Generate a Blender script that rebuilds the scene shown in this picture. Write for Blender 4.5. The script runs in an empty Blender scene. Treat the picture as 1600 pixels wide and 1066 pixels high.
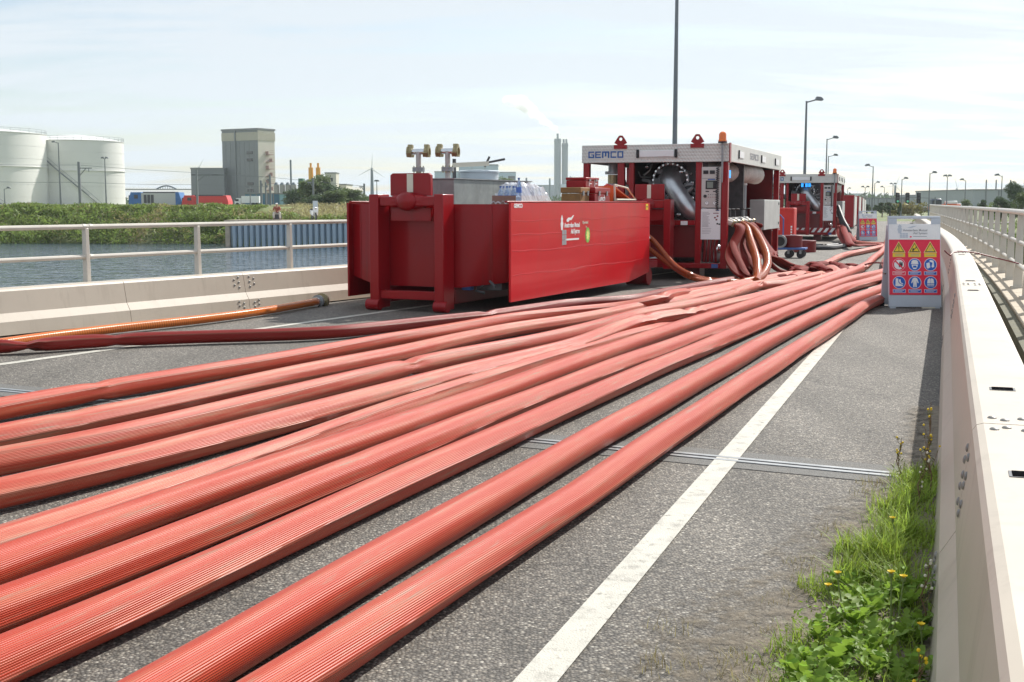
import bpy, bmesh, math, random
import numpy as np
from mathutils import Vector, Matrix, Euler
S = bpy.context.scene
C = S.collection
R = math.radians
PI = math.pi
random.seed(7); rng = np.random.default_rng(7)
# ---------------------------------------------------------------- camera, light, exposure
H = 1.55; FP = 1900.0; PITCH = math.atan(216/FP)
cam = bpy.data.cameras.new('camera'); co = bpy.data.objects.new('camera', cam); C.objects.link(co)
co.location = (0, 0, H); co.rotation_euler = (PI/2-PITCH, 0, 0)
cam.sensor_width = 36; cam.lens = FP/1600*36; cam.clip_start = .05; cam.clip_end = 12000
S.camera = co
SUN_AZ, SUN_EL = 40.0, 40.0      # azimuth clockwise from +Y, elevation
S.view_settings.view_transform = 'Standard'; S.view_settings.look = 'None'
S.view_settings.exposure = 0.28; S.view_settings.gamma = 1
S.view_settings.use_curve_mapping = False
W = bpy.data.worlds.new('World'); S.world = W; W.use_nodes = True
nt = W.node_tree; nt.nodes.clear()
def N(t, ty, **k):
    n = t.nodes.new(ty)
    for a, v in k.items():
        if a in ('op',): n.operation = v
        else: setattr(n, a, v)
    return n
out = N(nt, 'ShaderNodeOutputWorld'); bg = N(nt, 'ShaderNodeBackground'); sky = N(nt, 'ShaderNodeTexSky')
sky.sky_type = 'NISHITA'; sky.sun_disc = False; sky.sun_elevation = R(SUN_EL); sky.sun_rotation = R(SUN_AZ)
sky.air_density = 1.0; sky.dust_density = 1.0; sky.ozone_density = 1.2; sky.altitude = 0
bg.inputs[1].default_value = 0.11
tc = N(nt, 'ShaderNodeTexCoord'); sx = N(nt, 'ShaderNodeSeparateXYZ'); nt.links.new(tc.outputs['Generated'], sx.inputs[0])
ad = N(nt, 'ShaderNodeMath', op='ADD'); ad.inputs[1].default_value = .12; nt.links.new(sx.outputs[2], ad.inputs[0])
mx0 = N(nt, 'ShaderNodeMath', op='MAXIMUM'); mx0.inputs[1].default_value = .05; nt.links.new(ad.outputs[0], mx0.inputs[0])
dx = N(nt, 'ShaderNodeMath', op='DIVIDE'); nt.links.new(sx.outputs[0], dx.inputs[0]); nt.links.new(mx0.outputs[0], dx.inputs[1])
dy = N(nt, 'ShaderNodeMath', op='DIVIDE'); nt.links.new(sx.outputs[1], dy.inputs[0]); nt.links.new(mx0.outputs[0], dy.inputs[1])
cx = N(nt, 'ShaderNodeCombineXYZ'); nt.links.new(dx.outputs[0], cx.inputs[0]); nt.links.new(dy.outputs[0], cx.inputs[1])
mp = N(nt, 'ShaderNodeMapping'); mp.inputs['Rotation'].default_value = (0, 0, R(-25)); mp.inputs['Scale'].default_value = (.55, 1.7, 1)
nt.links.new(cx.outputs[0], mp.inputs[0])
cn = N(nt, 'ShaderNodeTexNoise'); cn.inputs['Scale'].default_value = 1.1; cn.inputs['Detail'].default_value = 9; cn.inputs['Roughness'].default_value = .6
cn.inputs['Distortion'].default_value = .5
nt.links.new(mp.outputs[0], cn.inputs['Vector'])
cr = N(nt, 'ShaderNodeValToRGB'); cr.color_ramp.elements[0].position = .36; cr.color_ramp.elements[0].color = (.22, .22, .22, 1)
cr.color_ramp.elements[1].position = .54; cr.color_ramp.elements[1].color = (.97, .97, .97, 1); nt.links.new(cn.outputs[0], cr.inputs[0])
mixc = N(nt, 'ShaderNodeMix'); mixc.data_type = 'RGBA'
nt.links.new(cr.outputs[0], mixc.inputs[0]); nt.links.new(sky.outputs[0], mixc.inputs[6]); mixc.inputs[7].default_value = (5.85, 6.4, 6.95, 1)
nt.links.new(mixc.outputs[2], bg.inputs[0]); nt.links.new(bg.outputs[0], out.inputs[0])
sun = bpy.data.lights.new('sun', 'SUN'); so = bpy.data.objects.new('sun', sun); C.objects.link(so)
sun.energy = 5.0; sun.angle = R(.53); sun.color = (1, .96, .89)
so.rotation_euler = (PI/2-R(SUN_EL), 0, PI-R(SUN_AZ))
so.location = (0, 0, 60)
# ---------------------------------------------------------------- picture <-> place
def ray(x, y):
    a = (x-800)/FP; b = -(y-533)/FP
    return (a, b*math.sin(PITCH)+math.cos(PITCH), b*math.cos(PITCH)-math.sin(PITCH))
def G(px, py, h=0.0):
    d = ray(px, py); t = (h-H)/d[2]; return Vector((d[0]*t, d[1]*t, h))
def P3(px, py, Y):
    d = ray(px, py); t = Y/d[1]; return Vector((d[0]*t, Y, H+d[2]*t))
# ---------------------------------------------------------------- materials
def newmat(name):
    m = bpy.data.materials.new(name); m.use_nodes = True; t = m.node_tree
    b = t.nodes['Principled BSDF']; return m, t, b
def mat(name, col, rough=.5, metal=0, var=.12, scale=3, bump=0, bscale=40, dirt=None, dirt_amt=.5, coat=0, spec=None, island=0):
    m, t, b = newmat(name)
    b.inputs['Roughness'].default_value = rough; b.inputs['Metallic'].default_value = metal
    if coat: b.inputs['Coat Weight'].default_value = coat; b.inputs['Coat Roughness'].default_value = .06
    if spec is not None: b.inputs['Specular IOR Level'].default_value = spec
    c = N(t, 'ShaderNodeTexCoord'); n = N(t, 'ShaderNodeTexNoise'); n.inputs['Scale'].default_value = scale; n.inputs['Detail'].default_value = 6
    n.inputs['Roughness'].default_value = .62
    t.links.new(c.outputs['Object'], n.inputs['Vector'])
    r = N(t, 'ShaderNodeMapRange'); r.inputs[1].default_value = .3; r.inputs[2].default_value = .7
    r.inputs[3].default_value = 1-var; r.inputs[4].default_value = 1+var; t.links.new(n.outputs[0], r.inputs[0])
    hsv = N(t, 'ShaderNodeHueSaturation'); hsv.inputs['Color'].default_value = (*col, 1); t.links.new(r.outputs[0], hsv.inputs['Value'])
    last = hsv.outputs[0]
    if island:
        g = N(t, 'ShaderNodeNewGeometry'); r2 = N(t, 'ShaderNodeMapRange'); r2.inputs[3].default_value = 1-island; r2.inputs[4].default_value = 1+island
        t.links.new(g.outputs['Random Per Island'], r2.inputs[0])
        ml = N(t, 'ShaderNodeMath', op='MULTIPLY'); t.links.new(r.outputs[0], ml.inputs[0]); t.links.new(r2.outputs[0], ml.inputs[1]); t.links.new(ml.outputs[0], hsv.inputs['Value'])
        r3 = N(t, 'ShaderNodeMapRange'); r3.inputs[3].default_value = .485; r3.inputs[4].default_value = .515
        t.links.new(g.outputs['Random Per Island'], r3.inputs[0]); t.links.new(r3.outputs[0], hsv.inputs['Hue'])
    if dirt:
        n2 = N(t, 'ShaderNodeTexNoise'); n2.inputs['Scale'].default_value = scale*1.7; n2.inputs['Detail'].default_value = 9; n2.inputs['Roughness'].default_value = .7
        t.links.new(c.outputs['Object'], n2.inputs['Vector'])
        rr = N(t, 'ShaderNodeMapRange'); rr.inputs[1].default_value = .52; rr.inputs[2].default_value = .75; rr.inputs[4].default_value = dirt_amt; t.links.new(n2.outputs[0], rr.inputs[0])
        mm = N(t, 'ShaderNodeMix'); mm.data_type = 'RGBA'; t.links.new(rr.outputs[0], mm.inputs[0]); t.links.new(last, mm.inputs[6]); mm.inputs[7].default_value = (*dirt, 1)
        last = mm.outputs[2]
    t.links.new(last, b.inputs['Base Color'])
    rv = N(t, 'ShaderNodeMapRange'); rv.inputs[3].default_value = max(.02, rough*.8); rv.inputs[4].default_value = min(1, rough*1.2); t.links.new(n.outputs[0], rv.inputs[0]); t.links.new(rv.outputs[0], b.inputs['Roughness'])
    if bump:
        n3 = N(t, 'ShaderNodeTexNoise'); n3.inputs['Scale'].default_value = bscale; n3.inputs['Detail'].default_value = 4; t.links.new(c.outputs['Object'], n3.inputs['Vector'])
        bp = N(t, 'ShaderNodeBump'); bp.inputs['Strength'].default_value = bump; bp.inputs['Distance'].default_value = .01; t.links.new(n3.outputs[0], bp.inputs['Height']); t.links.new(bp.outputs[0], b.inputs['Normal'])
    return m
def leafmat(name, col, island=.35, trans=.25):
    m = mat(name, col, .55, var=.2, scale=.6, island=island, spec=.3)
    t = m.node_tree; b = t.nodes['Principled BSDF']; o = [n for n in t.nodes if n.type == 'OUTPUT_MATERIAL'][0]
    tr = N(t, 'ShaderNodeBsdfTranslucent'); mx = N(t, 'ShaderNodeMixShader'); mx.inputs[0].default_value = trans
    t.links.new(b.inputs['Base Color'].links[0].from_socket, tr.inputs[0])
    t.links.new(b.outputs[0], mx.inputs[1]); t.links.new(tr.outputs[0], mx.inputs[2]); t.links.new(mx.outputs[0], o.inputs[0])
    return m
def asphalt():
    m, t, b = newmat('asphalt')
    c = N(t, 'ShaderNodeTexCoord')
    v = N(t, 'ShaderNodeTexVoronoi'); v.inputs['Scale'].default_value = 78; t.links.new(c.outputs['Object'], v.inputs['Vector'])
    vs = N(t, 'ShaderNodeSeparateColor'); t.links.new(v.outputs['Color'], vs.inputs[0])
    ra = N(t, 'ShaderNodeValToRGB'); el = ra.color_ramp.elements
    el[0].position = 0; el[0].color = (.13, .118, .104, 1); el[1].position = 1; el[1].color = (.56, .52, .45, 1)
    e = el.new(.45); e.color = (.215, .197, .173, 1); e = el.new(.75); e.color = (.27, .238, .20, 1); e = el.new(.93); e.color = (.38, .345, .29, 1)
    t.links.new(vs.outputs[0], ra.inputs[0])
    # dark binder between the stones
    dr = N(t, 'ShaderNodeMapRange'); dr.inputs[1].default_value = .25; dr.inputs[2].default_value = .62; dr.inputs[3].default_value = 1; dr.inputs[4].default_value = .46
    t.links.new(v.outputs['Distance'], dr.inputs[0])
    n = N(t, 'ShaderNodeTexNoise'); n.inputs['Scale'].default_value = .5; n.inputs['Detail'].default_value = 8; n.inputs['Roughness'].default_value = .65; t.links.new(c.outputs['Object'], n.inputs['Vector'])
    nr = N(t, 'ShaderNodeMapRange'); nr.inputs[1].default_value = .3; nr.inputs[2].default_value = .7; nr.inputs[3].default_value = .82; nr.inputs[4].default_value = 1.16; t.links.new(n.outputs[0], nr.inputs[0])
    ml = N(t, 'ShaderNodeMath', op='MULTIPLY'); t.links.new(dr.outputs[0], ml.inputs[0]); t.links.new(nr.outputs[0], ml.inputs[1])
    # darker worn tracks along the road, small stains, fine cracks
    mt = N(t, 'ShaderNodeMapping'); mt.inputs['Rotation'].default_value = (0, 0, R(19.6)); mt.inputs['Scale'].default_value = (1.3, .05, 1); t.links.new(c.outputs['Object'], mt.inputs[0])
    nt_ = N(t, 'ShaderNodeTexNoise'); nt_.inputs['Scale'].default_value = 1; nt_.inputs['Detail'].default_value = 5; t.links.new(mt.outputs[0], nt_.inputs['Vector'])
    tr_ = N(t, 'ShaderNodeMapRange'); tr_.inputs[1].default_value = .38; tr_.inputs[2].default_value = .62; tr_.inputs[3].default_value = .84; tr_.inputs[4].default_value = 1.1; t.links.new(nt_.outputs[0], tr_.inputs[0])
    ns = N(t, 'ShaderNodeTexNoise'); ns.inputs['Scale'].default_value = 2.3; ns.inputs['Detail'].default_value = 9; ns.inputs['Roughness'].default_value = .7; t.links.new(c.outputs['Object'], ns.inputs['Vector'])
    st = N(t, 'ShaderNodeMapRange'); st.inputs[1].default_value = .60; st.inputs[2].default_value = .70; st.inputs[3].default_value = 1; st.inputs[4].default_value = .68; t.links.new(ns.outputs[0], st.inputs[0])
    vd = N(t, 'ShaderNodeVectorMath', op='ADD'); vn = N(t, 'ShaderNodeVectorMath', op='SCALE'); vn.inputs[3].default_value = .5; t.links.new(ns.outputs['Color'], vn.inputs[0]); t.links.new(c.outputs['Object'], vd.inputs[0]); t.links.new(vn.outputs[0], vd.inputs[1])
    vc = N(t, 'ShaderNodeTexVoronoi'); vc.feature = 'DISTANCE_TO_EDGE'; vc.inputs['Scale'].default_value = .33; t.links.new(vd.outputs[0], vc.inputs['Vector'])
    ck = N(t, 'ShaderNodeMapRange'); ck.inputs[1].default_value = .0; ck.inputs[2].default_value = .0045; ck.inputs[3].default_value = .62; ck.inputs[4].default_value = 1; t.links.new(vc.outputs['Distance'], ck.inputs[0])
    for q_ in (tr_, st, ck):
        m_ = N(t, 'ShaderNodeMath', op='MULTIPLY'); t.links.new(ml.outputs[0], m_.inputs[0]); t.links.new(q_.outputs[0], m_.inputs[1]); ml = m_
    h = N(t, 'ShaderNodeHueSaturation'); t.links.new(ra.outputs[0], h.inputs['Color']); t.links.new(ml.outputs[0], h.inputs['Value'])
    t.links.new(h.outputs[0], b.inputs['Base Color']); b.inputs['Roughness'].default_value = .75
    b.inputs['Specular IOR Level'].default_value = .35
    bp = N(t, 'ShaderNodeBump'); bp.invert = True; bp.inputs['Strength'].default_value = .8; bp.inputs['Distance'].default_value = .006
    t.links.new(v.outputs['Distance'], bp.inputs['Height']); t.links.new(bp.outputs[0], b.inputs['Normal'])
    return m, h
def hosemat(name, col, dust=(.62, .40, .34), dustamt=.45, ribs=64, rough=.42, sheen=.09, grime=(.30, .20, .14), spec=.2):
    m, t, b = newmat(name)
    uv = N(t, 'ShaderNodeUVMap'); s = N(t, 'ShaderNodeSeparateXYZ'); t.links.new(uv.outputs[0], s.inputs[0])
    c = N(t, 'ShaderNodeTexCoord')
    # dust and scuffs stretched along the hose, in hose coordinates
    mpn = N(t, 'ShaderNodeMapping'); mpn.inputs['Scale'].default_value = (7, .55, 1); t.links.new(uv.outputs[0], mpn.inputs[0])
    n = N(t, 'ShaderNodeTexNoise'); n.inputs['Scale'].default_value = 1.3; n.inputs['Detail'].default_value = 10; n.inputs['Roughness'].default_value = .68
    t.links.new(mpn.outputs[0], n.inputs['Vector'])
    oi = N(t, 'ShaderNodeObjectInfo'); addv = N(t, 'ShaderNodeVectorMath', op='ADD'); mulv = N(t, 'ShaderNodeMath', op='MULTIPLY'); mulv.inputs[1].default_value = 40
    t.links.new(oi.outputs['Random'], mulv.inputs[0]); t.links.new(mpn.outputs[0], addv.inputs[0]); t.links.new(mulv.outputs[0], addv.inputs[1]); t.links.new(addv.outputs[0], n.inputs['Vector'])
    dr = N(t, 'ShaderNodeMapRange'); dr.inputs[1].default_value = .44; dr.inputs[2].default_value = .64; dr.inputs[3].default_value = dustamt*.12; dr.inputs[4].default_value = dustamt; t.links.new(n.outputs[0], dr.inputs[0])
    mx = N(t, 'ShaderNodeMix'); mx.data_type = 'RGBA'; mx.inputs[6].default_value = (*col, 1); mx.inputs[7].default_value = (*dust, 1); t.links.new(dr.outputs[0], mx.inputs[0])
    # brown-grey grime in places
    n2 = N(t, 'ShaderNodeTexNoise'); n2.inputs['Scale'].default_value = 2.6; n2.inputs['Detail'].default_value = 9; n2.inputs['Roughness'].default_value = .7; t.links.new(addv.outputs[0], n2.inputs['Vector'])
    gr = N(t, 'ShaderNodeMapRange'); gr.inputs[1].default_value = .56; gr.inputs[2].default_value = .68; gr.inputs[4].default_value = .7; t.links.new(n2.outputs[0], gr.inputs[0])
    mg = N(t, 'ShaderNodeMix'); mg.data_type = 'RGBA'; mg.inputs[7].default_value = (*grime, 1); t.links.new(gr.outputs[0], mg.inputs[0]); t.links.new(mx.outputs[2], mg.inputs[6])
    # ribs: fine ridges along the hose, broken by the weave
    a = N(t, 'ShaderNodeMath', op='MULTIPLY'); a.inputs[1].default_value = ribs*2*PI; t.links.new(s.outputs[0], a.inputs[0])
    sn = N(t, 'ShaderNodeMath', op='SINE'); t.links.new(a.outputs[0], sn.inputs[0])
    a2 = N(t, 'ShaderNodeMath', op='MULTIPLY'); a2.inputs[1].default_value = 2*PI/.010; t.links.new(s.outputs[1], a2.inputs[0])
    ah = N(t, 'ShaderNodeMath', op='MULTIPLY'); ah.inputs[1].default_value = .5; t.links.new(a.outputs[0], ah.inputs[0])
    asum = N(t, 'ShaderNodeMath', op='ADD'); t.links.new(a2.outputs[0], asum.inputs[0]); t.links.new(ah.outputs[0], asum.inputs[1])
    s2 = N(t, 'ShaderNodeMath', op='SINE'); t.links.new(asum.outputs[0], s2.inputs[0])
    s3 = N(t, 'ShaderNodeMath', op='MULTIPLY'); s3.inputs[1].default_value = .16; t.links.new(s2.outputs[0], s3.inputs[0])
    hh = N(t, 'ShaderNodeMath', op='ADD'); t.links.new(sn.outputs[0], hh.inputs[0]); t.links.new(s3.outputs[0], hh.inputs[1])
    bp = N(t, 'ShaderNodeBump'); bp.inputs['Strength'].default_value = .6; bp.inputs['Distance'].default_value = .0011
    t.links.new(hh.outputs[0], bp.inputs['Height']); t.links.new(bp.outputs[0], b.inputs['Normal'])
    # grooves between the ribs are darker
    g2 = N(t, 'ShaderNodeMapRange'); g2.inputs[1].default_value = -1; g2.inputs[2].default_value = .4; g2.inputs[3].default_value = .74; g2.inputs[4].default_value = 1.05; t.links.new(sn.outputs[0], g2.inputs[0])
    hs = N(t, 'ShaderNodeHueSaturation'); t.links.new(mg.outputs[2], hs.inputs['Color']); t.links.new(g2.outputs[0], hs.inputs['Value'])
    b.inputs['Sheen Weight'].default_value = sheen; b.inputs['Sheen Roughness'].default_value = .35; b.inputs['Sheen Tint'].default_value = (1, .72, .64, 1)
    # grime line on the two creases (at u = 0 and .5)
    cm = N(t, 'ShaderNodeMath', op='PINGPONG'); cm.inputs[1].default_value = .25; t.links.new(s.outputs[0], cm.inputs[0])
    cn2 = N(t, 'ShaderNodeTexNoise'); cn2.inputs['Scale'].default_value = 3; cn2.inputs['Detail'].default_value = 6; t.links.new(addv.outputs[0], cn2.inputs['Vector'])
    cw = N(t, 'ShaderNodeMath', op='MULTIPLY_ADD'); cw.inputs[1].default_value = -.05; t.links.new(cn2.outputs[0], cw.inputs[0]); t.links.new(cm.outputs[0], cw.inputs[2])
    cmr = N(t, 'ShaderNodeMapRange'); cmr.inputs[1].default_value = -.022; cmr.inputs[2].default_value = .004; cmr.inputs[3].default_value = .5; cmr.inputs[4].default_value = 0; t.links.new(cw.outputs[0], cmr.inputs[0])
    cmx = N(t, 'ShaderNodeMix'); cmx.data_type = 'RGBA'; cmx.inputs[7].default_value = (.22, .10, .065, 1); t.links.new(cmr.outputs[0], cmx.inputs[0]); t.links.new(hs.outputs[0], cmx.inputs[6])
    t.links.new(cmx.outputs[2], b.inputs['Base Color']); b.inputs['Roughness'].default_value = rough
    b.inputs['Specular IOR Level'].default_value = spec
    return m
M = {}
M['asphalt'], _h = asphalt()
M['asphalt_dark'] = mat('asphalt_dark', (.145, .14, .13), .8, var=.45, scale=90, bump=.8, bscale=120, dirt=(.3, .28, .25), dirt_amt=.5)
M['line'] = mat('line_paint', (.55, .525, .455), .65, var=.10, scale=5, bump=.5, bscale=120, dirt=(.22, .205, .18), dirt_amt=.9)
def wear(m, sc, lo, hi):
    t = m.node_tree; b = t.nodes['Principled BSDF']; c = N(t, 'ShaderNodeTexCoord'); n = N(t, 'ShaderNodeTexNoise'); n.inputs['Scale'].default_value = sc; n.inputs['Detail'].default_value = 10; n.inputs['Roughness'].default_value = .75
    t.links.new(c.outputs['Object'], n.inputs['Vector']); r = N(t, 'ShaderNodeMapRange'); r.inputs[1].default_value = lo; r.inputs[2].default_value = hi; r.inputs[3].default_value = 1; r.inputs[4].default_value = .25; t.links.new(n.outputs[0], r.inputs[0]); t.links.new(r.outputs[0], b.inputs['Alpha'])
wear(M['line'], 14, .56, .70)
def streaks(m, col, amt, sc=(5, 5, .5)):
    t = m.node_tree; b = t.nodes['Principled BSDF']; old = b.inputs['Base Color'].links[0].from_socket; c = N(t, 'ShaderNodeTexCoord'); mp_ = N(t, 'ShaderNodeMapping'); mp_.inputs['Scale'].default_value = sc
    t.links.new(c.outputs['Object'], mp_.inputs[0]); n = N(t, 'ShaderNodeTexNoise'); n.inputs['Scale'].default_value = 1; n.inputs['Detail'].default_value = 8; n.inputs['Roughness'].default_value = .7; t.links.new(mp_.outputs[0], n.inputs['Vector'])
    r = N(t, 'ShaderNodeMapRange'); r.inputs[1].default_value = .54; r.inputs[2].default_value = .72; r.inputs[4].default_value = amt; t.links.new(n.outputs[0], r.inputs[0])
    x = N(t, 'ShaderNodeMix'); x.data_type = 'RGBA'; x.inputs[7].default_value = (*col, 1); t.links.new(r.outputs[0], x.inputs[0]); t.links.new(old, x.inputs[6]); t.links.new(x.outputs[2], b.inputs['Base Color'])
M['barrier'] = mat('barrier_paint', (.51, .44, .355), .42, var=.05, scale=1.5, dirt=(.42, .36, .29), dirt_amt=.30, bump=.05, bscale=12)
M['rail'] = mat('rail_paint', (.60, .56, .49), .36, var=.05, scale=2, dirt=(.45, .38, .3), dirt_amt=.35)
M['concrete'] = mat('concrete', (.46, .39, .30), .85, var=.18, scale=2.2, bump=.5, bscale=60, dirt=(.2, .17, .12), dirt_amt=.5)
M['beam'] = mat('mossy_beam', (.12, .115, .075), .9, var=.35, scale=4, bump=.5, bscale=50)
M['steel'] = mat('galvanised_steel', (.34, .35, .355), .5, .6, var=.15, scale=6)
M['steel_dark'] = mat('dark_steel', (.09, .09, .095), .4, .6, var=.25, scale=8)
M['chrome'] = mat('bright_metal', (.68, .69, .70), .22, .95, var=.1, scale=7)
M['pipe'] = mat('brushed_pipe', (.56, .57, .58), .36, .85, var=.18, scale=5, dirt=(.35, .25, .2), dirt_amt=.3)
M['brass'] = mat('brass', (.36, .30, .17), .42, .75, var=.3, scale=18)
M['pipe_rust'] = mat('pipe_rusty', (.50, .47, .45), .5, .35, var=.15, scale=14, dirt=(.36, .20, .14), dirt_amt=.8)
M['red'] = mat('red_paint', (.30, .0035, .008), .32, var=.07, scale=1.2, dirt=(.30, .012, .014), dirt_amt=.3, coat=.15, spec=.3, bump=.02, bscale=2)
M['red_lit_side'] = mat('red_lit_side_paint', (.58, .004, .012), .25, var=.06, scale=1.0, coat=.18, spec=.25)  # lit copy of the darker shaded red; sunlight put into the colour
def wavy(m, sc, amt, dist=.02):
    t = m.node_tree; b = t.nodes['Principled BSDF']; c = N(t, 'ShaderNodeTexCoord'); mpn = N(t, 'ShaderNodeMapping'); mpn.inputs['Scale'].default_value = sc
    t.links.new(c.outputs['Object'], mpn.inputs[0]); n = N(t, 'ShaderNodeTexNoise'); n.inputs['Scale'].default_value = 1; n.inputs['Detail'].default_value = 1.5
    t.links.new(mpn.outputs[0], n.inputs['Vector']); bp = N(t, 'ShaderNodeBump'); bp.inputs['Strength'].default_value = amt; bp.inputs['Distance'].default_value = dist
    t.links.new(n.outputs[0], bp.inputs['Height']); t.links.new(bp.outputs[0], b.inputs['Normal']); t.links.new(bp.outputs[0], b.inputs['Coat Normal'])
wavy(M['red_lit_side'], (1, .5, 3.0), .16, .02)
M['darkred'] = mat('dark_red_paint', (.17, .004, .006), .4, var=.12, scale=2)
M['hole'] = mat('hole_black', (.008, .008, .009), .95, var=.05, spec=0)
M['black'] = mat('black_rubber', (.022, .022, .024), .55, var=.2, scale=10)
M['tread'] = mat('tread_plate', (.68, .67, .62), .45, .2, var=.06, scale=3)
def treadbump(m):
    t = m.node_tree; b = t.nodes['Principled BSDF']; c = N(t, 'ShaderNodeTexCoord'); mpn = N(t, 'ShaderNodeMapping'); mpn.inputs['Scale'].default_value = (22, 22, 22); mpn.inputs['Rotation'].default_value = (R(45), R(45), 0)
    t.links.new(c.outputs['Object'], mpn.inputs[0]); v = N(t, 'ShaderNodeTexVoronoi'); v.inputs['Scale'].default_value = 1; v.inputs['Randomness'].default_value = 0
    t.links.new(mpn.outputs[0], v.inputs['Vector']); bp = N(t, 'ShaderNodeBump'); bp.inputs['Strength'].default_value = .7; bp.inputs['Distance'].default_value = .02
    t.links.new(v.outputs['Distance'], bp.inputs['Height']); t.links.new(bp.outputs[0], b.inputs['Normal'])
treadbump(M['tread'])
M['panel'] = mat('control_panel_metal', (.56, .53, .50), .4, .3, var=.04)
M['white'] = mat('white_plastic', (.86, .86, .85), .4, var=.03, dirt=(.55, .53, .5), dirt_amt=.3)
M['signgrey'] = mat('sign_grey', (.54, .59, .65), .45, var=.06)
M['signred'] = mat('sign_red', (.82, .015, .06), .45, var=.03)
M['signyellow'] = mat('sign_yellow', (.86, .62, .03), .45, var=.03)
M['signblue'] = mat('sign_blue', (.012, .12, .52), .45, var=.03)
M['signblack'] = mat('sign_black', (.02, .02, .02), .5, var=.03)
M['print_grey'] = mat('print_grey', (.34, .34, .35), .5, var=.03)
M['tankgrey'] = mat('grey_steel_tank', (.27, .285, .275), .55, .3, var=.2, scale=4, dirt=(.42, .42, .38), dirt_amt=.5)
M['lid'] = mat('hatch_lid', (.50, .56, .60), .4, var=.06)
M['cream'] = mat('cream_strip', (.72, .68, .56), .5, var=.04)
M['amber'] = mat('amber_lens', (.85, .17, .01), .15, var=.05, coat=.5)
M['cardboard'] = mat('cardboard', (.30, .19, .15), .8, var=.1)
M['wood'] = mat('wood', (.30, .15, .05), .7, var=.2, scale=8)
M['orange'] = mat('orange_case', (.70, .12, .02), .4, var=.06)
M['duct'] = mat('pleated_duct', (.62, .58, .52), .7, var=.12, scale=8, dirt=(.35, .2, .12), dirt_amt=.5)
M['blue'] = mat('blue_paint', (.05, .13, .38), .4, var=.1)
M['bluetext'] = mat('blue_print', (.03, .12, .36), .5, var=.02)
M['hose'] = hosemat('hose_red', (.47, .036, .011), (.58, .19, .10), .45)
streaks(M['barrier'], (.30, .25, .19), .45); streaks(M['rail'], (.34, .27, .2), .4, (3, 3, 2)); streaks(M['red'], (.13, .02, .018), .55); streaks(M['red_lit_side'], (.36, .03, .03), .5, (2.5, 2.5, .35)); streaks(M['tankgrey'], (.16, .16, .15), .5)
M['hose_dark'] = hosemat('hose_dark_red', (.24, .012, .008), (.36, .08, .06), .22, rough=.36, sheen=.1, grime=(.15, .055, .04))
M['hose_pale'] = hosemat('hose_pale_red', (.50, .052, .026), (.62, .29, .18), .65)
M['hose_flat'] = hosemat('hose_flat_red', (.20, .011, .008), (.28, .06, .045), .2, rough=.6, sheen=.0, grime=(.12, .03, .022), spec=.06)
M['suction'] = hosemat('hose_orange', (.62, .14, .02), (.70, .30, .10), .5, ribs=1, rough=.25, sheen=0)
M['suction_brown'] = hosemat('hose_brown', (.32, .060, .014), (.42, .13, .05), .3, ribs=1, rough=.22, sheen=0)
# coil helix seen through the orange suction hose
def helix(m, pitch=.03, dark=.55):
    t = m.node_tree; b = t.nodes['Principled BSDF']; uv = N(t, 'ShaderNodeUVMap'); s = N(t, 'ShaderNodeSeparateXYZ'); t.links.new(uv.outputs[0], s.inputs[0])
    a = N(t, 'ShaderNodeMath', op='MULTIPLY'); a.inputs[1].default_value = 1/pitch; t.links.new(s.outputs[1], a.inputs[0])
    ad = N(t, 'ShaderNodeMath', op='ADD'); t.links.new(a.outputs[0], ad.inputs[0]); t.links.new(s.outputs[0], ad.inputs[1])
    p = N(t, 'ShaderNodeMath', op='PINGPONG'); p.inputs[1].default_value = .5; t.links.new(ad.outputs[0], p.inputs[0])
    r = N(t, 'ShaderNodeMapRange'); r.inputs[1].default_value = .05; r.inputs[2].default_value = .3; r.inputs[3].default_value = dark; r.inputs[4].default_value = 1.05; t.links.new(p.outputs[0], r.inputs[0])
    hs = N(t, 'ShaderNodeHueSaturation'); old = b.inputs['Base Color'].links[0].from_socket; t.links.new(old, hs.inputs['Color']); t.links.new(r.outputs[0], hs.inputs['Value']); t.links.new(hs.outputs[0], b.inputs['Base Color'])
    bp = N(t, 'ShaderNodeBump'); bp.inputs['Strength'].default_value = .6; bp.inputs['Distance'].default_value = .004; t.links.new(p.outputs[0], bp.inputs['Height']); t.links.new(bp.outputs[0], b.inputs['Normal'])
helix(M['suction'], .035); helix(M['suction_brown'], .05, .8)
M['leaf1'] = leafmat('leaf_mid', (.12, .16, .055), trans=.4); M['leaf2'] = leafmat('leaf_dark', (.07, .11, .045), trans=.35); M['leaf3'] = leafmat('leaf_yellowish', (.14, .15, .045))
M['bushleaf'] = leafmat('bank_leaf', (.19, .25, .06), .5, .45); M['reed'] = leafmat('reed', (.34, .29, .13), .35, .4)
M['grass'] = leafmat('grass_blade', (.30, .40, .06), .45, .5); M['drygrass'] = leafmat('dry_blade', (.36, .31, .15), .4, .3)
M['dandleaf'] = leafmat('dandelion_leaf', (.22, .34, .045), .45, .5); M['petal'] = mat('petal', (.85, .60, .01), .6, var=.1)
M['stem'] = mat('stem', (.16, .22, .06), .6, var=.15); M['stem_dry'] = mat('dry_stem', (.19, .11, .06), .7, var=.2)
M['bark'] = mat('bark', (.12, .10, .08), .9, var=.3, scale=5)
M['soil'] = mat('sandy_soil', (.20, .165, .12), .95, var=.3, scale=12, bump=.8, bscale=80, dirt=(.30, .27, .2), dirt_amt=.7)
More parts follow.
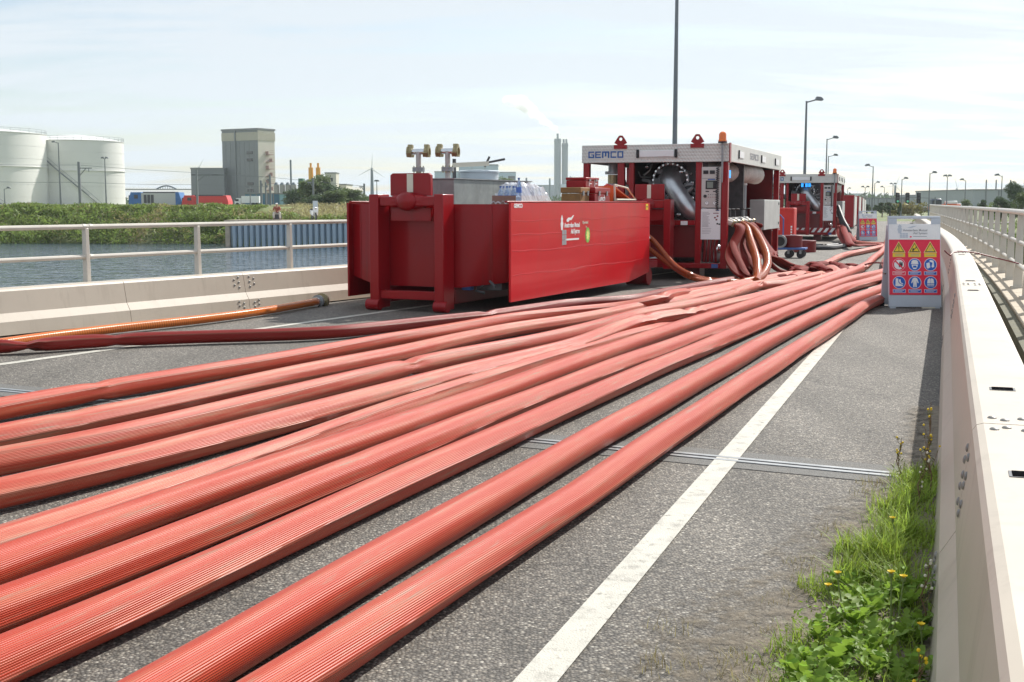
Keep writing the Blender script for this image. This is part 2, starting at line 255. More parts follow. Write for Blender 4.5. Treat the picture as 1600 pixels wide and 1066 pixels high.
# ---------------------------------------------------------------- mesh builder
class MB:
    def __init__(s): s.v = []; s.f = []
    def add(s, v, f):
        o = len(s.v); s.v.extend([tuple(p) for p in v]); s.f.extend([tuple(i+o for i in q) for q in f]); return s
    def box(s, x0, x1, y0, y1, z0, z1, M4=None):
        v = [(x0,y0,z0),(x1,y0,z0),(x1,y1,z0),(x0,y1,z0),(x0,y0,z1),(x1,y0,z1),(x1,y1,z1),(x0,y1,z1)]
        if M4 is not None: v = [M4 @ Vector(p) for p in v]
        return s.add(v, [(0,3,2,1),(4,5,6,7),(0,1,5,4),(1,2,6,5),(2,3,7,6),(3,0,4,7)])
    def cyl(s, a, b, r, r2=None, n=12, caps=True):
        a = Vector(a); b = Vector(b); r2 = r if r2 is None else r2; d = (b-a).normalized()
        u = d.orthogonal().normalized(); w = d.cross(u)
        v = [a+(u*math.cos(2*PI*i/n)+w*math.sin(2*PI*i/n))*r for i in range(n)]+[b+(u*math.cos(2*PI*i/n)+w*math.sin(2*PI*i/n))*r2 for i in range(n)]
        f = [(i, (i+1) % n, n+(i+1) % n, n+i) for i in range(n)]
        if caps: f += [tuple(range(n-1, -1, -1)), tuple(range(n, 2*n))]
        return s.add(v, f)
    def tube(s, pts, r, n=8, closed=False):
        P = [Vector(p) for p in pts]; m = len(P); rad = r if hasattr(r, '__len__') else [r]*m; v = []; u = None
        for i, p in enumerate(P):
            a = P[i-1] if (i > 0 or closed) else P[0]; b = P[(i+1) % m] if (i < m-1 or closed) else P[-1]
            d = (b-a).normalized()
            if u is None: u = d.orthogonal().normalized()
            u = (u-d*u.dot(d)).normalized(); w = d.cross(u)
            v += [p+(u*math.cos(2*PI*k/n)+w*math.sin(2*PI*k/n))*rad[i] for k in range(n)]
        f = [(i*n+k, i*n+(k+1) % n, ((i+1) % m)*n+(k+1) % n, ((i+1) % m)*n+k) for i in range(m if closed else m-1) for k in range(n)]
        if not closed: f += [tuple(range(n-1, -1, -1)), tuple(range((m-1)*n, m*n))]
        return s.add(v, f)
    def lathe(s, prof, c=(0,0,0), n=20, axis='Z', capped=True):
        v = []; c = Vector(c)
        for r, z in prof:
            for k in range(n):
                a = 2*PI*k/n; p = (r*math.cos(a), r*math.sin(a), z)
                if axis == 'Y': p = (p[0], p[2], p[1])
                if axis == 'X': p = (p[2], p[0], p[1])
                v.append(c+Vector(p))
        m = len(prof); f = [(i*n+k, i*n+(k+1) % n, (i+1)*n+(k+1) % n, (i+1)*n+k) for i in range(m-1) for k in range(n)]
        if capped: f += [tuple(range(n-1, -1, -1)), tuple(range((m-1)*n, m*n))]
        return s.add(v, f)
    def prism(s, poly, fn, d0, d1):
        """poly: 2D points; fn(u,v,d) -> 3D"""
        n = len(poly); v = [fn(a, b, d0) for a, b in poly]+[fn(a, b, d1) for a, b in poly]
        return s.add(v, [tuple(range(n-1, -1, -1)), tuple(range(n, 2*n))]+[(i, (i+1) % n, n+(i+1) % n, n+i) for i in range(n)])
    def sphere(s, c, r, n=12, m=8, sc=(1,1,1)):
        prof = [(max(r*math.sin(PI*i/m), 1e-4), -r*math.cos(PI*i/m)) for i in range(m+1)]
        o = len(s.v); s.lathe(prof, (0,0,0), n); c = Vector(c)
        for i in range(o, len(s.v)): p = s.v[i]; s.v[i] = (c.x+p[0]*sc[0], c.y+p[1]*sc[1], c.z+p[2]*sc[2])
        return s
    def mesh(s, name, m, smooth=True):
        me = bpy.data.meshes.new(name); me.from_pydata(s.v, [], s.f); 
        bm = bmesh.new(); bm.from_mesh(me); bmesh.ops.recalc_face_normals(bm, faces=bm.faces); bm.to_mesh(me); bm.free()
        me.materials.append(m)
        if smooth: me.shade_smooth(); me.set_sharp_from_angle(angle=R(35))
        return me
    def build(s, name, m, parent=None, smooth=True, bevel=0, seg=2):
        o = bpy.data.objects.new(name, s.mesh(name, m, smooth)); C.objects.link(o)
        if parent is not None: o.parent = parent
        if bevel:
            b = o.modifiers.new('bevel', 'BEVEL'); b.width = bevel; b.segments = seg; b.limit_method = 'ANGLE'; b.angle_limit = R(40)
        return o
def npmesh(name, V, F, m, parent=None, smooth=False):
    me = bpy.data.meshes.new(name); V = np.asarray(V, dtype=np.float32); F = np.asarray(F, dtype=np.int32); k = F.shape[1]
    me.vertices.add(len(V)); me.vertices.foreach_set('co', V.ravel()); me.loops.add(F.size); me.loops.foreach_set('vertex_index', F.ravel())
    me.polygons.add(len(F)); me.polygons.foreach_set('loop_start', np.arange(0, F.size, k, dtype=np.int32)); me.polygons.foreach_set('loop_total', np.full(len(F), k, dtype=np.int32))
    me.update(calc_edges=True); me.materials.append(m)
    if smooth: me.shade_smooth()
    o = bpy.data.objects.new(name, me); C.objects.link(o); o.parent = parent; return o
def tag(o, label, cat=None, group=None, kind=None):
    if label: o['label'] = label
    if cat: o['category'] = cat
    if group: o['group'] = group
    if kind: o['kind'] = kind
    return o
def struct(o): o['kind'] = 'structure'; return o
def stuff(o, label=None, cat=None): o['kind'] = 'stuff'; return tag(o, label, cat)
def thing(name, label, cat, loc=(0,0,0), rz=0, group=None):
    o = bpy.data.objects.new(name, None); C.objects.link(o); o.location = loc; o.rotation_euler = (0, 0, rz); o.empty_display_size = .2
    return tag(o, label, cat, group)
def dup(root, loc=None, rz=None, label=None, sc=None):
    r = root.copy(); C.objects.link(r)
    if loc is not None: r.location = loc
    if rz is not None: r.rotation_euler = (0, 0, rz)
    if sc is not None: r.scale = sc if hasattr(sc, '__len__') else (sc, sc, sc)
    if label: r['label'] = label
    for ch in list(root.children):
        c = ch.copy(); C.objects.link(c); c.parent = r
        for g in list(ch.children):
            d = g.copy(); C.objects.link(d); d.parent = c
    return r
def text(s, size, m, parent, loc, rot, name='lettering', align='LEFT', fat=0, sx=1, shear=0):
    cu = bpy.data.curves.new('t', 'FONT'); cu.body = s; cu.size = size; cu.extrude = .001; cu.align_x = align; cu.align_y = 'CENTER'; cu.offset = fat; cu.shear = shear
    tmp = bpy.data.objects.new('t', cu); C.objects.link(tmp); dg = bpy.context.evaluated_depsgraph_get(); dg.update()
    me = bpy.data.meshes.new_from_object(tmp.evaluated_get(dg)); bpy.data.objects.remove(tmp)
    me.materials.clear(); me.materials.append(m)
    o = bpy.data.objects.new(name, me); C.objects.link(o); o.parent = parent; o.location = loc; o.rotation_euler = rot; o.scale = (sx, 1, 1); return o
def poly(pts, m, name, parent, loc=(0,0,0), rot=(0,0,0), th=.001):
    o = MB().prism(pts, lambda u, v, d: (u, v, d), 0, th).build(name, m, parent, smooth=False); o.location = loc; o.rotation_euler = rot; return o
def crom(P, step=.12):
    """Catmull-Rom through points, resampled"""
    P = [Vector(p) for p in P]; P = [P[0]*2-P[1]]+P+[P[-1]*2-P[-2]]; out = []
    for i in range(1, len(P)-2):
        p0, p1, p2, p3 = P[i-1:i+3]; L = (p2-p1).length; n = max(2, int(L/step))
        for k in range(n):
            t = k/n; out.append(.5*((2*p1)+(p2-p0)*t+(2*p0-5*p1+4*p2-p3)*t*t+(3*p1-p0-3*p2+p3)*t**3))
    out.append(P[-2]); return out
# ---------------------------------------------------------------- the bridge line: straight, then bending left
TH0 = R(19.58)
def line(s, off=0.0, z=0.0, s0=17.0, rad=650.0):
    if s > 40:
        p_, th = line(40.0, off, z); return p_+Vector((math.sin(th), math.cos(th), 0))*(s-40), th
    if s <= s0: th = TH0; x, y = s*math.sin(TH0), s*math.cos(TH0)
    else:
        a = (s-s0)/rad; th = TH0-a; x, y = s0*math.sin(TH0), s0*math.cos(TH0)
        x += rad*(math.cos(TH0-a)-math.cos(TH0)); y += rad*(math.sin(TH0)-math.sin(TH0-a))
    return Vector((x+off*math.cos(th), y-off*math.sin(th), z)), th
def strip(s0, s1, prof, ds=1.0, closed=False, endcaps=True):
    """sweep profile [(off,z)] along the bridge line"""
    b = MB(); n = max(1, int(round((s1-s0)/ds))); m = len(prof); v = []
    for i in range(n+1):
        s = s0+(s1-s0)*i/n
        for o, z in prof: v.append(line(s, o, z)[0])
    mm = m if closed else m-1
    f = [(i*m+k, i*m+(k+1) % m, (i+1)*m+(k+1) % m, (i+1)*m+k) for i in range(n) for k in range(mm)]
    if closed and endcaps: f += [tuple(range(m)), tuple(range(n*m, n*m+m))]
    return b.add(v, f)
LB = [(-15.6, -2.2), (-5.94, 14.03), (-2.70, 19.32)]
def leftline(t, off=0.0, z=0.0):
    """left barrier base: t metres from the point at the picture's left edge; off = away from the road"""
    d = Vector((.522, .853)); nrm = Vector((-.853, .522)); p = Vector((-5.94, 14.03))
    if t <= 8.6: q = p+d*t; q += nrm*off
    else:
        # easing over to run parallel to the right-hand barrier
        t2 = t-8.6; a, th = line(18.2+t2, -8.75+.35*math.exp(-t2/6)-off); b0 = p+d*8.6+nrm*off
        w = min(1, t2/10); w = w*w*(3-2*w); q = (b0+d*t2)*(1-w)+Vector((a.x, a.y))*w
    return Vector((q.x, q.y, z))
SEND = 101
# deck
v = []; f = []; n = 0
for i in range(131):
    s = -12+i*(SEND+12)/130; a = line(s, 0.06)[0]; t = s-10.0
    b = leftline(t, -.06); c = line(s, -1.6)[0]
    v += [(b.x, b.y, 0), ((b.x+c.x)/2, (b.y+c.y)/2, 0), (c.x, c.y, 0), (a.x, a.y, 0)]
    if i: 
        k = (i-1)*4; f += [(k+j, k+j+1, k+j+5, k+j+4) for j in range(3)]
road = MB().add(v, f).build('road', M['asphalt'], smooth=False); struct(road)
fas = MB(); 
for i in range(130):
    s = -12+i*(SEND+12)/130; s2 = -12+(i+1)*(SEND+12)/130
    fas.add([leftline(s-10, .9, -.02), leftline(s2-10, .9, -.02), leftline(s2-10, .9, -.9), leftline(s-10, .9, -.9)], [(0,1,2,3)])
    fas.add([leftline(s-10, -.06, -.02), leftline(s2-10, -.06, -.02), leftline(s2-10, .9, -.02), leftline(s-10, .9, -.02)], [(0,1,2,3)])
    fas.add([leftline(s-10, .9, -.9), leftline(s2-10, .9, -.9), line(s2, 2.3, -.9)[0], line(s, 2.3, -.9)[0]], [(0,1,2,3)])
struct(fas.build('bridge_deck', M['concrete'], smooth=False))
# painted edge lines
b = strip(-10, 52, [(-1.268, .0085), (-1.132, .0085)], 1.0); struct(b.build('edge_line', M['line'], smooth=False))
v = []; f = []
a0 = G(0, 570); a1 = G(160, 548); d = (a1-a0).normalized(); nr = Vector((-d.y, d.x, 0))*.06
for k in range(30):
    p = a0+d*(-8+k*.9); v += [p-nr+Vector((0,0,.004)), p+nr+Vector((0,0,.004))]
    if k: j = 2*(k-1); f.append((j, j+1, j+3, j+2))
struct(MB().add(v, f).build('edge_line', M['line'], smooth=False))
# expansion joint across the road
def jline(off, ds=0):
    s = 7.15+(-.18-off)*.118; p = line(s+ds, off)[0]; return p
def jstrip(o0, o1, d0, d1, z0, z1, m, name, parent=None):
    b = MB(); a = [jline(o0, d0), jline(o1, d0), jline(o1, d1), jline(o0, d1)]
    b.add([(p.x, p.y, z0) for p in a]+[(p.x, p.y, z1) for p in a], [(0,1,2,3),(4,5,6,7),(0,1,5,4),(1,2,6,5),(2,3,7,6),(3,0,4,7)])
    return b.build(name, m, parent, smooth=False)
struct(jstrip(-9.2, -.02, -.22, -.065, -.02, .004, M['asphalt_dark'], 'joint_filler'))
struct(jstrip(-9.2, -.02, .065, .25, -.02, .004, M['asphalt_dark'], 'joint_filler'))
ej = thing('expansion_joint', 'grey steel expansion joint running across the asphalt under the hoses', 'joint', (0,0,0))
jstrip(-9.2, -.02, -.062, -.018, -.02, .010, M['steel'], 'steel_edge', ej)
jstrip(-9.2, -.02, .018, .062, -.02, .010, M['steel'], 'steel_edge', ej)
jstrip(-9.2, -.02, -.017, .017, -.02, .005, M['black'], 'rubber_seal', ej)
# worn sandy strip by the kerb: thins out unevenly over the asphalt
v = []; f = []; NR = 8
for i in range(60):
    s = .2+i*.16
    for k in range(NR):
        q = k/(NR-1); v.append(line(s, -1.05*q+.015)[0]+Vector((0, 0, .004+.022*(1-q)**3)))
    if i:
        for k in range(NR-1): j = (i-1)*NR+k; f.append((j, j+NR, j+NR+1, j+1))
so_ = MB().add(v, f).build('sand_and_soil', M['soil'].copy()); stuff(so_, 'sandy soil washed up along the foot of the barrier', 'soil')
at = so_.data.attributes.new('edge', 'FLOAT', 'POINT')
for i in range(60):
    s = .2+i*.16; w = .22+.75*math.exp(-((s-3.8)/1.5)**2)+.25*math.exp(-((s-6.0)/.9)**2)
    for k in range(NR): at.data[i*NR+k].value = 1.05*k/(NR-1)/w
ms = so_.data.materials[0]; t = ms.node_tree; b = t.nodes['Principled BSDF']; A_ = N(t, 'ShaderNodeAttribute'); A_.attribute_name = 'edge'; c = N(t, 'ShaderNodeTexCoord')
n1 = N(t, 'ShaderNodeTexNoise'); n1.inputs['Scale'].default_value = 9; n1.inputs['Detail'].default_value = 12; n1.inputs['Roughness'].default_value = .8; t.links.new(c.outputs['Object'], n1.inputs['Vector'])
m1 = N(t, 'ShaderNodeMath', op='MULTIPLY_ADD'); m1.inputs[1].default_value = 3.2; m1.inputs[2].default_value = -1.35; t.links.new(n1.outputs[0], m1.inputs[0])
m2 = N(t, 'ShaderNodeMath', op='ADD'); t.links.new(m1.outputs[0], m2.inputs[0]); t.links.new(A_.outputs['Fac'], m2.inputs[1])
m3 = N(t, 'ShaderNodeMapRange'); m3.inputs[1].default_value = .55; m3.inputs[2].default_value = 1.35; m3.inputs[3].default_value = 1; m3.inputs[4].default_value = 0; t.links.new(m2.outputs[0], m3.inputs[0]); t.links.new(m3.outputs[0], b.inputs['Alpha'])
# ---------------------------------------------------------------- barriers (steel step profile)
def bprof(s=1, h=.70, w=.30):
    return [(0*s, .012), (.022*s, .165), (.080*s, .262), (.125*s, h-.03), (.14*s, h-.008), (.165*s, h), ((.125+w-.03)*s, h), ((.125+w-.008)*s, h-.01), ((.125+w)*s, h-.035), ((.125+w+.04)*s, .25), ((.125+w+.07)*s, .012)]
rb = thing('guard_barrier', 'cream steel step barrier along the right bridge edge, running behind the large warning sign', 'barrier', (0,0,0))
joints = [-3.6, 5.0, 13.6, 22.2, 30.8, 39.4, 48, 57, 66, 75, 84, 93, 100]
def rbolt(face, s, u, r=.014, h=.012):
    """a domed bolt: face 'top' u=offset, 'up' u=height on the upper face, 'lo' height on the lower face"""
    if face == 'top': p = line(s, u, .70)[0]; nrm = Vector((0, 0, 1))
    else:
        if face == 'up': o = .075+(u-.25)/(.42)*.05; 
        else: o = .015*u/.16
        p, th = line(s, o, u); nrm = Vector((-math.cos(th), math.sin(th), .12)).normalized()
    return p, nrm
bm0 = MB(); bm0.lathe([(.018, 0), (.0175, .003), (.013, .007), (.005, .009)], n=12); BOLT = bm0.mesh('bolt', mat('bolt_grey', (.26, .25, .235), .5, .4, var=.1))
def putbolt(p, nrm, parent):
    o = bpy.data.objects.new('bolt', BOLT); C.objects.link(o); o.parent = parent; o.location = p; o.rotation_euler = nrm.to_track_quat('Z', 'Y').to_euler()
for i in range(len(joints)-1):
    s0, s1 = joints[i]+.006, joints[i+1]-.006
    strip(s0, s1, bprof(), .8, closed=True).build('barrier_section', M['barrier'], rb, smooth=False)
    # dark slot plate over each joint
    if i < 5:
        strip(joints[i+1]-.02, joints[i+1]+.02, [(a+.006, z-.006) for a, z in bprof()][1:-1], 1, closed=True).build('joint_strip', M['steel_dark'], rb)
# lifting slots in the top and bolts at the joints
slots = [4.07, 5.95, 12.66, 14.2, 21.4, 23.0]
for s in slots:
    for w, l, z, nm, q in ((.045, .055, .7025, 'slot_frame', M['steel_dark']), (.036, .045, .7055, 'lifting_slot', M['hole'])):
        pts = [line(s+db, .27+da, z)[0] for da, db in ((-l, -w), (l, -w), (l, w), (-l, w))]
        MB().add([(p.x, p.y, p.z-.004) for p in pts]+[tuple(p) for p in pts], [(3,2,1,0),(4,5,6,7),(0,1,5,4),(1,2,6,5),(2,3,7,6),(3,0,4,7)]).build(nm, q, rb, smooth=False)
for js in joints[1:4]:
    for u in (.20, .245, .31, .355):
        for dsx in (-.085, -.13, .085, .13):
            if (u in (.20, .31)) == (abs(dsx) > .1): putbolt(*rbolt('top', js+dsx, u), rb)
    for dsx in (-.10, .10, -.16, .16):
        for u in ((.36, .47, .58) if abs(dsx) < .13 else (.41, .52)): putbolt(*rbolt('up', js+dsx, u), rb)
        for u in ((.05, .13) if abs(dsx) < .13 else (.09,)): putbolt(*rbolt('lo', js+dsx, u), rb)
# left barrier
def lstrip(t0, t1, prof, ds=.9, closed=True):
    b = MB(); n = max(1, int(round((t1-t0)/ds))); m = len(prof); v = []
    for i in range(n+1):
        t = t0+(t1-t0)*i/n
        for o, z in prof: v.append(leftline(t, o, z))
    mm = m if closed else m-1
    f = [(i*m+k, i*m+(k+1) % m, (i+1)*m+(k+1) % m, (i+1)*m+k) for i in range(n) for k in range(mm)]
    if closed: f += [tuple(range(m)), tuple(range(n*m, n*m+m))]
    return b.add(v, f)
lb = thing('guard_barrier', 'cream steel step barrier along the water side of the bridge, left of the red containers', 'barrier', (0,0,0))
lj = [-16, -6.7, 1.94, 4.12, 12.7, 21.3, 30, 39, 48, 57, 66, 76, 86, 102]
for i in range(len(lj)-1):
    lstrip(lj[i]+.004, lj[i+1]-.004, bprof(1, .545, .27)).build('barrier_section', M['barrier'], lb, smooth=False)
for js in (4.12, -6.7, 12.7):
    for dsx in (-.11, -.20, .11, .20):
        for u in ((.34, .41, .48) if abs(dsx) < .15 else (.375, .45)):
            o = .075+(u-.25)/.265*.05; putbolt(leftline(js+dsx, o, u), Vector((.85, -.52, .12)).normalized(), lb)
        for u in ((.05, .11) if abs(dsx) < .15 else (.08, .14)):
            putbolt(leftline(js+dsx, .015*u/.16, u), Vector((.85, -.52, .1)).normalized(), lb)
# ---------------------------------------------------------------- railings
def railing(name, label, fn, posts, t0, t1, heights, radii, pw, step, z0, collars):
    r = thing(name, label, 'railing', (0,0,0))
    for h, rad in zip(heights, radii):
        pts = []; n = int((t1-t0)/step)
        pts = [fn(t0+(t1-t0)*i/n, 0, h) for i in range(n+1)]
        MB().tube(pts, rad, 10).build('handrail', M['rail'], r)
    for t in posts:
        p = fn(t, 0, 0); q = fn(t+.3, 0, 0); d = (q-p).normalized(); pd = .055 if z0 < -.1 else .078; w = Vector((-d.y, d.x, 0)); z1 = heights[0]-radii[0]*.6
        b = MB(); k = pw
        for zz, hw, hd in ((z0, k, .055), (z1, k*.72, .02)):
            pass
        v = [p+d*a*k*s1+w*(b_*s2)+Vector((0,0,zz)) for zz, s1, s2 in ((z0, 1, pd), (z1, .75, pd*.62)) for a, b_ in ((-1,-1),(1,-1),(1,1),(-1,1))]
        b.add(v, [(0,3,2,1),(4,5,6,7),(0,1,5,4),(1,2,6,5),(2,3,7,6),(3,0,4,7)])
        b.build('post', M['rail'], r, bevel=.006)
        if z0 > -.1:
            pb = MB(); v = [p+d*a*.13+w*b_*.12+Vector((0,0,zz)) for zz in (z0-.02, z0+.012) for a, b_ in ((-1,-1),(1,-1),(1,1),(-1,1))]
            pb.add(v, [(0,3,2,1),(4,5,6,7),(0,1,5,4),(1,2,6,5),(2,3,7,6),(3,0,4,7)]); pb.build('base_plate', M['rail'], r)
    for t in collars:
        for h, rad in zip(heights, radii):
            MB().cyl(fn(t, 0, h), fn(t+.05, 0, h), rad*1.12, n=12).build('collar', M['rail'], r)
    return r
railing('bridge_railing', 'cream two-rail railing behind the left barrier, above the water', lambda t, o, z: leftline(t, .45+o, z),
        [1.63+1.93*k for k in range(-6, 40)], -16, 100, (1.245, .86), (.032, .030), .036, .9, -.3, (1.58, 1.68, 9.4, -6.1))
railing('bridge_railing', 'white-grey three-rail railing on the concrete edge right of the cream barrier', lambda t, o, z: line(t, 1.26+o, z)[0],
        [20.8+2.45*k for k in range(-11, 32)], -8, 99, (1.385, .86, .46), (.05, .036, .036), .05, 1.0, .075, (19.2, 30, 42))
# right edge: gutter, mossy beam, slab
ss = strip(-8, 100, [(.46, -.02), (.47, -.22), (.80, -.22), (.80, -.30)], 2); struct(ss.build('gutter', M['beam'], smooth=False))
ss = strip(-8, 100, [(.80, -.3), (.80, .03), (.93, .03), (.93, -.3)], 2); struct(ss.build('edge_beam', M['beam'], smooth=False))
s = -8; k = 0
while s < 99:
    strip(s+.006, s+1.49, [(.94, -.06), (.94, .055), (1.98, .055), (1.98, -.7), (1.9, -.7), (1.9, -.06)], .8, closed=True).build('edge_slab', M['concrete'], smooth=False)
    o = C.objects[-1]; struct(o); s += 1.5
# ---------------------------------------------------------------- water
wm, t, b = newmat('river_water'); b.inputs['Base Color'].default_value = (.03, .055, .075, 1); b.inputs['Roughness'].default_value = .08
b.inputs['IOR'].default_value = 1.33
c = N(t, 'ShaderNodeTexCoord'); m1 = N(t, 'ShaderNodeMapping'); m1.inputs['Scale'].default_value = (1, 1.6, 1); t.links.new(c.outputs['Object'], m1.inputs[0])
n1 = N(t, 'ShaderNodeTexNoise'); n1.inputs['Scale'].default_value = .75; n1.inputs['Detail'].default_value = 3; n1.inputs['Roughness'].default_value = .5; t.links.new(m1.outputs[0], n1.inputs['Vector'])
bp = N(t, 'ShaderNodeBump'); bp.inputs['Strength'].default_value = 1; bp.inputs['Distance'].default_value = .30; t.links.new(n1.outputs[0], bp.inputs['Height']); t.links.new(bp.outputs[0], b.inputs['Normal'])
wv = MB().add([(-900, -120, -1.85), (900, -120, -1.85), (900, 160, -1.85), (-900, 160, -1.85)], [(0,1,2,3)]); struct(wv.build('water', wm, smooth=False))
# ---------------------------------------------------------------- land beyond the water
SH = [(-900, 150), (-300, 112), (-45, 103), (-22.3, 101.5), (-22.0, 96), (0, 94), (6, 93.5), (20, 92), (24, 80), (28, 62), (60, 48), (900, 30)]
def shore(x):
    for (a, ya), (b_, yb) in zip(SH, SH[1:]):
        if a <= x <= b_: return ya+(yb-ya)*(x-a)/(b_-a)
xs = sorted(set([a for a, _ in SH]+list(np.linspace(-300, -45, 18))+list(np.linspace(-45, 60, 50))+list(np.linspace(60, 900, 20))+[-3000+.0, 3000]))
rows = [-.5, 0, .6, 3, 6, 9, 13, 20, 32, 50, 80, 140, 250, 450, 900, 2500, 6000]
def landz(x, r):
    L = 1 if x < -22.2 else 0
    right = min(1, max(0, (x-0)/14))
    if r < 0: return -4
    if L: z = -2.0+min(1, r/9)*3.1+min(1, max(0, r-9)/60)*.1
    else:
        zl = .12+min(1, max(0, r-5)/45)*1.0; zr = -.12
        z = zl*(1-right)+zr*right
        if x > 20: z = min(z, -2.1+min(1, r/6)*1.98) if r < 6 else z
    return z
v = []; f = []
for i, x in enumerate(xs):
    ys = shore(max(-900, min(900, x)))
    for r in rows: v.append((x, ys+r, landz(x, r)))
    if i:
        k = (i-1)*len(rows); m_ = len(rows)
        f += [(k+j, k+j+m_, k+j+m_+1, k+j+1) for j in range(m_-1)]
gm = mat('grass_ground', (.12, .15, .045), .95, var=.35, scale=.08, bump=.8, bscale=3, dirt=(.27, .24, .11), dirt_amt=.85)
land = MB().add(v, f).build('ground', gm); struct(land)
# access road crossing beyond the bridge end
cr_ = MB(); a, th = line(SEND, 0); 
p0 = line(SEND+.2, -9)[0]; p1 = line(SEND+.2, 2)[0]; d = Vector((math.sin(th), math.cos(th), 0)); w = Vector((math.cos(th), -math.sin(th), 0))
cr_.add([p0-w*60+d*1, p1+w*160+d*1, p1+w*160+d*9, p0-w*60+d*9], [(0,1,2,3)]); o = cr_.build('side_road', M['asphalt'], smooth=False); o.location.z = -.03; struct(o)
# ---------------------------------------------------------------- quay wall
qm = mat('quay_steel', (.38, .48, .56), .45, .2, var=.15, scale=1, dirt=(.16, .14, .10), dirt_amt=.5)
quay = thing('quay_wall', 'blue-grey sheet pile quay wall with a flat concrete cap across the water', 'quay wall', (0,0,0))
qa, qb = Vector((-22.0, 95.9, 0)), Vector((-2, 94.05, 0)); qd = (qb-qa).normalized(); qn = Vector((qd.y, -qd.x, 0))
pm = MB(); pm.prism([(-.235, 0), (-.12, .30), (.12, .30), (.235, 0)], lambda u, v_, d_: (u, -v_, d_), -4, .0); PILE = pm.mesh('sheet_pile', qm, smooth=False)
L = (qb-qa).length; k = 0
while k*.47 < L:
    o = bpy.data.objects.new('sheet_pile', PILE); C.objects.link(o); o.parent = quay; o.location = qa+qd*(k*.47+.25)+qn*.02; o.rotation_euler = (0, 0, math.atan2(qd.y, qd.x)); k += 1
b = MB(); 
def qbox(b, t0, t1, n0, n1, z0, z1):
    P = [qa+qd*t0+qn*n0, qa+qd*t1+qn*n0, qa+qd*t1+qn*n1, qa+qd*t0+qn*n1]
    b.add([(p.x, p.y, z0) for p in P]+[(p.x, p.y, z1) for p in P], [(0,3,2,1),(4,5,6,7),(0,1,5,4),(1,2,6,5),(2,3,7,6),(3,0,4,7)])
qbox(b, -.5, L, -2.2, .42, .0, .20); b.build('cap', M['concrete'], quay, smooth=False)
b = MB(); qbox(b, -.4, L, -.1, .015, -4, -.002); b.build('backing', qm, quay, smooth=False)
b = MB(); qbox(b, -.45, -.1, -6, .3, -4, .1); b.build('return_wall', M['concrete'], quay, smooth=False)
# ---------------------------------------------------------------- leafy mass helpers
def leafquads(centers, size, up=.3, aspect=1.0, droop=None):
    n = len(centers); a = rng.normal(size=(n, 3)); a[:, 2] += up; a /= np.linalg.norm(a, axis=1)[:, None]
    b_ = rng.normal(size=(n, 3)); b_ -= a*(a*b_).sum(1)[:, None]; b_ /= np.linalg.norm(b_, axis=1)[:, None]; c_ = np.cross(a, b_)
    sz = size*rng.uniform(.6, 1.4, (n, 1)); u = b_*sz; w = c_*sz*aspect
    V = np.stack([centers-u*.9, centers-w*.55, centers+u*1.1, centers+w*.55], 1).reshape(-1, 3)
    F = np.arange(4*n).reshape(-1, 4); return V, F
def clumps(n, blobs):
    out_ = []; tot = sum(r**2 for _, r in blobs)
    for c_, r in blobs:
        k = int(n*r**2/tot); d_ = rng.normal(size=(k, 3)); d_ /= np.linalg.norm(d_, axis=1)[:, None]
        out_.append(np.array(c_)+d_*r*rng.uniform(.55, 1.05, (k, 1))*np.array([1, 1, .85]))
    return np.concatenate(out_)
def tree_proto(name, label, h, w, m, nleaf=2600, leaf=.28, narrow=1.0, dens=14):
    t_ = thing(name, label, 'tree', (0, 0, 0)); b = MB(); b.tube([(0,0,-.4), (.05,0,h*.3), (-.05,.05,h*.6), (0,0,h*.9)], [w*.045+.05, w*.035+.04, w*.02+.03, .02], 8)
    blobs = []
    for i in range(dens):
        a = rng.uniform(0, 2*PI); zz = rng.uniform(.28, .93); rr = w*.5*math.sin(PI*min(1, .18+zz*.80))**.7*rng.uniform(.3, .8)*narrow
        c_ = (rr*math.cos(a), rr*math.sin(a), h*zz); r_ = w*rng.uniform(.14, .25)*narrow; blobs.append((c_, r_))
        if i % 2 == 0: b.tube([(0, 0, h*zz*.6), (c_[0]*.5, c_[1]*.5, h*zz*.85), c_], [w*.015+.02, w*.01+.01, .01], 5)
    b.build('trunk', M['bark'], t_)
    V, F = leafquads(clumps(nleaf, blobs), leaf, .4, .7); npmesh('crown', V, F, m, t_)
    return t_
def bush(name, label, cat, blobs, n, leaf, m, loc=(0,0,0), group=None):
    V, F = leafquads(clumps(n, blobs), leaf, .5, .6); o = npmesh(name, V, F, m); o.location = loc; return tag(o, label, cat, group)
# bank vegetation: one uncountable mass of shrubs and reeds
n = 46000; X = rng.uniform(-75, -22.6, n); 
def vnoise(x, s): return np.sin(x*s)+.6*np.sin(x*s*2.3+1.7)+.4*np.sin(x*s*5.1+.3)
rr = rng.uniform(0, 1, n); ysh = np.array([shore(x) for x in X])
dep = rr*13; base = np.where(dep < 9, -2.0+dep/9*3.1, 1.1)
hgt = (.9+.45*vnoise(X, .8)+.35*vnoise(dep*1.3+X*.3, 1.5))*np.clip(1.2-dep/14, .25, 1)
Z = base+rng.uniform(0, 1, n)**.7*np.clip(hgt, .25, 2.2)
cen = np.stack([X, ysh+dep-.6, np.minimum(Z, 1.25+.12*vnoise(X, 1.1))], 1)
sel = (vnoise(X, .35)+.8*vnoise(dep+X*.5, .9)+rng.normal(0, .6, n)) > 1.1
V, F = leafquads(cen[~sel], .22, .3, .5); stuff(npmesh('bank_shrubs', V, F, M['bushleaf']), 'dense green shrubs covering the far river bank below the storage tanks', 'shrubs')
V, F = leafquads(cen[sel], .20, .0, .3); stuff(npmesh('bank_reeds', V, F, M['reed']), 'pale brown reeds and dry stalks among the shrubs on the far bank', 'reeds')
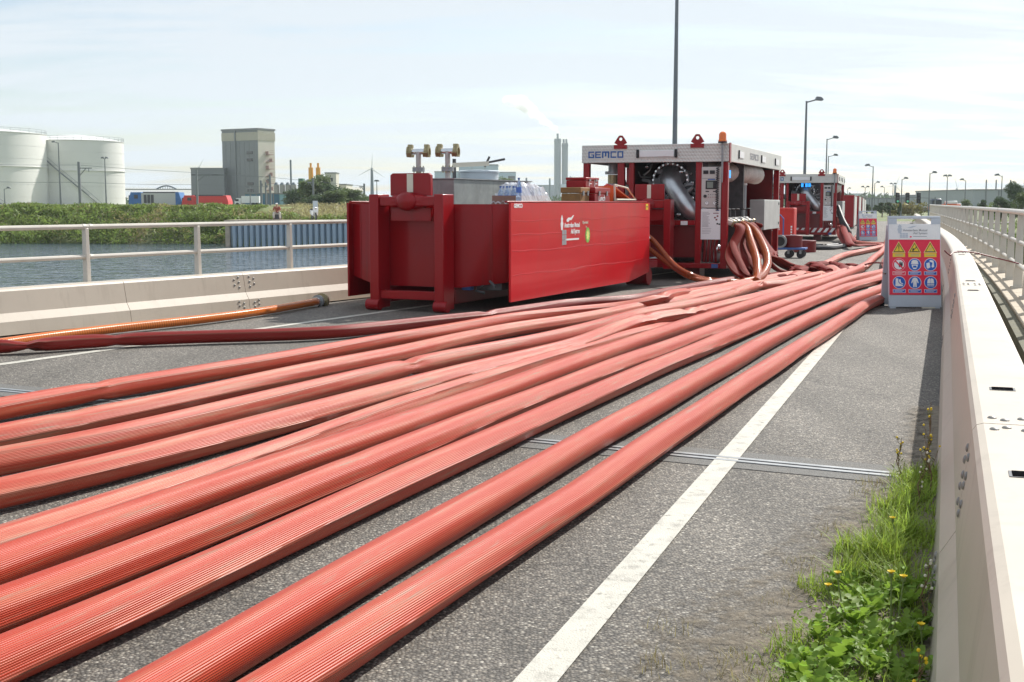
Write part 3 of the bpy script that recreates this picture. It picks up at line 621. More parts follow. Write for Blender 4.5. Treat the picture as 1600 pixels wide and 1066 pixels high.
n = 16000; X = rng.uniform(-26, 2, n); dd = rng.uniform(2.5, 46, n)**1.0; zb = .12+np.clip(dd-5, 0, 45)/45*1.0
cen = np.stack([X, np.array([shore(max(x, -23.9)) for x in X])+dd, zb+rng.uniform(0, .55, n)], 1)
V, F = leafquads(cen, .26, .0, .25); stuff(npmesh('dry_grass', V, F, M['drygrass']), 'tall yellow dry grass on the field behind the quay', 'grass')
n = 5200; X = rng.uniform(-28, -4, n); cen = np.stack([X, np.array([shore(max(x, -23.9)) for x in X])+2.6+rng.uniform(0, 2.5, n), .15+rng.uniform(0, .75, n)*(1+.4*vnoise(X, .9))*.6], 1)
V, F = leafquads(cen, .16, .2, .5); stuff(npmesh('quay_weeds', V, F, M['bushleaf']), 'low green weeds growing right behind the quay cap', 'weeds')
n = 9000; X = rng.uniform(26, 62, n); dd = rng.uniform(1, 9, n); cen = np.stack([X, np.array([shore(x) for x in X])+dd, np.where(dd < 6, -2.1+dd/6*1.9, -.15)+rng.uniform(0, .7, n)], 1)
V, F = leafquads(cen, .2, .2, .4); stuff(npmesh('verge_reeds', V, F, M['bushleaf']), 'green reeds on the bank seen between the right railing posts', 'reeds')
# ---------------------------------------------------------------- fire hoses
def hose(label, pts, m, r=.088, w=1.0, h=.93, roll=.5, kinks=(), crease=.10, wob=.006, step=.10, name='fire_hose', group=None, grounded=True, seed=0, flat=None, cat='fire hose', rsc=None, couple=True, smooth=14):
    """pts: world points of the centre line; cross-section slightly flattened with two crease ridges at angle roll"""
    P = crom(pts, step); n = 44; L = [0]
    if smooth:
        A = np.array([p[:] for p in P])
        near = np.clip((12.5-A[1:-1, 1:2])/3, 0, 1)*.5 if grounded else 0
        for _ in range(170 if grounded else 0): A[1:-1] += near*((A[:-2]+A[2:])*.5-A[1:-1])
        for _ in range(smooth): A[1:-1] = A[1:-1]*.5+(A[:-2]+A[2:])*.25
        P = [Vector(a) for a in A]
    for a, b_ in zip(P, P[1:]): L.append(L[-1]+(b_-a).length)
    V = np.zeros((len(P), n, 3)); UV = np.zeros((len(P), n+1, 2)); th = np.linspace(0, 2*PI, n, endpoint=False)
    rs = np.random.default_rng(seed+11); ph = rs.uniform(0, 6, 8); kk = []
    for kx in kinks:
        kp = kx[0]; j = min(range(len(P)), key=lambda i: (P[i].xy-kp.xy).length); kk.append((L[j], kx[1] if len(kx) > 1 else 1, kx[2] if len(kx) > 2 else .12))
    for i, p in enumerate(P):
        a = P[max(0, i-1)]; b_ = P[min(len(P)-1, i+1)]; d = (b_-a).normalized()
        u = Vector((d.y, -d.x, 0)); u = u.normalized() if u.length > .05 else Vector((1, 0, 0)); v_ = u.cross(d).normalized()
        if v_.z < 0 and abs(d.z) < .7: v_ = -v_
        l = L[i]; rl = roll+.25*math.sin(l*.35+ph[0])+.12*math.sin(l*1.1+ph[1])
        ww, hh, lat = w, h, wob*math.sin(l*.9+ph[2])+wob*.6*math.sin(l*2.3+ph[3]); rr = 1+.02*math.sin(l*1.7+ph[4]); cs = crease; pinch = 0
        hh *= 1+.03*math.sin(l*.8+ph[5])
        if flat is not None: hh = flat(l/L[-1])*hh; ww *= 1+.35*(1-flat(l/L[-1]))
        for lk, st, wd in kk:
            g = math.exp(-((l-lk)/wd)**2); g2 = math.exp(-((l-lk-.07)/(wd*.3))**2)-.7*math.exp(-((l-lk+.05)/(wd*.35))**2)
            hh *= 1-.34*g*st; ww *= 1+.10*g*st; cs += .2*g*st; pinch += .30*g2*st
        q = np.abs(np.angle(np.exp(1j*(th-rl)))); q2 = np.abs(np.angle(np.exp(1j*(th-rl-PI))))
        prof = 1+cs*np.exp(-(q/.13)**2)+cs*np.exp(-(q2/.13)**2)-.03*np.exp(-((q-.5)/.25)**2)
        prof = prof*(1+pinch*np.sin(th*2+1+ph[6])+.5*pinch*np.sin(th*5+ph[7]))
        sc_ = r*(rsc(l/L[-1]) if rsc else 1)*rr
        X_ = np.cos(th)*prof*ww*sc_+lat; Y_ = np.sin(th)*prof*hh*sc_
        V[i] = np.array(p)+np.outer(X_, np.array(u))+np.outer(Y_, np.array(v_))
        if grounded: V[i, :, 2] = np.maximum(V[i, :, 2], p.z-r*h+.008+0*Y_)
        UV[i, :, 0] = np.arange(n+1)/n-rl/(2*PI)+2; UV[i, :, 1] = l
    m_ = len(P); F = np.array([[i*n+k, i*n+(k+1) % n, (i+1)*n+(k+1) % n, (i+1)*n+k] for i in range(m_-1) for k in range(n)])
    o = npmesh(name, V.reshape(-1, 3), F, m, smooth=True); me = o.data; uvl = me.uv_layers.new(name='UVMap')
    uvs = np.array([[UV[i, k], UV[i, k+1], UV[i+1, k+1], UV[i+1, k]] for i in range(m_-1) for k in range(n)], dtype=np.float32); uvl.data.foreach_set('uv', uvs.ravel())
    bmh = bmesh.new(); bmh.from_mesh(me); bmesh.ops.holes_fill(bmh, edges=bmh.edges, sides=0); bmesh.ops.recalc_face_normals(bmh, faces=bmh.faces); bmh.to_mesh(me); bmh.free(); me.shade_smooth(); me.set_sharp_from_angle(angle=R(60))
    return tag(o, label, cat, group or 'red fire hoses laid along the bridge')
def gp(pts, z=.09, ext0=3.0, ext1=0):
    """picture points (or ready Vectors) of a hose's centre line -> points on the road, optionally run on past the ends"""
    P = [p if isinstance(p, Vector) else G(p[0], p[1], p[2] if len(p) > 2 else z) for p in pts]
    if ext0: P = [P[0]+(P[0]-P[1]).normalized()*ext0]+P
    if ext1: P = P+[P[-1]+(P[-1]-P[-2]).normalized()*ext1]
    return P
K_ = lambda x, y: G(x, y, .09)
far = lambda off, s0=24: [line(s_, off, .09)[0] for s_ in (s0, s0+5, s0+11)]
hose('red fire hose nearest the white edge line, passing under the shadow of the large sign', gp([(435,1077),(665,932),(912,772),(1015,697),(1190,583),(1272,529),(1319,499),(1352,478),(1390,459)], .09)+far(-.86, 23), M['hose'], roll=-.05, seed=1, kinks=((K_(890,785), .12, .1),))
hose('second red fire hose from the white edge line, round and smooth', gp([(335,1024),(400,985),(610,868),(700,816),(900,702),(1130,572),(1250,507),(1319,474),(1381,450)], .09)+far(-1.0, 25), M['hose'], roll=2.3, crease=.04, h=.97, seed=2)
hose('third red fire hose from the edge line with a sharp crease facing the road', gp([(0,1035),(200,949),(400,860),(600,765),(800,676),(1000,585),(1100,543),(1250,479),(1319,452),(1383,432)], .09)+far(-1.12, 29), M['hose'], roll=-.1, crease=.14, seed=3)
hose('fourth red fire hose, lying tight behind the sharply creased one', gp([(0,955),(200,880),(400,797),(600,712),(800,637),(1000,559),(1100,522),(1250,467),(1319,441),(1383,424)], .09)+far(-1.22, 31), M['hose'], roll=-.25, crease=.12, seed=4, kinks=((K_(560,735), .15, .1),))
hose('fifth red fire hose, glossy, curving up and away beside the folded pile', gp([(0,885),(200,812),(400,742),(600,676),(800,604),(1000,533),(1100,499),(1250,453),(1319,430),(1350,416),(1366,403),(1380,391)], .09)+far(-1.4, 43), M['hose'], roll=2.0, crease=.05, seed=5)
hose('dusty sixth red fire hose with a long flat top, half tucked behind the glossy one', gp([(0,848),(200,785),(400,721),(600,643),(700,615),(850,564,.08),(1000,521,.06),(1065,505,.05),(1150,480,.05),(1300,438,.05),(1345,421,.06)], .085), M['hose_pale'], roll=.45, crease=.12, seed=6, h=.86)
hose('seventh red fire hose, brownish with a light ridge and a double kink near the containers', gp([(0,773),(200,730),(400,668),(600,616),(700,587),(850,553,.10),(900,540,.13),(984,506,.16),(1030,497,.17),(1079,490,.16),(1109,484,.14),(1175,467,.11),(1250,446),(1304,430),(1330,421)], .09), M['hose_pale'], roll=.15, crease=.12, seed=7, kinks=((K_(984,508), .8, .1),(K_(1031,497), 1.2, .13),(K_(1045,494), 1, .08)))
hose('eighth red fire hose with a dented collar opposite the front of the nearest container', gp([(0,723),(200,688),(400,628),(600,584),(700,558),(800,541),(900,520),(1000,491),(1044,483),(1119,467),(1184,447),(1222,445),(1250,437),(1289,428)], .095), M['hose_pale'], roll=.9, crease=.06, seed=8, kinks=((K_(630,575), .9, .1),(K_(1184,448), 1.1, .12),(K_(1150,460), .7, .1)))
hose('ninth red fire hose, narrow pale one with a soft fold at the left', gp([(0,683),(200,646),(400,596),(600,558),(700,535),(800,515),(900,500),(1000,480),(1047,474),(1091,463),(1137,455),(1175,447),(1240,436)], .088), M['hose_pale'], roll=-.2, crease=.09, seed=9, kinks=((K_(120,664), .3, .12),), r=.086)
hose('tenth red fire hose, dark at the left, its far end twisted over the others', gp([(0,638),(130,611),(200,603),(400,570),(600,533),(700,517),(800,499),(902,487),(960,482),(1012,474,.14),(1036,465,.2),(1058,459,.16),(1088,457),(1120,452)], .09), M['hose'], roll=.5, crease=.08, seed=10, kinks=((K_(132,611), .5, .10),(K_(1016,476), 1.2, .13),(K_(1060,460), 1.1, .12)), r=.086)
hose('dark red fire hose farthest from the edge line, lying beside the orange hose', gp([(0,542),(42,541),(150,533),(300,527),(500,521),(600,511),(700,500),(754,495),(780,491),(850,481),(900,474),(987,468),(1044,456),(1119,442),(1194,431)], .085, ext1=.25), M['hose_dark'], roll=.7, crease=.06, seed=11, kinks=((K_(42,541), 1.7, .14),(K_(185,532), .9, .1),(K_(760,494), 1, .1)), r=.08)
hose('short red fire hose ending under the dark hoses of the pump unit, its end folded', gp([(1040,470,.05),(1100,458),(1150,446),(1240,429),(1262,425)], .09, ext0=0), M['hose_pale'], roll=.3, crease=.1, seed=12, kinks=((K_(1243,428), 1.5, .12),), r=.09)
hose('far red fire hose looping out to the right behind the folded pile', gp([(1262,424,.08),(1291,412),(1319,399),(1356,391),(1379,384)], .09, ext0=0)+[line(48, -2.6, .09)[0], line(60, -2.7, .09)[0]], M['hose_pale'], roll=.3, seed=13)
hose('red fire hose ending in a flattened mouth at the right end of the folded pile', gp([(1250,438,.05),(1300,428,.09),(1340,420,.09),(1352,417,.1)], .09, ext0=0), M['hose_pale'], roll=.2, seed=14, crease=.15, kinks=((K_(1335,420), 1.2, .12),), h=.8)
# folded flat hoses in the pile
fl = lambda a: (lambda t: a)
for k, (pts, lb_, mm) in enumerate((
    ([(1238,432,.10),(1255,420,.18),(1272,415,.22),(1285,421,.16),(1300,428,.1)], 'flat folded hose making the peak of the pile nearest the dark hoses', 'hose_pale'),
    ([(1262,416,.2),(1272,412,.28),(1290,424,.15),(1302,431,.09)], 'flat hose bent sharply over the top of the folded pile', 'hose_flat'),
    ([(1278,413,.2),(1296,412,.2),(1318,417,.16),(1322,424,.1)], 'dark flat hose on the right side of the folded pile', 'hose_flat'),
    ([(1240,427,.09),(1265,427,.12),(1290,430,.1),(1308,424,.14),(1300,417,.18)], 'flat pink hose looping round the front of the folded pile', 'hose_pale'),
    ([(1285,416,.12),(1320,413,.14),(1340,417,.1)], 'dark limp hose reaching from the pile to the right', 'hose_flat'),
    ([(1245,424,.16),(1263,419,.2),(1280,417,.24),(1296,424,.16)], 'limp dark hose crossing the middle of the folded pile', 'hose_flat'))):
    hose(lb_, [G(*p) for p in pts], M[mm], r=.105, w=1.15, h=.42+.08*(k % 3), roll=0, smooth=3, crease=.12, seed=30+k, step=.06, wob=.02, kinks=((G(*pts[1]), 1.2, .1), (G(*pts[-2]), 1.0, .1)), group='folded flat hoses in the pile', grounded=False)
# orange suction hose with coupling
sh = thing('suction_hose', 'ribbed orange suction hose with a steel coupling lying at the foot of the left barrier', 'hose', (0,0,0))
P_ = gp([(40,531),(60,528),(180,513.5),(300,501),(400,488),(495,471.5)], .075, ext0=3)
o = hose(None, P_, M['suction'], r=.056, h=1, roll=1, crease=0, seed=15, name='orange_tube', wob=.002); o.parent = sh
for k_ in ('label', 'category', 'group'):
    if k_ in o: del o[k_]
e = P_[-1]; d = (P_[-1]-P_[-2]).normalized()
MB().cyl(e-d*.05, e+d*.16, .075, n=20).build('sleeve', M['chrome'], sh)
MB().cyl(e+d*.16, e+d*.20, .115, n=20).build('flange', M['brass'], sh); MB().cyl(e+d*.02, e+d*.05, .10, n=20).build('clamp_ring', M['steel'], sh); MB().cyl(e+d*.20, e+d*.27, .085, .08, n=20).build('coupling_end', M['chrome'], sh)
# ---------------------------------------------------------------- hook-lift container
YC = R(24.96); CO = G(797, 489); W1, L1 = 2.70, 6.1
corigin = CO+Vector((-math.cos(YC), math.sin(YC), 0))*W1
def make_hookframe(t_, x0, red, top=1.67, plate=True):
    for s_ in (-1, 1):
        MB().box(x0+s_*.53-.075, x0+s_*.53+.075, -.45, -.12, .03, top).build('post', red, t_, bevel=.012)
        b = MB(); b.box(x0+s_*.53-.055, x0+s_*.53+.055, -.46, -.452, .1, top-.1)
        MB().cyl((x0+s_*.53-.13*(1 if s_ < 0 else .6), -.42, .085), (x0+s_*.53+.13*(1 if s_ > 0 else .6), -.42, .085), .08, n=18).build('foot_roller', red, t_)
    MB().box(x0-.455, x0+.455, -.42, -.20, top-.17, top-.03).build('cross_bar', red, t_, bevel=.02)
    b = MB(); b.sphere((x0-.01, -.40, top-.10), .135, 18, 12, (1.25, .75, 1)); b.build('hook_eye', red, t_)
    MB().cyl((x0-.25, -.33, top-.1), (x0+.25, -.33, top-.1), .095, n=18).build('hook_bar', red, t_)
    MB().box(x0-.455, x0+.455, -.40, -.24, .17, .29).build('lower_cross_bar', red, t_, bevel=.01)
    if plate:
        MB().prism([(x0-.33, top-.02), (x0+.33, top-.02), (x0+.33, top+.27), (x0+.29, top+.30), (x0-.29, top+.30), (x0-.33, top+.27)], lambda u, v_, d_: (u, d_, v_), -.30, -.24).build('top_plate', red, t_, smooth=False)
        MB().box(x0-.055, x0+.045, -.305, -.301, top+.03, top+.29).build('marker_strip', M['cream'], t_, smooth=False)
        MB().box(x0-.33, x0+.33, -.30, -.24, top-.38, top-.19).build('lower_plate', red, t_, bevel=.006)
c1 = thing('hooklift_container', 'open-topped red hook-lift container nearest the camera, with a grey tank and water bottles on top', 'container', corigin, -YC)
rd = M['red']
MB().prism([(0, .15), (L1-1.1, .15), (L1, .27), (L1, 1.55), (0, 1.55)], lambda u, v_, d_: (d_, u, v_), W1-.02, W1+.012).build('side_panel', M['red_lit_side'], c1, smooth=False)
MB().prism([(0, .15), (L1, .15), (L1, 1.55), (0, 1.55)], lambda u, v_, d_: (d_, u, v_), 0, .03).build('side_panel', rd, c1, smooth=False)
b = MB(); pl = [(.031, .12), (.12, .10), (.55, -.08), (1.95, -.08), (2.60, .07), (2.679, .12)]
n_ = len(pl); zb_ = [.46, .43, .34, .34, .42, .46]
b.add([(x, y, z) for (x, y), z in zip(pl, zb_)]+[(x, y, 1.53) for x, y in pl]+[(x, y+.04, z) for (x, y), z in zip(pl, zb_)]+[(x, y+.04, 1.53) for x, y in pl],
      [(i, i+1, n_+i+1, n_+i) for i in range(n_-1)]+[(2*n_+i+1, 2*n_+i, 3*n_+i, 3*n_+i+1) for i in range(n_-1)]+[(n_+i, n_+i+1, 3*n_+i+1, 3*n_+i) for i in range(n_-1)]+[(i+1, i, 2*n_+i, 2*n_+i+1) for i in range(n_-1)])
o = b.build('front_wall', rd, c1); o.data.set_sharp_from_angle(angle=R(80))
for x, y in ((.20, .06), (2.40, .02)): MB().box(x, x+.012, y-.006, y+.02, .42, 1.5).build('weld_seam', rd, c1)
for zz, ph_ in ((.52, 0), (.86, 1), (1.10, 2.1), (1.30, 3.3)):
    MB().tube([(W1+.0095, .02+q*(L1-.04)/40, zz+.010*math.sin(q*.35+ph_)+.006*math.sin(q*1.1+ph_*2)) for q in range(41)], .0055, 8).build('pressed_line', M['red_lit_side'], c1)
MB().box(.031, W1-.021, L1-.05, L1, .35, 1.53).build('rear_wall', rd, c1, smooth=False)
MB().box(.031, W1-.021, .17, L1-.06, 1.38, 1.44).build('deck', M['steel_dark'], c1, smooth=False)
MB().box(.031, W1-.021, .72, L1-.06, .40, .46).build('floor', M['steel_dark'], c1, smooth=False)
for x in (.04, W1-.09): MB().box(x, x+.05, .0, L1, 1.551, 1.575).build('top_rail', rd, c1, bevel=.008)
x0c = 1.27
make_hookframe(c1, x0c, rd)
for s_ in (-1, 1): MB().box(x0c+s_*.53-.07, x0c+s_*.53+.07, -.09, L1-.3, .10, .32).build('chassis_rail', M['darkred'], c1, bevel=.01)
for y in (.8, 1.9, 3.0, 4.2, 5.3): MB().box(.06, W1-.05, y, y+.10, .325, .395).build('cross_member', M['darkred'], c1, smooth=False)
MB().box(x0c+.66, x0c+.80, .0, .12, .30, .46).build('socket', M['blue'], c1, bevel=.01)
MB().tube([(x0c+.95, .05, .42), (x0c+1.0, 0, .36), (x0c+.9, -.02, .30), (x0c+1.03, .0, .27)], .022, 8).build('valve_handle', M['steel_dark'], c1)
MB().box(x0c+.85, x0c+1.25, .1, .4, .30, .41).build('valve_block', M['steel_dark'], c1, bevel=.01)
MB().tube([(x0c+1.1, .02, .44), (x0c+1.2, 0, .36)], .02, 8).build('valve_handle', M['steel_dark'], c1)
# rear roller foot and handle loop
for x in (.55, W1-.45):
    MB().box(x-.15, x+.46, L1+.01, L1+.50, .34, .47).build('rear_bumper', rd, c1, bevel=.01)
    MB().cyl((x-.05, L1+.25, .17), (x+.38, L1+.25, .17), .165, n=20).build('rear_roller', rd, c1)
MB().tube([(W1-.15, L1+.0, .98), (W1-.15, L1+.3, .97), (W1-.15, L1+.45, .85), (W1-.15, L1+.48, .6)], .028, 8).build('handle_loop', rd, c1)
# lettering and stickers on the side, read from the right
RS = (PI/2, 0, PI/2); SX = W1+.014
text('GEMCO', .075, M['white'], c1, (SX, .10, 1.505), RS, fat=.004, sx=1.1)
text('Amsterdam Mutual', .10, M['white'], c1, (SX, 2.60, 1.20), RS, align='RIGHT', fat=.0035, sx=.82)
text('Aid System', .10, M['white'], c1, (SX, 2.60, 1.10), RS, align='RIGHT', fat=.0035, sx=.82)
text('Operated', .062, M['cream'], c1, (SX, 2.72, 1.235), RS, fat=.001); text('by', .055, M['cream'], c1, (SX, 2.86, 1.165), RS)
poly([(-.03,0),(.03,0),(.055,.10),(.03,.14),(.045,.17),(0,.24),(-.045,.17),(-.03,.14),(-.055,.10)], M['white'], 'emblem', c1, (SX, 1.86, 1.13), RS)
for (y, z) in ((0,0),(.09,0),(0,.08),(.09,.08),(0,.16),(.09,.16)): poly([(0,0),(.083,0),(.083,.073),(0,.073)], M['print_grey'], 'decal_block', c1, (SX, 1.87+y, .90+z), RS)
poly([(0,0),(.62,.0),(.62,.028),(.1,.028)], M['white'], 'decal_line', c1, (SX, 1.95, .965), RS)
poly([(0,0),(.07,-.01),(.12,.02),(.20,.02),(.30,.09),(.27,.10),(.18,.06),(.07,.06),(0,.03)], M['white'], 'decal_ship', c1, (SX, 2.05, 1.26), RS)
lg = mat('logo_green', (.16, .50, .06), .4); ly = mat('logo_yellow', (.85, .85, .25), .4)
poly([(.10*math.cos(a), .125*math.sin(a)) for a in np.linspace(0, 2*PI, 18, endpoint=False)], lg, 'logo', c1, (SX, 2.95, 1.03), RS, th=.001)
poly([((.075 if k % 2 else .045)*math.cos(a), (.095 if k % 2 else .06)*math.sin(a)) for k, a in enumerate(np.linspace(0, 2*PI, 18, endpoint=False))], ly, 'logo_sun', c1, (SX+.002, 2.95, 1.03), RS)
poly([(0,0),(.13,0),(.13,.11),(0,.11)], M['signyellow'], 'sticker', c1, (SX, 5.86, 1.42), RS)
poly([(.02,.05),(.11,.05),(.11,.065),(.02,.065)], M['signblack'], 'sticker_print', c1, (SX+.002, 5.86, 1.42), RS)
def onc(x, y, z):
    return corigin+Vector((x*math.cos(YC)+y*math.sin(YC), -x*math.sin(YC)+y*math.cos(YC), z))
# grey tank in the container
tk = thing('steel_tank', 'grey galvanised tank with a round hatch standing in the nearest container', 'tank', onc(0, 0, 1.44), -YC)
MB().box(.45, 1.50, .60, 3.4, 0, .46).build('shell', M['tankgrey'], tk, bevel=.01); MB().box(.43, 1.52, .58, 3.42, .461, .475).build('top_sheet', M['steel'], tk, smooth=False)
b = MB(); b.lathe([(.31, 0), (.31, .11), (.33, .115), (.33, .135), (.30, .15), (.1, .16), (.01, .16)], n=32); o = b.build('hatch', M['lid'], tk); o.location = (1.17, 2.1, .476)
Mx = Matrix.Translation((.98, 1.72, .67)) @ Euler((0, R(-3), R(36))).to_matrix().to_4x4()
MB().box(-.08, .50, -.03, .03, .0, .07, Mx).build('clamp_bar', M['cream'], tk); MB().cyl((.93, 1.70, .476), (.93, 1.70, .80), .03, n=10).build('hinge_post', M['steel_dark'], tk)
MB().tube([(1.32, 2.0, .68), (1.38, 2.05, .84)], .018, 6).tube([(1.33, 2.02, .74), (1.62, 2.12, .80)], .018, 6).build('clamp_lever', M['steel_dark'], tk)
def tee(x, y, label, rz):
    t_ = thing('tee_coupling', label, 'pipe coupling', onc(x, y, 1.92), rz-YC)
    MB().cyl((0,0,0), (0,0,.10), .055, n=16).build('neck', M['pipe_rust'], t_); MB().cyl((0,0,.10), (0,0,.135), .125, n=20).build('flange', M['steel'], t_); MB().cyl((0,0,.138), (0,0,.165), .125, n=20).build('flange', M['steel'], t_)
    for k in range(8): a = k*PI/4; MB().cyl((.1*math.cos(a), .1*math.sin(a), .08), (.1*math.cos(a), .1*math.sin(a), .185), .012, n=6).build('bolt', M['brass'], t_)
    MB().tube([(0,0,.165), (0,0,.36), (.0,0,.40)], .052, 14).build('riser', M['pipe_rust'], t_)
    MB().cyl((-.14,0,.40), (.14,0,.40), .045, n=16).build('cross_pipe', M['chrome'], t_)
    for s_ in (-1, 1):
        b = MB(); b.lathe([(.05, .13), (.07, .135), (.078, .16), (.078, .19), (.068, .195), (.082, .20), (.082, .235), (.05, .24), (.048, .22)], n=16, axis='X')
        b.v = [(s_*x, y, z+.40) for x, y, z in b.v]; b.build('coupling', M['brass'], t_)
        for a in (PI/2-.2, PI/2+PI*2/3, PI/2+PI*4/3): MB().box(s_*.175-.05, s_*.175+.05, -.035, .035, .065, .105, Matrix.Translation((0,0,.40)) @ Matrix.Rotation(a-PI/2, 4, 'X')).build('coupling_lug', M['brass'], t_)
    t_.scale = (.76, .8, 1)
    return t_
tee(.80, .78, 'left brass tee coupling behind the hook plate of the nearest container', R(8)); tee(1.29, .80, 'right brass tee coupling standing on the grey tank', R(4))
# shrink-wrapped water bottles
tr = thing('bottle_tray', 'brown cardboard tray holding the wrapped water bottles', 'tray', onc(2.12, .62, 1.445), -YC)
MB().box(0, .38, 0, 1.15, 0, .012).build('base', M['cardboard'], tr, smooth=False)
for a in ((0, .38, 0, .008), (0, .38, 1.142, 1.15), (0, .008, .009, 1.141), (.372, .38, .009, 1.141)): MB().box(*a, .0125, .21).build('side', M['cardboard'], tr, smooth=False)
gl, t, b = newmat('bottle_plastic'); b.inputs['Base Color'].default_value = (.62, .76, .92, 1); b.inputs['Transmission Weight'].default_value = .75; b.inputs['Roughness'].default_value = .08; b.inputs['IOR'].default_value = 1.3
lab = mat('bottle_label', (.08, .20, .62), .4); 
bt = thing('water_bottle', 'water bottle with a blue cap', 'bottle', (0,0,0), 0, 'water bottles in the cardboard tray')
b = MB(); b.lathe([(.036, 0), (.04, .01), (.04, .10), (.037, .12), (.04, .14), (.04, .22), (.03, .26), (.014, .29), (.013, .31)], n=12); b.build('bottle_body', gl, bt)
MB().lathe([(.0405, .12), (.0405, .20)], n=12, capped=False).build('label_band', lab, bt); MB().cyl((0,0,.31), (0,0,.335), .017, n=12).build('cap', M['blue'], bt)
first = True; pos = [(.09+.105*i, .10+.105*j) for j in range(10) for i in range(3)]
for (x, y) in pos:
    if y > .42 and random.random() < .35: continue
    p = onc(2.12+x, .62+y, 1.459)
    if first: bt.location = p; bt['label'] = 'water bottle with a blue cap, at the near left corner of the tray'; first = False
    else: bb = dup(bt, p, 0, 'small water bottle with a blue cap standing in the brown tray')
bb = dup(bt, onc(2.56, .60, 1.575), 0, 'single upright water bottle with a blue cap on the container rim', 1.0); del bb['group']
film, t, b = newmat('wrap_film'); b.inputs['Base Color'].default_value = (.92, .94, .97, 1); b.inputs['Roughness'].default_value = .15; b.inputs['Alpha'].default_value = .42
bmf = bmesh.new(); bmesh.ops.create_grid(bmf, x_segments=22, y_segments=44, size=.5)
for v_ in bmf.verts:
    x, y = v_.co.x, v_.co.y; e_ = max(abs(x), abs(y))*2; v_.co.x = x*.50+random.uniform(-.006,.006); v_.co.y = y*1.35+random.uniform(-.008,.008)
    v_.co.z = .385*(1-max(0, e_-.62)/.38*.75)-.10*max(0, y+.05)*1.5+random.uniform(-.014, .014)+.015*math.sin(x*40+y*30)
me = bpy.data.meshes.new('plastic_wrap'); bmf.to_mesh(me); bmf.free(); me.materials.append(film); o = bpy.data.objects.new('plastic_wrap', me); C.objects.link(o)
o.location = onc(2.33, 1.28, 1.45); o.rotation_euler = (0, 0, -YC); tag(o, 'crumpled clear plastic wrap over the water bottles', 'plastic wrap')
# cases
def case(label, cat, x, y, z, sx, sy, sz, m, rz=0, strap=None, name='case'):
    t_ = thing(name, label, cat, onc(x, y, z), -YC+rz); MB().box(-sx/2, sx/2, -sy/2, sy/2, 0, sz*.72).build('body', m, t_, bevel=.012); MB().box(-sx/2-.008, sx/2+.008, -sy/2-.008, sy/2+.008, sz*.74, sz).build('lid', m, t_, bevel=.012)
    for q in (-.25, .25): MB().box(sx/2+.009, sx/2+.022, sy*q-.03, sy*q+.03, sz*.62, sz*.84).build('latch', M['steel'], t_)
    return t_
case('wooden box behind the red cases on the nearest container', 'box', 2.25, 3.55, 1.445, .35, .40, .36, M['wood'], name='wooden_box')
k1 = case('lower red case with white writing on the nearest container', 'case', 2.30, 4.15, 1.445, .42, .72, .36, M['red'])
text('Lunch', .13, M['white'], k1, (.222, -.22, .18), RS, fat=.002, shear=.2)
k2 = case('smaller red case stacked on top of the lower red one', 'case', 2.22, 3.95, 1.806, .36, .60, .17, M['red'])
for y in (-.16, .10): poly([(0,0),(.02,0),(.02,.11),(0,.11)], M['white'], 'print', k2, (.182, y, .02), RS); poly([(0,0),(.10,0),(.10,.015),(0,.015)], M['white'], 'print', k2, (.182, y+.03, .06), RS)
oc = thing('open_case', 'open orange tool case with white trim on the rear end of the nearest container', 'case', onc(2.22, 5.1, 1.445), -YC)
MB().box(-.25, .30, -.35, .75, 0, .13).build('body', M['orange'], oc, bevel=.01)
MB().prism([(-.40, .13), (-.36, .40), (-.33, .40), (.65, .15), (.65, .13), (-.35, .37)], lambda u, v_, d_: (d_, u, v_), -.22, .28).build('lid', M['orange'], oc, smooth=False)
MB().tube([(.31, -.38, .14), (.31, -.42, .42), (.31, .25, .37), (.31, .72, .16), (.31, -.30, .16)], .018, 6).build('trim', M['cream'], oc)
MB().tube([(-.05, -.1, .36), (0, .05, .43), (.1, .25, .38), (.15, .5, .2)], .02, 6).build('strap', M['red'], oc)
# ---------------------------------------------------------------- pump unit
BLK = {'G': [(0,.0,.22,1),(.22,.8,1,1),(.22,0,1,.2),(.78,.2,1,.55),(.5,.42,.78,.55)], 'E': [(0,0,.22,1),(.22,.8,1,1),(.22,.42,.9,.58),(.22,0,1,.2)],
       'M': [(0,0,.2,1),(.2,.78,.4,1),(.4,.25,.6,1),(.6,.78,.8,1),(.8,0,1,1)], 'C': [(0,0,.22,1),(.22,.8,1,1),(.22,0,1,.2)], 'O': [(0,0,.22,1),(.22,.8,.78,1),(.22,0,.78,.2),(.78,0,1,1)]}
def blocktext(s_, h, wd, m, parent, fn):
    x = 0
    for ch in s_:
        b = MB(); k = 1.25 if ch == 'M' else 1
        for (x0, y0, x1, y1) in BLK[ch]: b.prism([(x+x0*wd*k, y0*h), (x+x1*wd*k, y0*h), (x+x1*wd*k, y1*h), (x+x0*wd*k, y1*h)], fn, 0, .002)
        b.build('letter', m, parent, smooth=False); x += wd*k*1.16
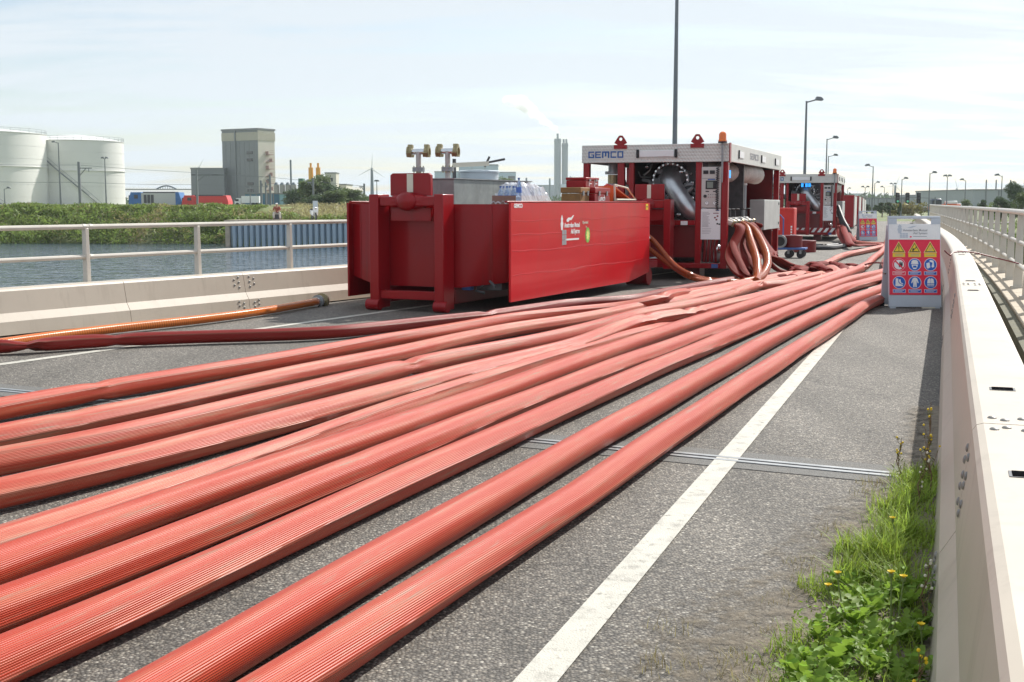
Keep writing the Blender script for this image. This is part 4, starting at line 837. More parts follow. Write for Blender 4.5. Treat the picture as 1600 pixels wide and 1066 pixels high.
def pump_unit(label, loc, rz, chevron=False):
    t_ = thing('pump_unit', label, 'pump unit', loc, rz, 'red open-frame pump units'); r_ = M['red']; w = 1.5; L_ = 7.0; zt = 2.72
    def bx(n, m, *a, bev=0, **k): return MB().box(*a).build(n, m, t_, bevel=bev, smooth=bool(bev), **k)
    for x, y in ((-w, 0), (w-.13, 0), (-w, L_-.13), (w-.13, L_-.13), (-w, 3.4)): bx('corner_post', r_, x, x+.13, y, y+.13, .24, 2.36, bev=.01)
    for x0, x1 in ((-.77, -.63), (-.53, -.43), (.85, .97)): bx('frame_post', r_, x0, x1, .01, .13, .34, 2.36, bev=.008)
    for z0, z1 in ((.24, .34),): bx('base_beam', r_, -w+.131, w-.131, 0, .14, z0, z1, bev=.01); bx('base_beam', r_, -w+.131, w-.131, L_-.14, L_, z0, z1, bev=.01)
    for x in (-w, w-.13): bx('side_beam', r_, x, x+.13, .131, L_-.131, .24, .34, bev=.01)
    bx('floor', M['steel_dark'], -w+.14, w-.14, .15, L_-.15, .26, .31)
    bx('mid_beam', r_, -w+.131, -.775, .02, .12, 1.10, 1.19, bev=.008); bx('mid_beam', r_, -.425, .845, .02, .12, 1.10, 1.20, bev=.008)
    bx('front_band', M['tread'], -w-.02, w+.02, -.03, .03, 2.362, zt, bev=.004); bx('side_band', M['tread'], w-.03, w+.03, .031, L_+.02, 2.362, zt, bev=.004); bx('side_band', M['tread'], -w-.03, -w+.03, .031, L_+.02, 2.362, zt, bev=.004); bx('rear_band', M['tread'], -w-.02, w+.02, L_+.021, L_+.06, 2.362, zt)
    bx('roof', M['steel_dark'], -w+.03, w-.03, .031, L_+.01, 2.60, 2.66); bx('back_light_block', M['steel_dark'], -.70, w-.14, L_-.2, L_-.15, .34, 2.59); bx('left_light_block', M['steel_dark'], -.62, -.58, .5, L_-.3, .34, 2.59)  # closed with added sheets to keep light out of the inside
    bx('corner_trim', r_, w+.02, w+.04, -.035, .10, 2.34, zt+.01)
    # feet
    for x, y in ((-.9, .3), (.6, .3), (-.9, 6.4), (.6, 6.4)): bx('skid_foot', M['darkred'], x, x+.3, y, y+.5, .02, .238)
    # band furniture
    blocktext('GEMCO', .135, .125, M['bluetext'], t_, lambda u, v_, d_: (-1.38+u, -.0325-d_, 2.46+v_))
    blocktext('GEMCO', .135, .19, M['print_grey'], t_, lambda u, v_, d_: (w+.0325+d_, 2.35+u, 2.48+v_))
    bx('work_light', M['white'], -.30, .42, -.06, -.032, 2.47, 2.60, bev=.006); bx('light_cap', M['black'], -.36, -.31, -.08, -.031, 2.45, 2.62, bev=.01); bx('light_cap', M['black'], .43, .48, -.08, -.031, 2.45, 2.62, bev=.01)
    for y in (1.0, 3.9, 6.0):
        bx('side_light', M['white'], w+.031, w+.045, y, y+.55, 2.47, 2.60); bx('light_cap', M['black'], w+.031, w+.055, y-.06, y-.01, 2.45, 2.62)
    for x in (-.70, .88):
        pts = [(-.135, -.0), (.135, 0), (.135, .05), (.035, .19), (-.035, .19), (-.135, .05)]
        b = MB(); n_ = 12; hole = [(.034*math.cos(a), .115+.034*math.sin(a)) for a in np.linspace(0, 2*PI, n_, endpoint=False)]
        outer = []
        for a in np.linspace(0, 2*PI, n_, endpoint=False):
            dxx, dzz = math.cos(a), math.sin(a); best = 9
            for (ax, az), (bx_, bz) in zip(pts, pts[1:]+pts[:1]):
                ex, ez = bx_-ax, bz-az; den = dxx*ez-dzz*ex
                if abs(den) > 1e-9:
                    tt = ((ax)*ez-(az-.115)*ex)/den; ss = ((ax)*dzz-(az-.115)*dxx)/den
                    if tt > 0 and -1e-6 <= ss <= 1+1e-6: best = min(best, tt)
            outer.append((best*dxx, .115+best*dzz))
        V_ = [(x+u, y_, zt+.001+v_) for y_ in (-.02, .0) for u, v_ in hole+outer]; F_ = []
        for i in range(n_): 
            j = (i+1) % n_; F_ += [(i, j, n_+j, n_+i), (2*n_+i, 3*n_+i, 3*n_+j, 2*n_+j), (i, 2*n_+i, 2*n_+j, j), (n_+i, n_+j, 3*n_+j, 3*n_+i)]
        b.add(V_, F_); b.build('lifting_lug', r_, t_, smooth=False)
        bx('lug_foot', r_, x-.135, x+.135, -.052, -.032, zt-.08, zt)
    MB().lathe([(.085, 0), (.085, .03), (.075, .035), (.075, .13), (.06, .17), (.03, .19), (.01, .195)], (w-.10, -.12, zt+.03), 18).build('beacon', M['amber'], t_); MB().lathe([(.09, 0), (.09, .03)], (w-.10, -.12, zt), 18).build('beacon_base', M['black'], t_)
    MB().tube([(w-.10, -.12, zt), (w-.10, -.10, 2.1), (w-.11, -.08, 1.95)], .022, 6).build('beacon_pole', M['steel'], t_)
    b = MB(); b.tube([(w-.20+.028*math.cos(k*1.3), -.06+.028*math.sin(k*1.3), 2.25-k*.009) for k in range(95)], .009, 5); b.build('coiled_cable', M['black'], t_)
    # control panel
    bx('control_panel', M['panel'], .975, 1.365, -.02, .04, 1.45, 2.26, bev=.008)
    bx('panel_seam', M['steel_dark'], .985, 1.355, -.0225, -.0205, 2.03, 2.036)
    bx('display_frame', M['black'], 1.06, 1.28, -.035, -.0205, 1.82, 1.99, bev=.004); bx('display', mat('lcd', (.22, .26, .22), .3) if 'lcd' not in bpy.data.materials else bpy.data.materials['lcd'], 1.09, 1.21, -.038, -.0352, 1.845, 1.965)
    bx('nameplate', M['bluetext'], 1.10, 1.25, -.0225, -.0205, 2.00, 2.022)
    for x0, x1 in ((1.01, 1.11), (1.14, 1.24)): bx('meter', M['black'], x0, x1, -.032, -.0205, 2.12, 2.19)
    for x0 in (1.06, 1.21): bx('push_strip', M['black'], x0, x0+.07, -.026, -.0205, 1.765, 1.785)
    MB().cyl((1.055, -.05, 1.68), (1.055, -.0205, 1.68), .032, n=14).build('knob', M['black'], t_)
    for k in range(5): MB().cyl((1.12+.045*k, -.028, 1.66), (1.12+.045*k, -.0205, 1.66), .008, n=8).build('lamp', r_, t_); MB().cyl((1.12+.045*k, -.028, 1.71), (1.12+.045*k, -.0205, 1.71), .008, n=8).build('lamp', M['black'], t_)
    for x in (1.09, 1.25): MB().cyl((x, -.028, 1.545), (x, -.0205, 1.545), .042, n=18).build('gauge', M['steel'], t_); MB().cyl((x, -.031, 1.545), (x, -.0285, 1.545), .034, n=18).build('gauge_face', M['white'], t_); MB().box(x-.003, x+.003, -.033, -.0315, 1.545, 1.573).build('gauge_needle', M['black'], t_)
    bx('instruction_sheet', M['white'], .975, 1.365, -.015, .02, .82, 1.43)
    for k in range(14): bx('print_line', M['print_grey'], 1.0, 1.0+random.uniform(.09, .17), -.0165, -.0152, 1.36-k*.022, 1.367-k*.022)
    for k in range(4): bx('print_line', M['print_grey'], 1.0, 1.0+random.uniform(.12, .2), -.0165, -.0152, 1.03-k*.03, 1.036-k*.03)
    bx('print_line', M['darkred'], 1.22, 1.33, -.0165, -.0152, 1.335, 1.35); bx('print_line', M['bluetext'], 1.28, 1.34, -.0165, -.0152, 1.39, 1.405)
    for x, z in ((1.24, 1.24), (1.29, 1.27), (1.27, 1.20), (1.29, 1.12), (1.33, 1.11)): bx('print_mark', M['signblack'] if z < 1.15 else M['darkred'], x, x+.035, -.0165, -.0152, z, z+.03)
    bx('label_plate', M['white'], .56, .70, -.0, .015, 1.105, 1.185)
    # inside: bulkhead, engine mass, pipes
    bx('bulkhead', M['steel_dark'], -.42, w-.14, 2.6, 2.66, .32, 2.58); bx('engine_block', M['steel_dark'], -.40, .80, .9, 2.4, .5, 1.75, bev=.04); bx('coolant_tank', M['steel_dark'], -.35, .5, .6, 1.1, 1.3, 1.7, bev=.06)
    b = MB()
    for k in range(26):
        p = Vector((rng.uniform(-.35, .8), rng.uniform(.45, .95), rng.uniform(.5, 2.3))); q = p+Vector((rng.uniform(-.35, .35), rng.uniform(-.1, .2), rng.uniform(-.3, .3)))
        b.tube([p, (p+q)/2+Vector((rng.uniform(-.1, .1), -.05, rng.uniform(-.1, .1))), q], rng.uniform(.012, .04), 6)
    stuff(b.build('engine_piping', M['steel'], t_))
    b = MB()
    for k in range(22):
        x, y, z = rng.uniform(-.35, .8), rng.uniform(.4, .9), rng.uniform(.45, 2.3); s_ = rng.uniform(.03, .11); b.box(x-s_, x+s_, y-s_, y+s_, z-s_*.7, z+s_*.7)
    stuff(b.build('engine_fittings', M['steel_dark'], t_))
    b = MB()
    for k in range(14): x, y, z = rng.uniform(-.3, .8), rng.uniform(.3, .6), rng.uniform(1.3, 2.3); b.sphere((x, y, z), rng.uniform(.02, .05), 8, 6)
    stuff(b.build('engine_valves', M['chrome'], t_))
    MB().tube(PP := crom([(.20, 1.1, 2.16), (.20, .72, 2.12), (.26, .44, 1.96), (.50, .34, 1.62), (.72, .32, 1.38), (.98, .45, 1.24)], .08), [.27-.085*min(1, k_/10) for k_ in range(len(PP))], 22).build('discharge_pipe', M['pipe'], t_)
    MB().tube(crom([(.35, .30, 1.02), (.45, .30, .90), (.62, .32, .83), (.9, .4, .80)], .06), .07, 14).build('return_pipe', M['pipe'], t_)
    b = MB(); b.tube([(.20+.36*math.cos(a), .62, 2.02+.33*math.sin(a)) for a in np.linspace(0, 2*PI, 28, endpoint=False)], .028, 6, closed=True); b.build('pipe_flange', M['steel'], t_)
    b = MB()
    for a in np.linspace(0, 2*PI, 22, endpoint=False): b.cyl((.20+.36*math.cos(a), .56, 2.02+.33*math.sin(a)), (.20+.36*math.cos(a), .68, 2.02+.33*math.sin(a)), .022, n=6)
    stuff(b.build('flange_bolts', M['chrome'], t_))
    bx('chassis_plate', M['darkred'], -.30, .84, .16, .22, .45, 1.09)
    # left bay: valve assembly against the sky
    MB().cyl((-1.0, .5, 2.36), (-1.0, .5, 2.20), .10, n=16).build('valve_head', M['steel'], t_); MB().cyl((-1.0, .5, 2.20), (-1.0, .5, 2.14), .17, n=16).build('valve_flange', M['steel'], t_); MB().cyl((-1.0, .5, 2.13), (-1.0, .5, 1.95), .11, n=16).build('valve_body', M['brass'], t_); MB().cyl((-1.0, .5, 1.95), (-1.0, .5, 1.90), .15, n=16).build('valve_flange', M['steel'], t_)
    MB().tube(crom([(-.62, .5, 1.78), (-1.0, .5, 1.78), (-1.22, .5, 1.72), (-1.28, .5, 1.5), (-1.28, .5, 1.2)], .06), .075, 12).build('intake_pipe', M['steel'], t_)
    MB().cyl((-1.0, .5, 1.90), (-1.0, .5, 1.75), .07, n=12).build('valve_stem', M['steel'], t_); bx('junction_box', M['steel'], -.80, -.64, .35, .6, 1.70, 1.92, bev=.01); MB().tube([(-.8, .4, 2.1), (-.72, .4, 2.0), (-.7, .4, 1.9)], .03, 8).build('hose_elbow', M['steel_dark'], t_)
    bx('intake_box', M['darkred'], -w+.15, -.80, .2, .8, .34, 1.08, bev=.01); bx('partition', M['darkred'], -.78, -.70, .2, 2.6, .34, 1.1)
    # hook frame in front
    x0 = .02-.02
    for s_ in (1, -1): bx('hook_post', r_, x0+s_*.40-.07, x0+s_*.40+.07, -.52, -.20, .24, 1.62, bev=.012)
    bx('hook_cross_bar', r_, x0-.33, x0+.33, -.50, -.30, 1.44, 1.60, bev=.02); MB().sphere((x0, -.48, 1.52), .12, 16, 10, (1.25, .75, 1)).build('hook_eye', r_, t_)
    bx('hook_plate', r_, x0-.30, x0+.30, -.36, -.30, 1.605, 1.92, bev=.01); bx('marker_strip', M['cream'], x0-.05, x0+.03, -.364, -.361, 1.64, 1.91); bx('hook_lower_plate', r_, x0-.32, x0+.32, -.36, -.30, 1.20, 1.42, bev=.006); bx('hook_brace', r_, x0-.33, x0+.33, -.40, -.30, .34, .44, bev=.01)
    for s_ in (1, -1): bx('hook_arm', r_, x0+s_*.40-.05, x0+s_*.40+.05, -.199, -.001, 1.08, 1.20, bev=.01); bx('hook_arm', r_, x0+s_*.40-.05, x0+s_*.40+.05, -.199, -.001, .25, .34, bev=.01)
    # pipes below the panel
    for k in range(4): MB().tube([(1.02+.08*k, .25, .82), (1.02+.07*k, .22, .60), (1.0+.08*k, .24, .36)], .03, 8).build('drain_hose', M['darkred'], t_)
    MB().sphere((1.25, .3, .62), .10, 12, 8).build('strainer', M['chrome'], t_); MB().sphere((1.22, .35, .45), .13, 12, 8).build('pump_housing', M['steel'], t_)
    # right side: duct, back panel, cabinet, cylinder post
    b = MB(); P__ = crom([(w-.95, 1.4, 2.12), (w-.55, 2.3, 2.2), (w-.30, 3.4, 2.22), (w-.25, 4.8, 2.2)], .05)
    b.tube(P__, [.20+.018*(k % 2) for k in range(len(P__))], 16); b.build('air_duct', M['duct'], t_)
    bx('end_panel', M['darkred'], -.2, w-.14, L_-.30, L_-.25, .34, 2.36); bx('inner_panel', M['darkred'], w-1.3, w-.5, 5.0, 5.05, 1.0, 2.36)
    bx('switch_cabinet', mat('cabinet_grey', (.46, .46, .44), .45) if 'cabinet_grey' not in bpy.data.materials else bpy.data.materials['cabinet_grey'], w-.28, w+.06, 4.3, 6.75, .92, 1.62, bev=.012)
    for z in (1.02, 1.5): bx('cabinet_lock', M['steel_dark'], w+.061, w+.075, 6.5, 6.56, z, z+.06)
    MB().cyl((w-.35, 3.9, .34), (w-.35, 3.9, 1.95), .055, n=12).build('ram', M['steel'], t_); MB().cyl((w-.35, 3.9, 1.95), (w-.35, 3.9, 2.02), .07, n=12).build('ram_cap', M['white'], t_)
    bx('side_light_block', M['steel_dark'], w-1.2, w-.6, 1.0, 4.9, .34, 2.5)  # block added so that less light reaches the side bay
    # manifold with couplings
    MB().cyl((w-.18, .45, 1.18), (w-.18, 3.3, 1.18), .07, n=14).build('manifold', M['steel_dark'], t_)
    for y in (.5, .95, 1.5, 2.3, 2.9):
        MB().cyl((w-.18, y, 1.20), (w+.04, y, 1.12), .055, n=14).build('outlet', M['pipe_rust'], t_); MB().cyl((w+.02, y, 1.14), (w+.05, y, 1.125), .075, n=14).build('outlet_ring', M['brass'], t_)
        MB().cyl((w-.12, y, 1.25), (w-.12, y, 1.42), .02, n=8).build('valve_spindle', M['steel_dark'], t_); b = MB(); b.tube([(w-.12+.09*math.cos(a), y+.09*math.sin(a), 1.42) for a in np.linspace(0, 2*PI, 12, endpoint=False)], .016, 5, closed=True); b.build('handwheel', M['black'], t_)
    bx('blue_tag', M['blue'], 1.20, 1.33, -.012, -.002, .25, .33)
    if chevron:
        for k in range(7):
            x = -.2+k*.24; MB().prism([(x, .345), (x+.12, .345), (x+.24, .52), (x+.12, .52)], lambda u, v_, d_: (u, d_, v_), -.03, -.012).build('chevron_stripe', M['white'], t_, smooth=False)
        bx('chevron_board', r_, -.3, w-.14, -.011, .0-.002, .342, .525)
    return t_
U1Y = R(20.5); up = Vector((4.28, 24.3, 0)); u1o = up+Vector((-math.cos(U1Y), math.sin(U1Y), 0))*1.5
u1 = pump_unit('large red pump unit with control panel directly behind the nearest container', u1o, -U1Y)
U2Y = R(17.5); up2 = Vector((13.26, 50, 0)); u2o = up2+Vector((-math.cos(U2Y), math.sin(U2Y), 0))*1.5
u2 = pump_unit('smaller-looking second red pump unit farther along, with red and white chevrons and black cables', u2o, -U2Y, True)
BL = bpy.data.materials.new('blue_glow'); BL.use_nodes = True; pb = BL.node_tree.nodes['Principled BSDF']; pb.inputs['Base Color'].default_value = (.02,.2,.7,1); pb.inputs['Emission Color'].default_value = (.03,.35,1,1); pb.inputs['Emission Strength'].default_value = 1.2
for x in (.05, .22, .34): MB().box(x, x+.09, .28, .30, 2.20, 2.35).build('blue_indicator', BL, u2, smooth=False)
MB().box(1.42, 1.46, .35, .5, 2.05, 2.2).build('blue_indicator', BL, u1, smooth=False)
def onu(x, y, z, o=u1o, a=U1Y): return o+Vector((x*math.cos(a)+y*math.sin(a), -x*math.sin(a)+y*math.cos(a), z))
# hoses hanging from the manifold
FH = 'hoses hanging from the manifold of the first pump unit'
def hang(label, y, pts, m, r=.10, h=.42, cat='fire hose', name='fire_hose', **k):
    hose(label, [onu(1.60, y, 1.10), onu(1.72, y-.02, 1.06)]+pts, m, r=r, h=h, grounded=False, group=FH, step=.08, smooth=6, name=name, cat=cat, **k)
hang('glossy brown suction hose arching steeply down, the left one of two', .95, [P3(1171,372,24.6), P3(1181,405,23.6), P3(1183,432,22.9), G(1181,441,.1)], M['suction_brown'], r=.085, h=1, crease=0, cat='suction hose', name='suction_hose', seed=41)
hang('glossy brown suction hose arching farthest out, curling back at the ground', 1.3, [P3(1180,362,25.2), P3(1194,388,24.4), P3(1199,410,23.8), P3(1192,428,23.2), G(1180,438,.12), G(1160,442,.1)], M['suction_brown'], r=.085, h=1, crease=0, cat='suction hose', name='suction_hose', seed=42)
hang('limp dark red hose nearest the control panel, falling to the left', .45, [P3(1140,395,24.0), P3(1148,420,23.3), G(1162,437,.1), G(1185,436,.1), G(1215,432,.08)], M['hose_flat'], r=.10, h=.45, seed=43)
hang('flat dark red hose falling behind the left brown suction hose', .8, [P3(1152,385,24.5), P3(1165,412,23.8), G(1180,433,.1), G(1215,428,.1)], M['hose_flat'], r=.10, h=.4, seed=44)
hang('flat dark red hose falling straight between the two brown suction hoses', 1.5, [P3(1168,385,25.0), P3(1184,414,24.2), G(1205,432,.1), G(1240,429,.1)], M['hose_flat'], r=.10, h=.4, seed=45)
hang('flat red hose sloping down right past the grey cabinet', 2.2, [P3(1188,375,26.2), P3(1208,402,25.4), G(1232,420,.12), G(1262,425,.12), G(1290,428,.1)], M['hose_flat'], r=.11, h=.4, seed=46)
hang('outermost flat red hose, ending in the folded pile', 2.7, [P3(1180,355,27), P3(1196,385,26.4), P3(1215,405,25.8), G(1240,416,.12), G(1275,420,.2)], M['hose_flat'], r=.12, h=.35, seed=47)
for k, (y_, pts) in enumerate(((.6, [P3(1144,378,24.3), P3(1156,408,23.5), G(1172,434,.14), G(1200,434,.12)]), (1.1, [P3(1160,380,24.9), P3(1174,410,24.0), G(1192,432,.14), G(1225,431,.12)]), (1.9, [P3(1178,368,25.8), P3(1192,396,25.0), G(1216,424,.14), G(1250,427,.12)]), (2.4, [P3(1184,368,26.4), P3(1202,396,25.8), G(1226,417,.14), G(1262,420,.16)]))):
    hang(('narrow dark red hose falling beside the control panel', 'narrow dark red hose behind the brown suction hoses', 'narrow dark red hose just right of the brown suction hoses', 'narrow dark red hose falling along the grey cabinet')[k], y_, pts, M['hose_flat'], r=.07, h=.6, seed=70+k)
# brown hoses from container rear running to the ground
for k, (lb_, dz, yy) in enumerate((('upper of two brown hoses leaving the rear of the nearest container', .08, 0), ('lower of two brown hoses leaving the rear of the nearest container', 0, -.11))):
    th_ = thing('suction_hose', lb_, 'suction hose', (0,0,0), 0, 'brown hoses behind the nearest container')
    s0 = onc(W1-.12+yy, L1+.02, .83+dz*2)
    o = hose(None, [s0, onc(W1-.05+yy, L1+.30, .74+dz*2), P3(1050,417-dz*60,22.6), P3(1080,434-dz*50,21.9), G(1108,440-dz*30,.08), G(1140,441-dz*20,.08), G(1185,436,.06)], M['suction_brown'], r=.048, h=1, crease=0, grounded=False, seed=50+k, name='tube', smooth=8); o.parent = th_
    for k_ in ('label', 'category', 'group'):
        if k_ in o: del o[k_]
    MB().cyl(s0, s0+(onc(W1-.05+yy, L1+.30, .74)-s0).normalized()*.16, .075, n=14).build('clamp', M['chrome'], th_)
# dark red flat hoses running from the second unit to the right, pale ones fanning from its foot
def onu2(x, y, z): return onu(x, y, z, u2o, U2Y)
for k, (pts, lb_, mm) in enumerate((
    ([onu2(1.6, 1.0, 1.1), P3(1318,356,49), G(1330,381,.2), G(1352,383,.1), G(1383,383,.08)], 'dark flat hose running from the second pump unit to the small sign', 'hose_flat'),
    ([onu2(1.6, 1.6, 1.0), P3(1322,360,50), G(1337,378,.12), G(1360,380,.08), G(1386,380,.08)], 'dark flat hose lying just behind the other one at the second pump unit', 'hose_flat'),
    ([onu2(1.6, 2.0, 1.0), P3(1323,362,51), G(1331,377,.1), G(1338,378,.06)], 'short flat hose sloping from the second pump unit, left one', 'hose_flat'),
    ([onu2(1.6, .6, .95), P3(1312,364,48.5), G(1320,380,.1), G(1328,384,.06)], 'short flat hose sloping from the second pump unit, right one', 'hose_flat'))):
    hose(lb_, pts, M[mm], r=.11, h=.4, roll=0, crease=.12, seed=60+k, smooth=8, grounded=False, group='hoses at the second pump unit')
for k, (pts, lb_) in enumerate((([onu2(1.55,.3,1.4), P3(1318,345,49.5), P3(1327,362,49), P3(1327,378,48.6), G(1312,386,.06), G(1280,388,.06), G(1262,387,.06)], 'outer black cable looping from the second pump unit to the ground'), ([onu2(1.55,.4,1.2), P3(1316,350,49.7), P3(1323,368,49.2), P3(1320,380,48.8), G(1296,385,.06), G(1268,384,.06)], 'inner black cable looping from the second pump unit to the ground'))):
    o = MB().tube(crom(pts, .15), .085, 8).build('power_cable', M['black']); tag(o, lb_, 'cable')
# ---------------------------------------------------------------- red cabinet, trolley, hose rolls between the units
gc = thing('red_cabinet', 'bright red cabinet with white lettering standing between the two pump units', 'cabinet', P3(1226, 372, 41), -R(19)); gc.location.z = 0
MB().box(-.55, .30, 0, .8, .10, 1.38).build('body', mat('bright_red', (.62, .02, .012), .35), gc, bevel=.03); MB().box(-.5, .25, .05, .75, .0, .099).build('plinth', M['black'], gc)
text('JANS', .12, M['white'], gc, (-.42, -.004, .68), (PI/2, 0, 0), fat=.003); 
for k in range(4): MB().box(.19, .24, -.006, -.001, .45+.09*k, .51+.09*k).build('lettering', M['white'], gc)
tl = thing('flat_trolley', 'blue flat-bed trolley with black wheels carrying a hose roll, between the units', 'trolley', P3(1236, 400, 34.5), -R(19)); tl.location.z = 0
MB().box(-.7, .42, -.3, .35, .24, .29).build('platform', M['blue'], tl, bevel=.008)
for x in (-.5, -.05, .28):
    for y in (-.2, .25): MB().cyl((x, y-.03, .11), (x, y+.03, .11), .11, n=16).build('wheel', M['black'], tl); MB().box(x-.03, x+.03, y-.045, y+.045, .12, .239).build('fork', M['steel'], tl)
MB().tube([(-.75, .3, .29), (-.75, .3, 1.2), (-.35, .3, 1.2), (-.27, .3, 1.1), (-.27, .3, .29)], .02, 8).build('push_handle', M['blue'], tl)
def roll(label, p, rz, r, wdt, lay=False):
    t_ = thing('hose_roll', label, 'hose roll', p, rz); b = MB(); P_ = []
    N_ = 140; turns = 9
    v = []; f = []
    for i in range(N_+1):
        a = 2*PI*turns*i/N_; q = .12+(r-.12)*i/N_
        for zz in (0, wdt):
            for dr_ in (0, .012): v.append(((q+dr_)*math.cos(a), zz, r+.02+(q+dr_)*math.sin(a)) if not lay else ((q+dr_)*math.cos(a), (q+dr_)*math.sin(a), zz))
        if i: k = 4*(i-1); f += [(k, k+4, k+6, k+2), (k+1, k+3, k+7, k+5), (k, k+1, k+5, k+4), (k+2, k+6, k+7, k+3)]
    b.add(v, f); b.build('rolled_hose', M['darkred'] if lay else mat('rolled_hose', (.42, .10, .07), .6) if 'rolled_hose' not in bpy.data.materials else bpy.data.materials['rolled_hose'], t_)
    c_ = (0, -.02, r+.02) if not lay else (0, 0, wdt)
    MB().lathe([(.10, 0), (.13, 0), (.13, .06), (.10, .06)], (0, -.05, r+.02) if not lay else (0, 0, wdt-.03), 18, 'Y' if not lay else 'Z', capped=False).build('coupling_ring', M['steel'], t_)
    return t_
pr = tl.location
def ontl(x, y, z): a = R(19); return pr+Vector((x*math.cos(a)+y*math.sin(a), -x*math.sin(a)+y*math.cos(a), z))
t_ = thing('suction_pipe', 'thick red hose length with a steel ring mouth lying on the blue trolley', 'hose', ontl(-.28, 0, .47), -R(19))
MB().cyl((0,-.25,0), (.0,.35,0), .165, n=22).build('tube', M['darkred'], t_); MB().lathe([(.13, -.30), (.185, -.30), (.185, -.24), (.13, -.24)], n=24, axis='Y', capped=False).build('ring', M['steel'], t_); MB().cyl((0,-.262,0), (0,-.255,0), .13, n=20).build('mouth', M['black'], t_)
t_ = thing('hose_roll', 'red rolled hose lying flat on the blue trolley behind the ring mouth', 'hose roll', ontl(.02, .12, .295), 0); MB().lathe([(.26, 0), (.27, .01), (.27, .33), (.26, .34), (.02, .34)], n=26).build('rolled_hose', M['darkred'], t_); MB().cyl((0,0,.34), (0,0,.36), .08, n=14).build('coupling', M['chrome'], t_)
t_ = thing('hose_roll', 'red rolled hose lying flat on the road just right of the blue trolley', 'hose roll', G(1256, 394), 0); MB().lathe([(.36, 0), (.37, .01), (.37, .36), (.36, .37), (.02, .37)], n=28).build('rolled_hose', M['darkred'], t_); MB().cyl((0,0,.37), (0,0,.39), .09, n=14).build('coupling', M['chrome'], t_)
# ---------------------------------------------------------------- row of dark red containers
for k, (px, Y, zt, lb_) in enumerate(((1333.5, 72, 2.0, 'nearest of the dark red boxes in a row behind the second pump unit'), (1341, 82, 2.0, 'second of the dark red boxes in the row behind the second pump unit'), (1346.5, 92, 1.95, 'third of the dark red boxes in the row behind the second pump unit'), (1349.7, 101, 1.85, 'farthest of the dark red boxes in the row behind the second pump unit'))):
    p = P3(px, 340, Y); t_ = thing('red_container', lb_, 'container', (p.x, Y, 0), -R(17.6), 'dark red boxes in a row')
    MB().box(-2.2, 0, 0, .06, .12, zt).build('front_door', rd, t_, bevel=.02); MB().box(-2.2, -.02, .061, 4.5, .12, zt-.02).build('body', M['darkred'], t_, smooth=False); MB().box(-.019, .03, .4, 4.4, .2, zt-.08).build('glare_sheet', M['tread'], t_, smooth=False)  # pale sheet on the red side: sun glare put into its colour
    MB().box(-2.1, -.1, .05, 4.4, 0.0, .119).build('skid', M['black'], t_); MB().box(-.30, -.2, -.012, -.001, .25, .3).build('door_latch', M['steel'], t_)
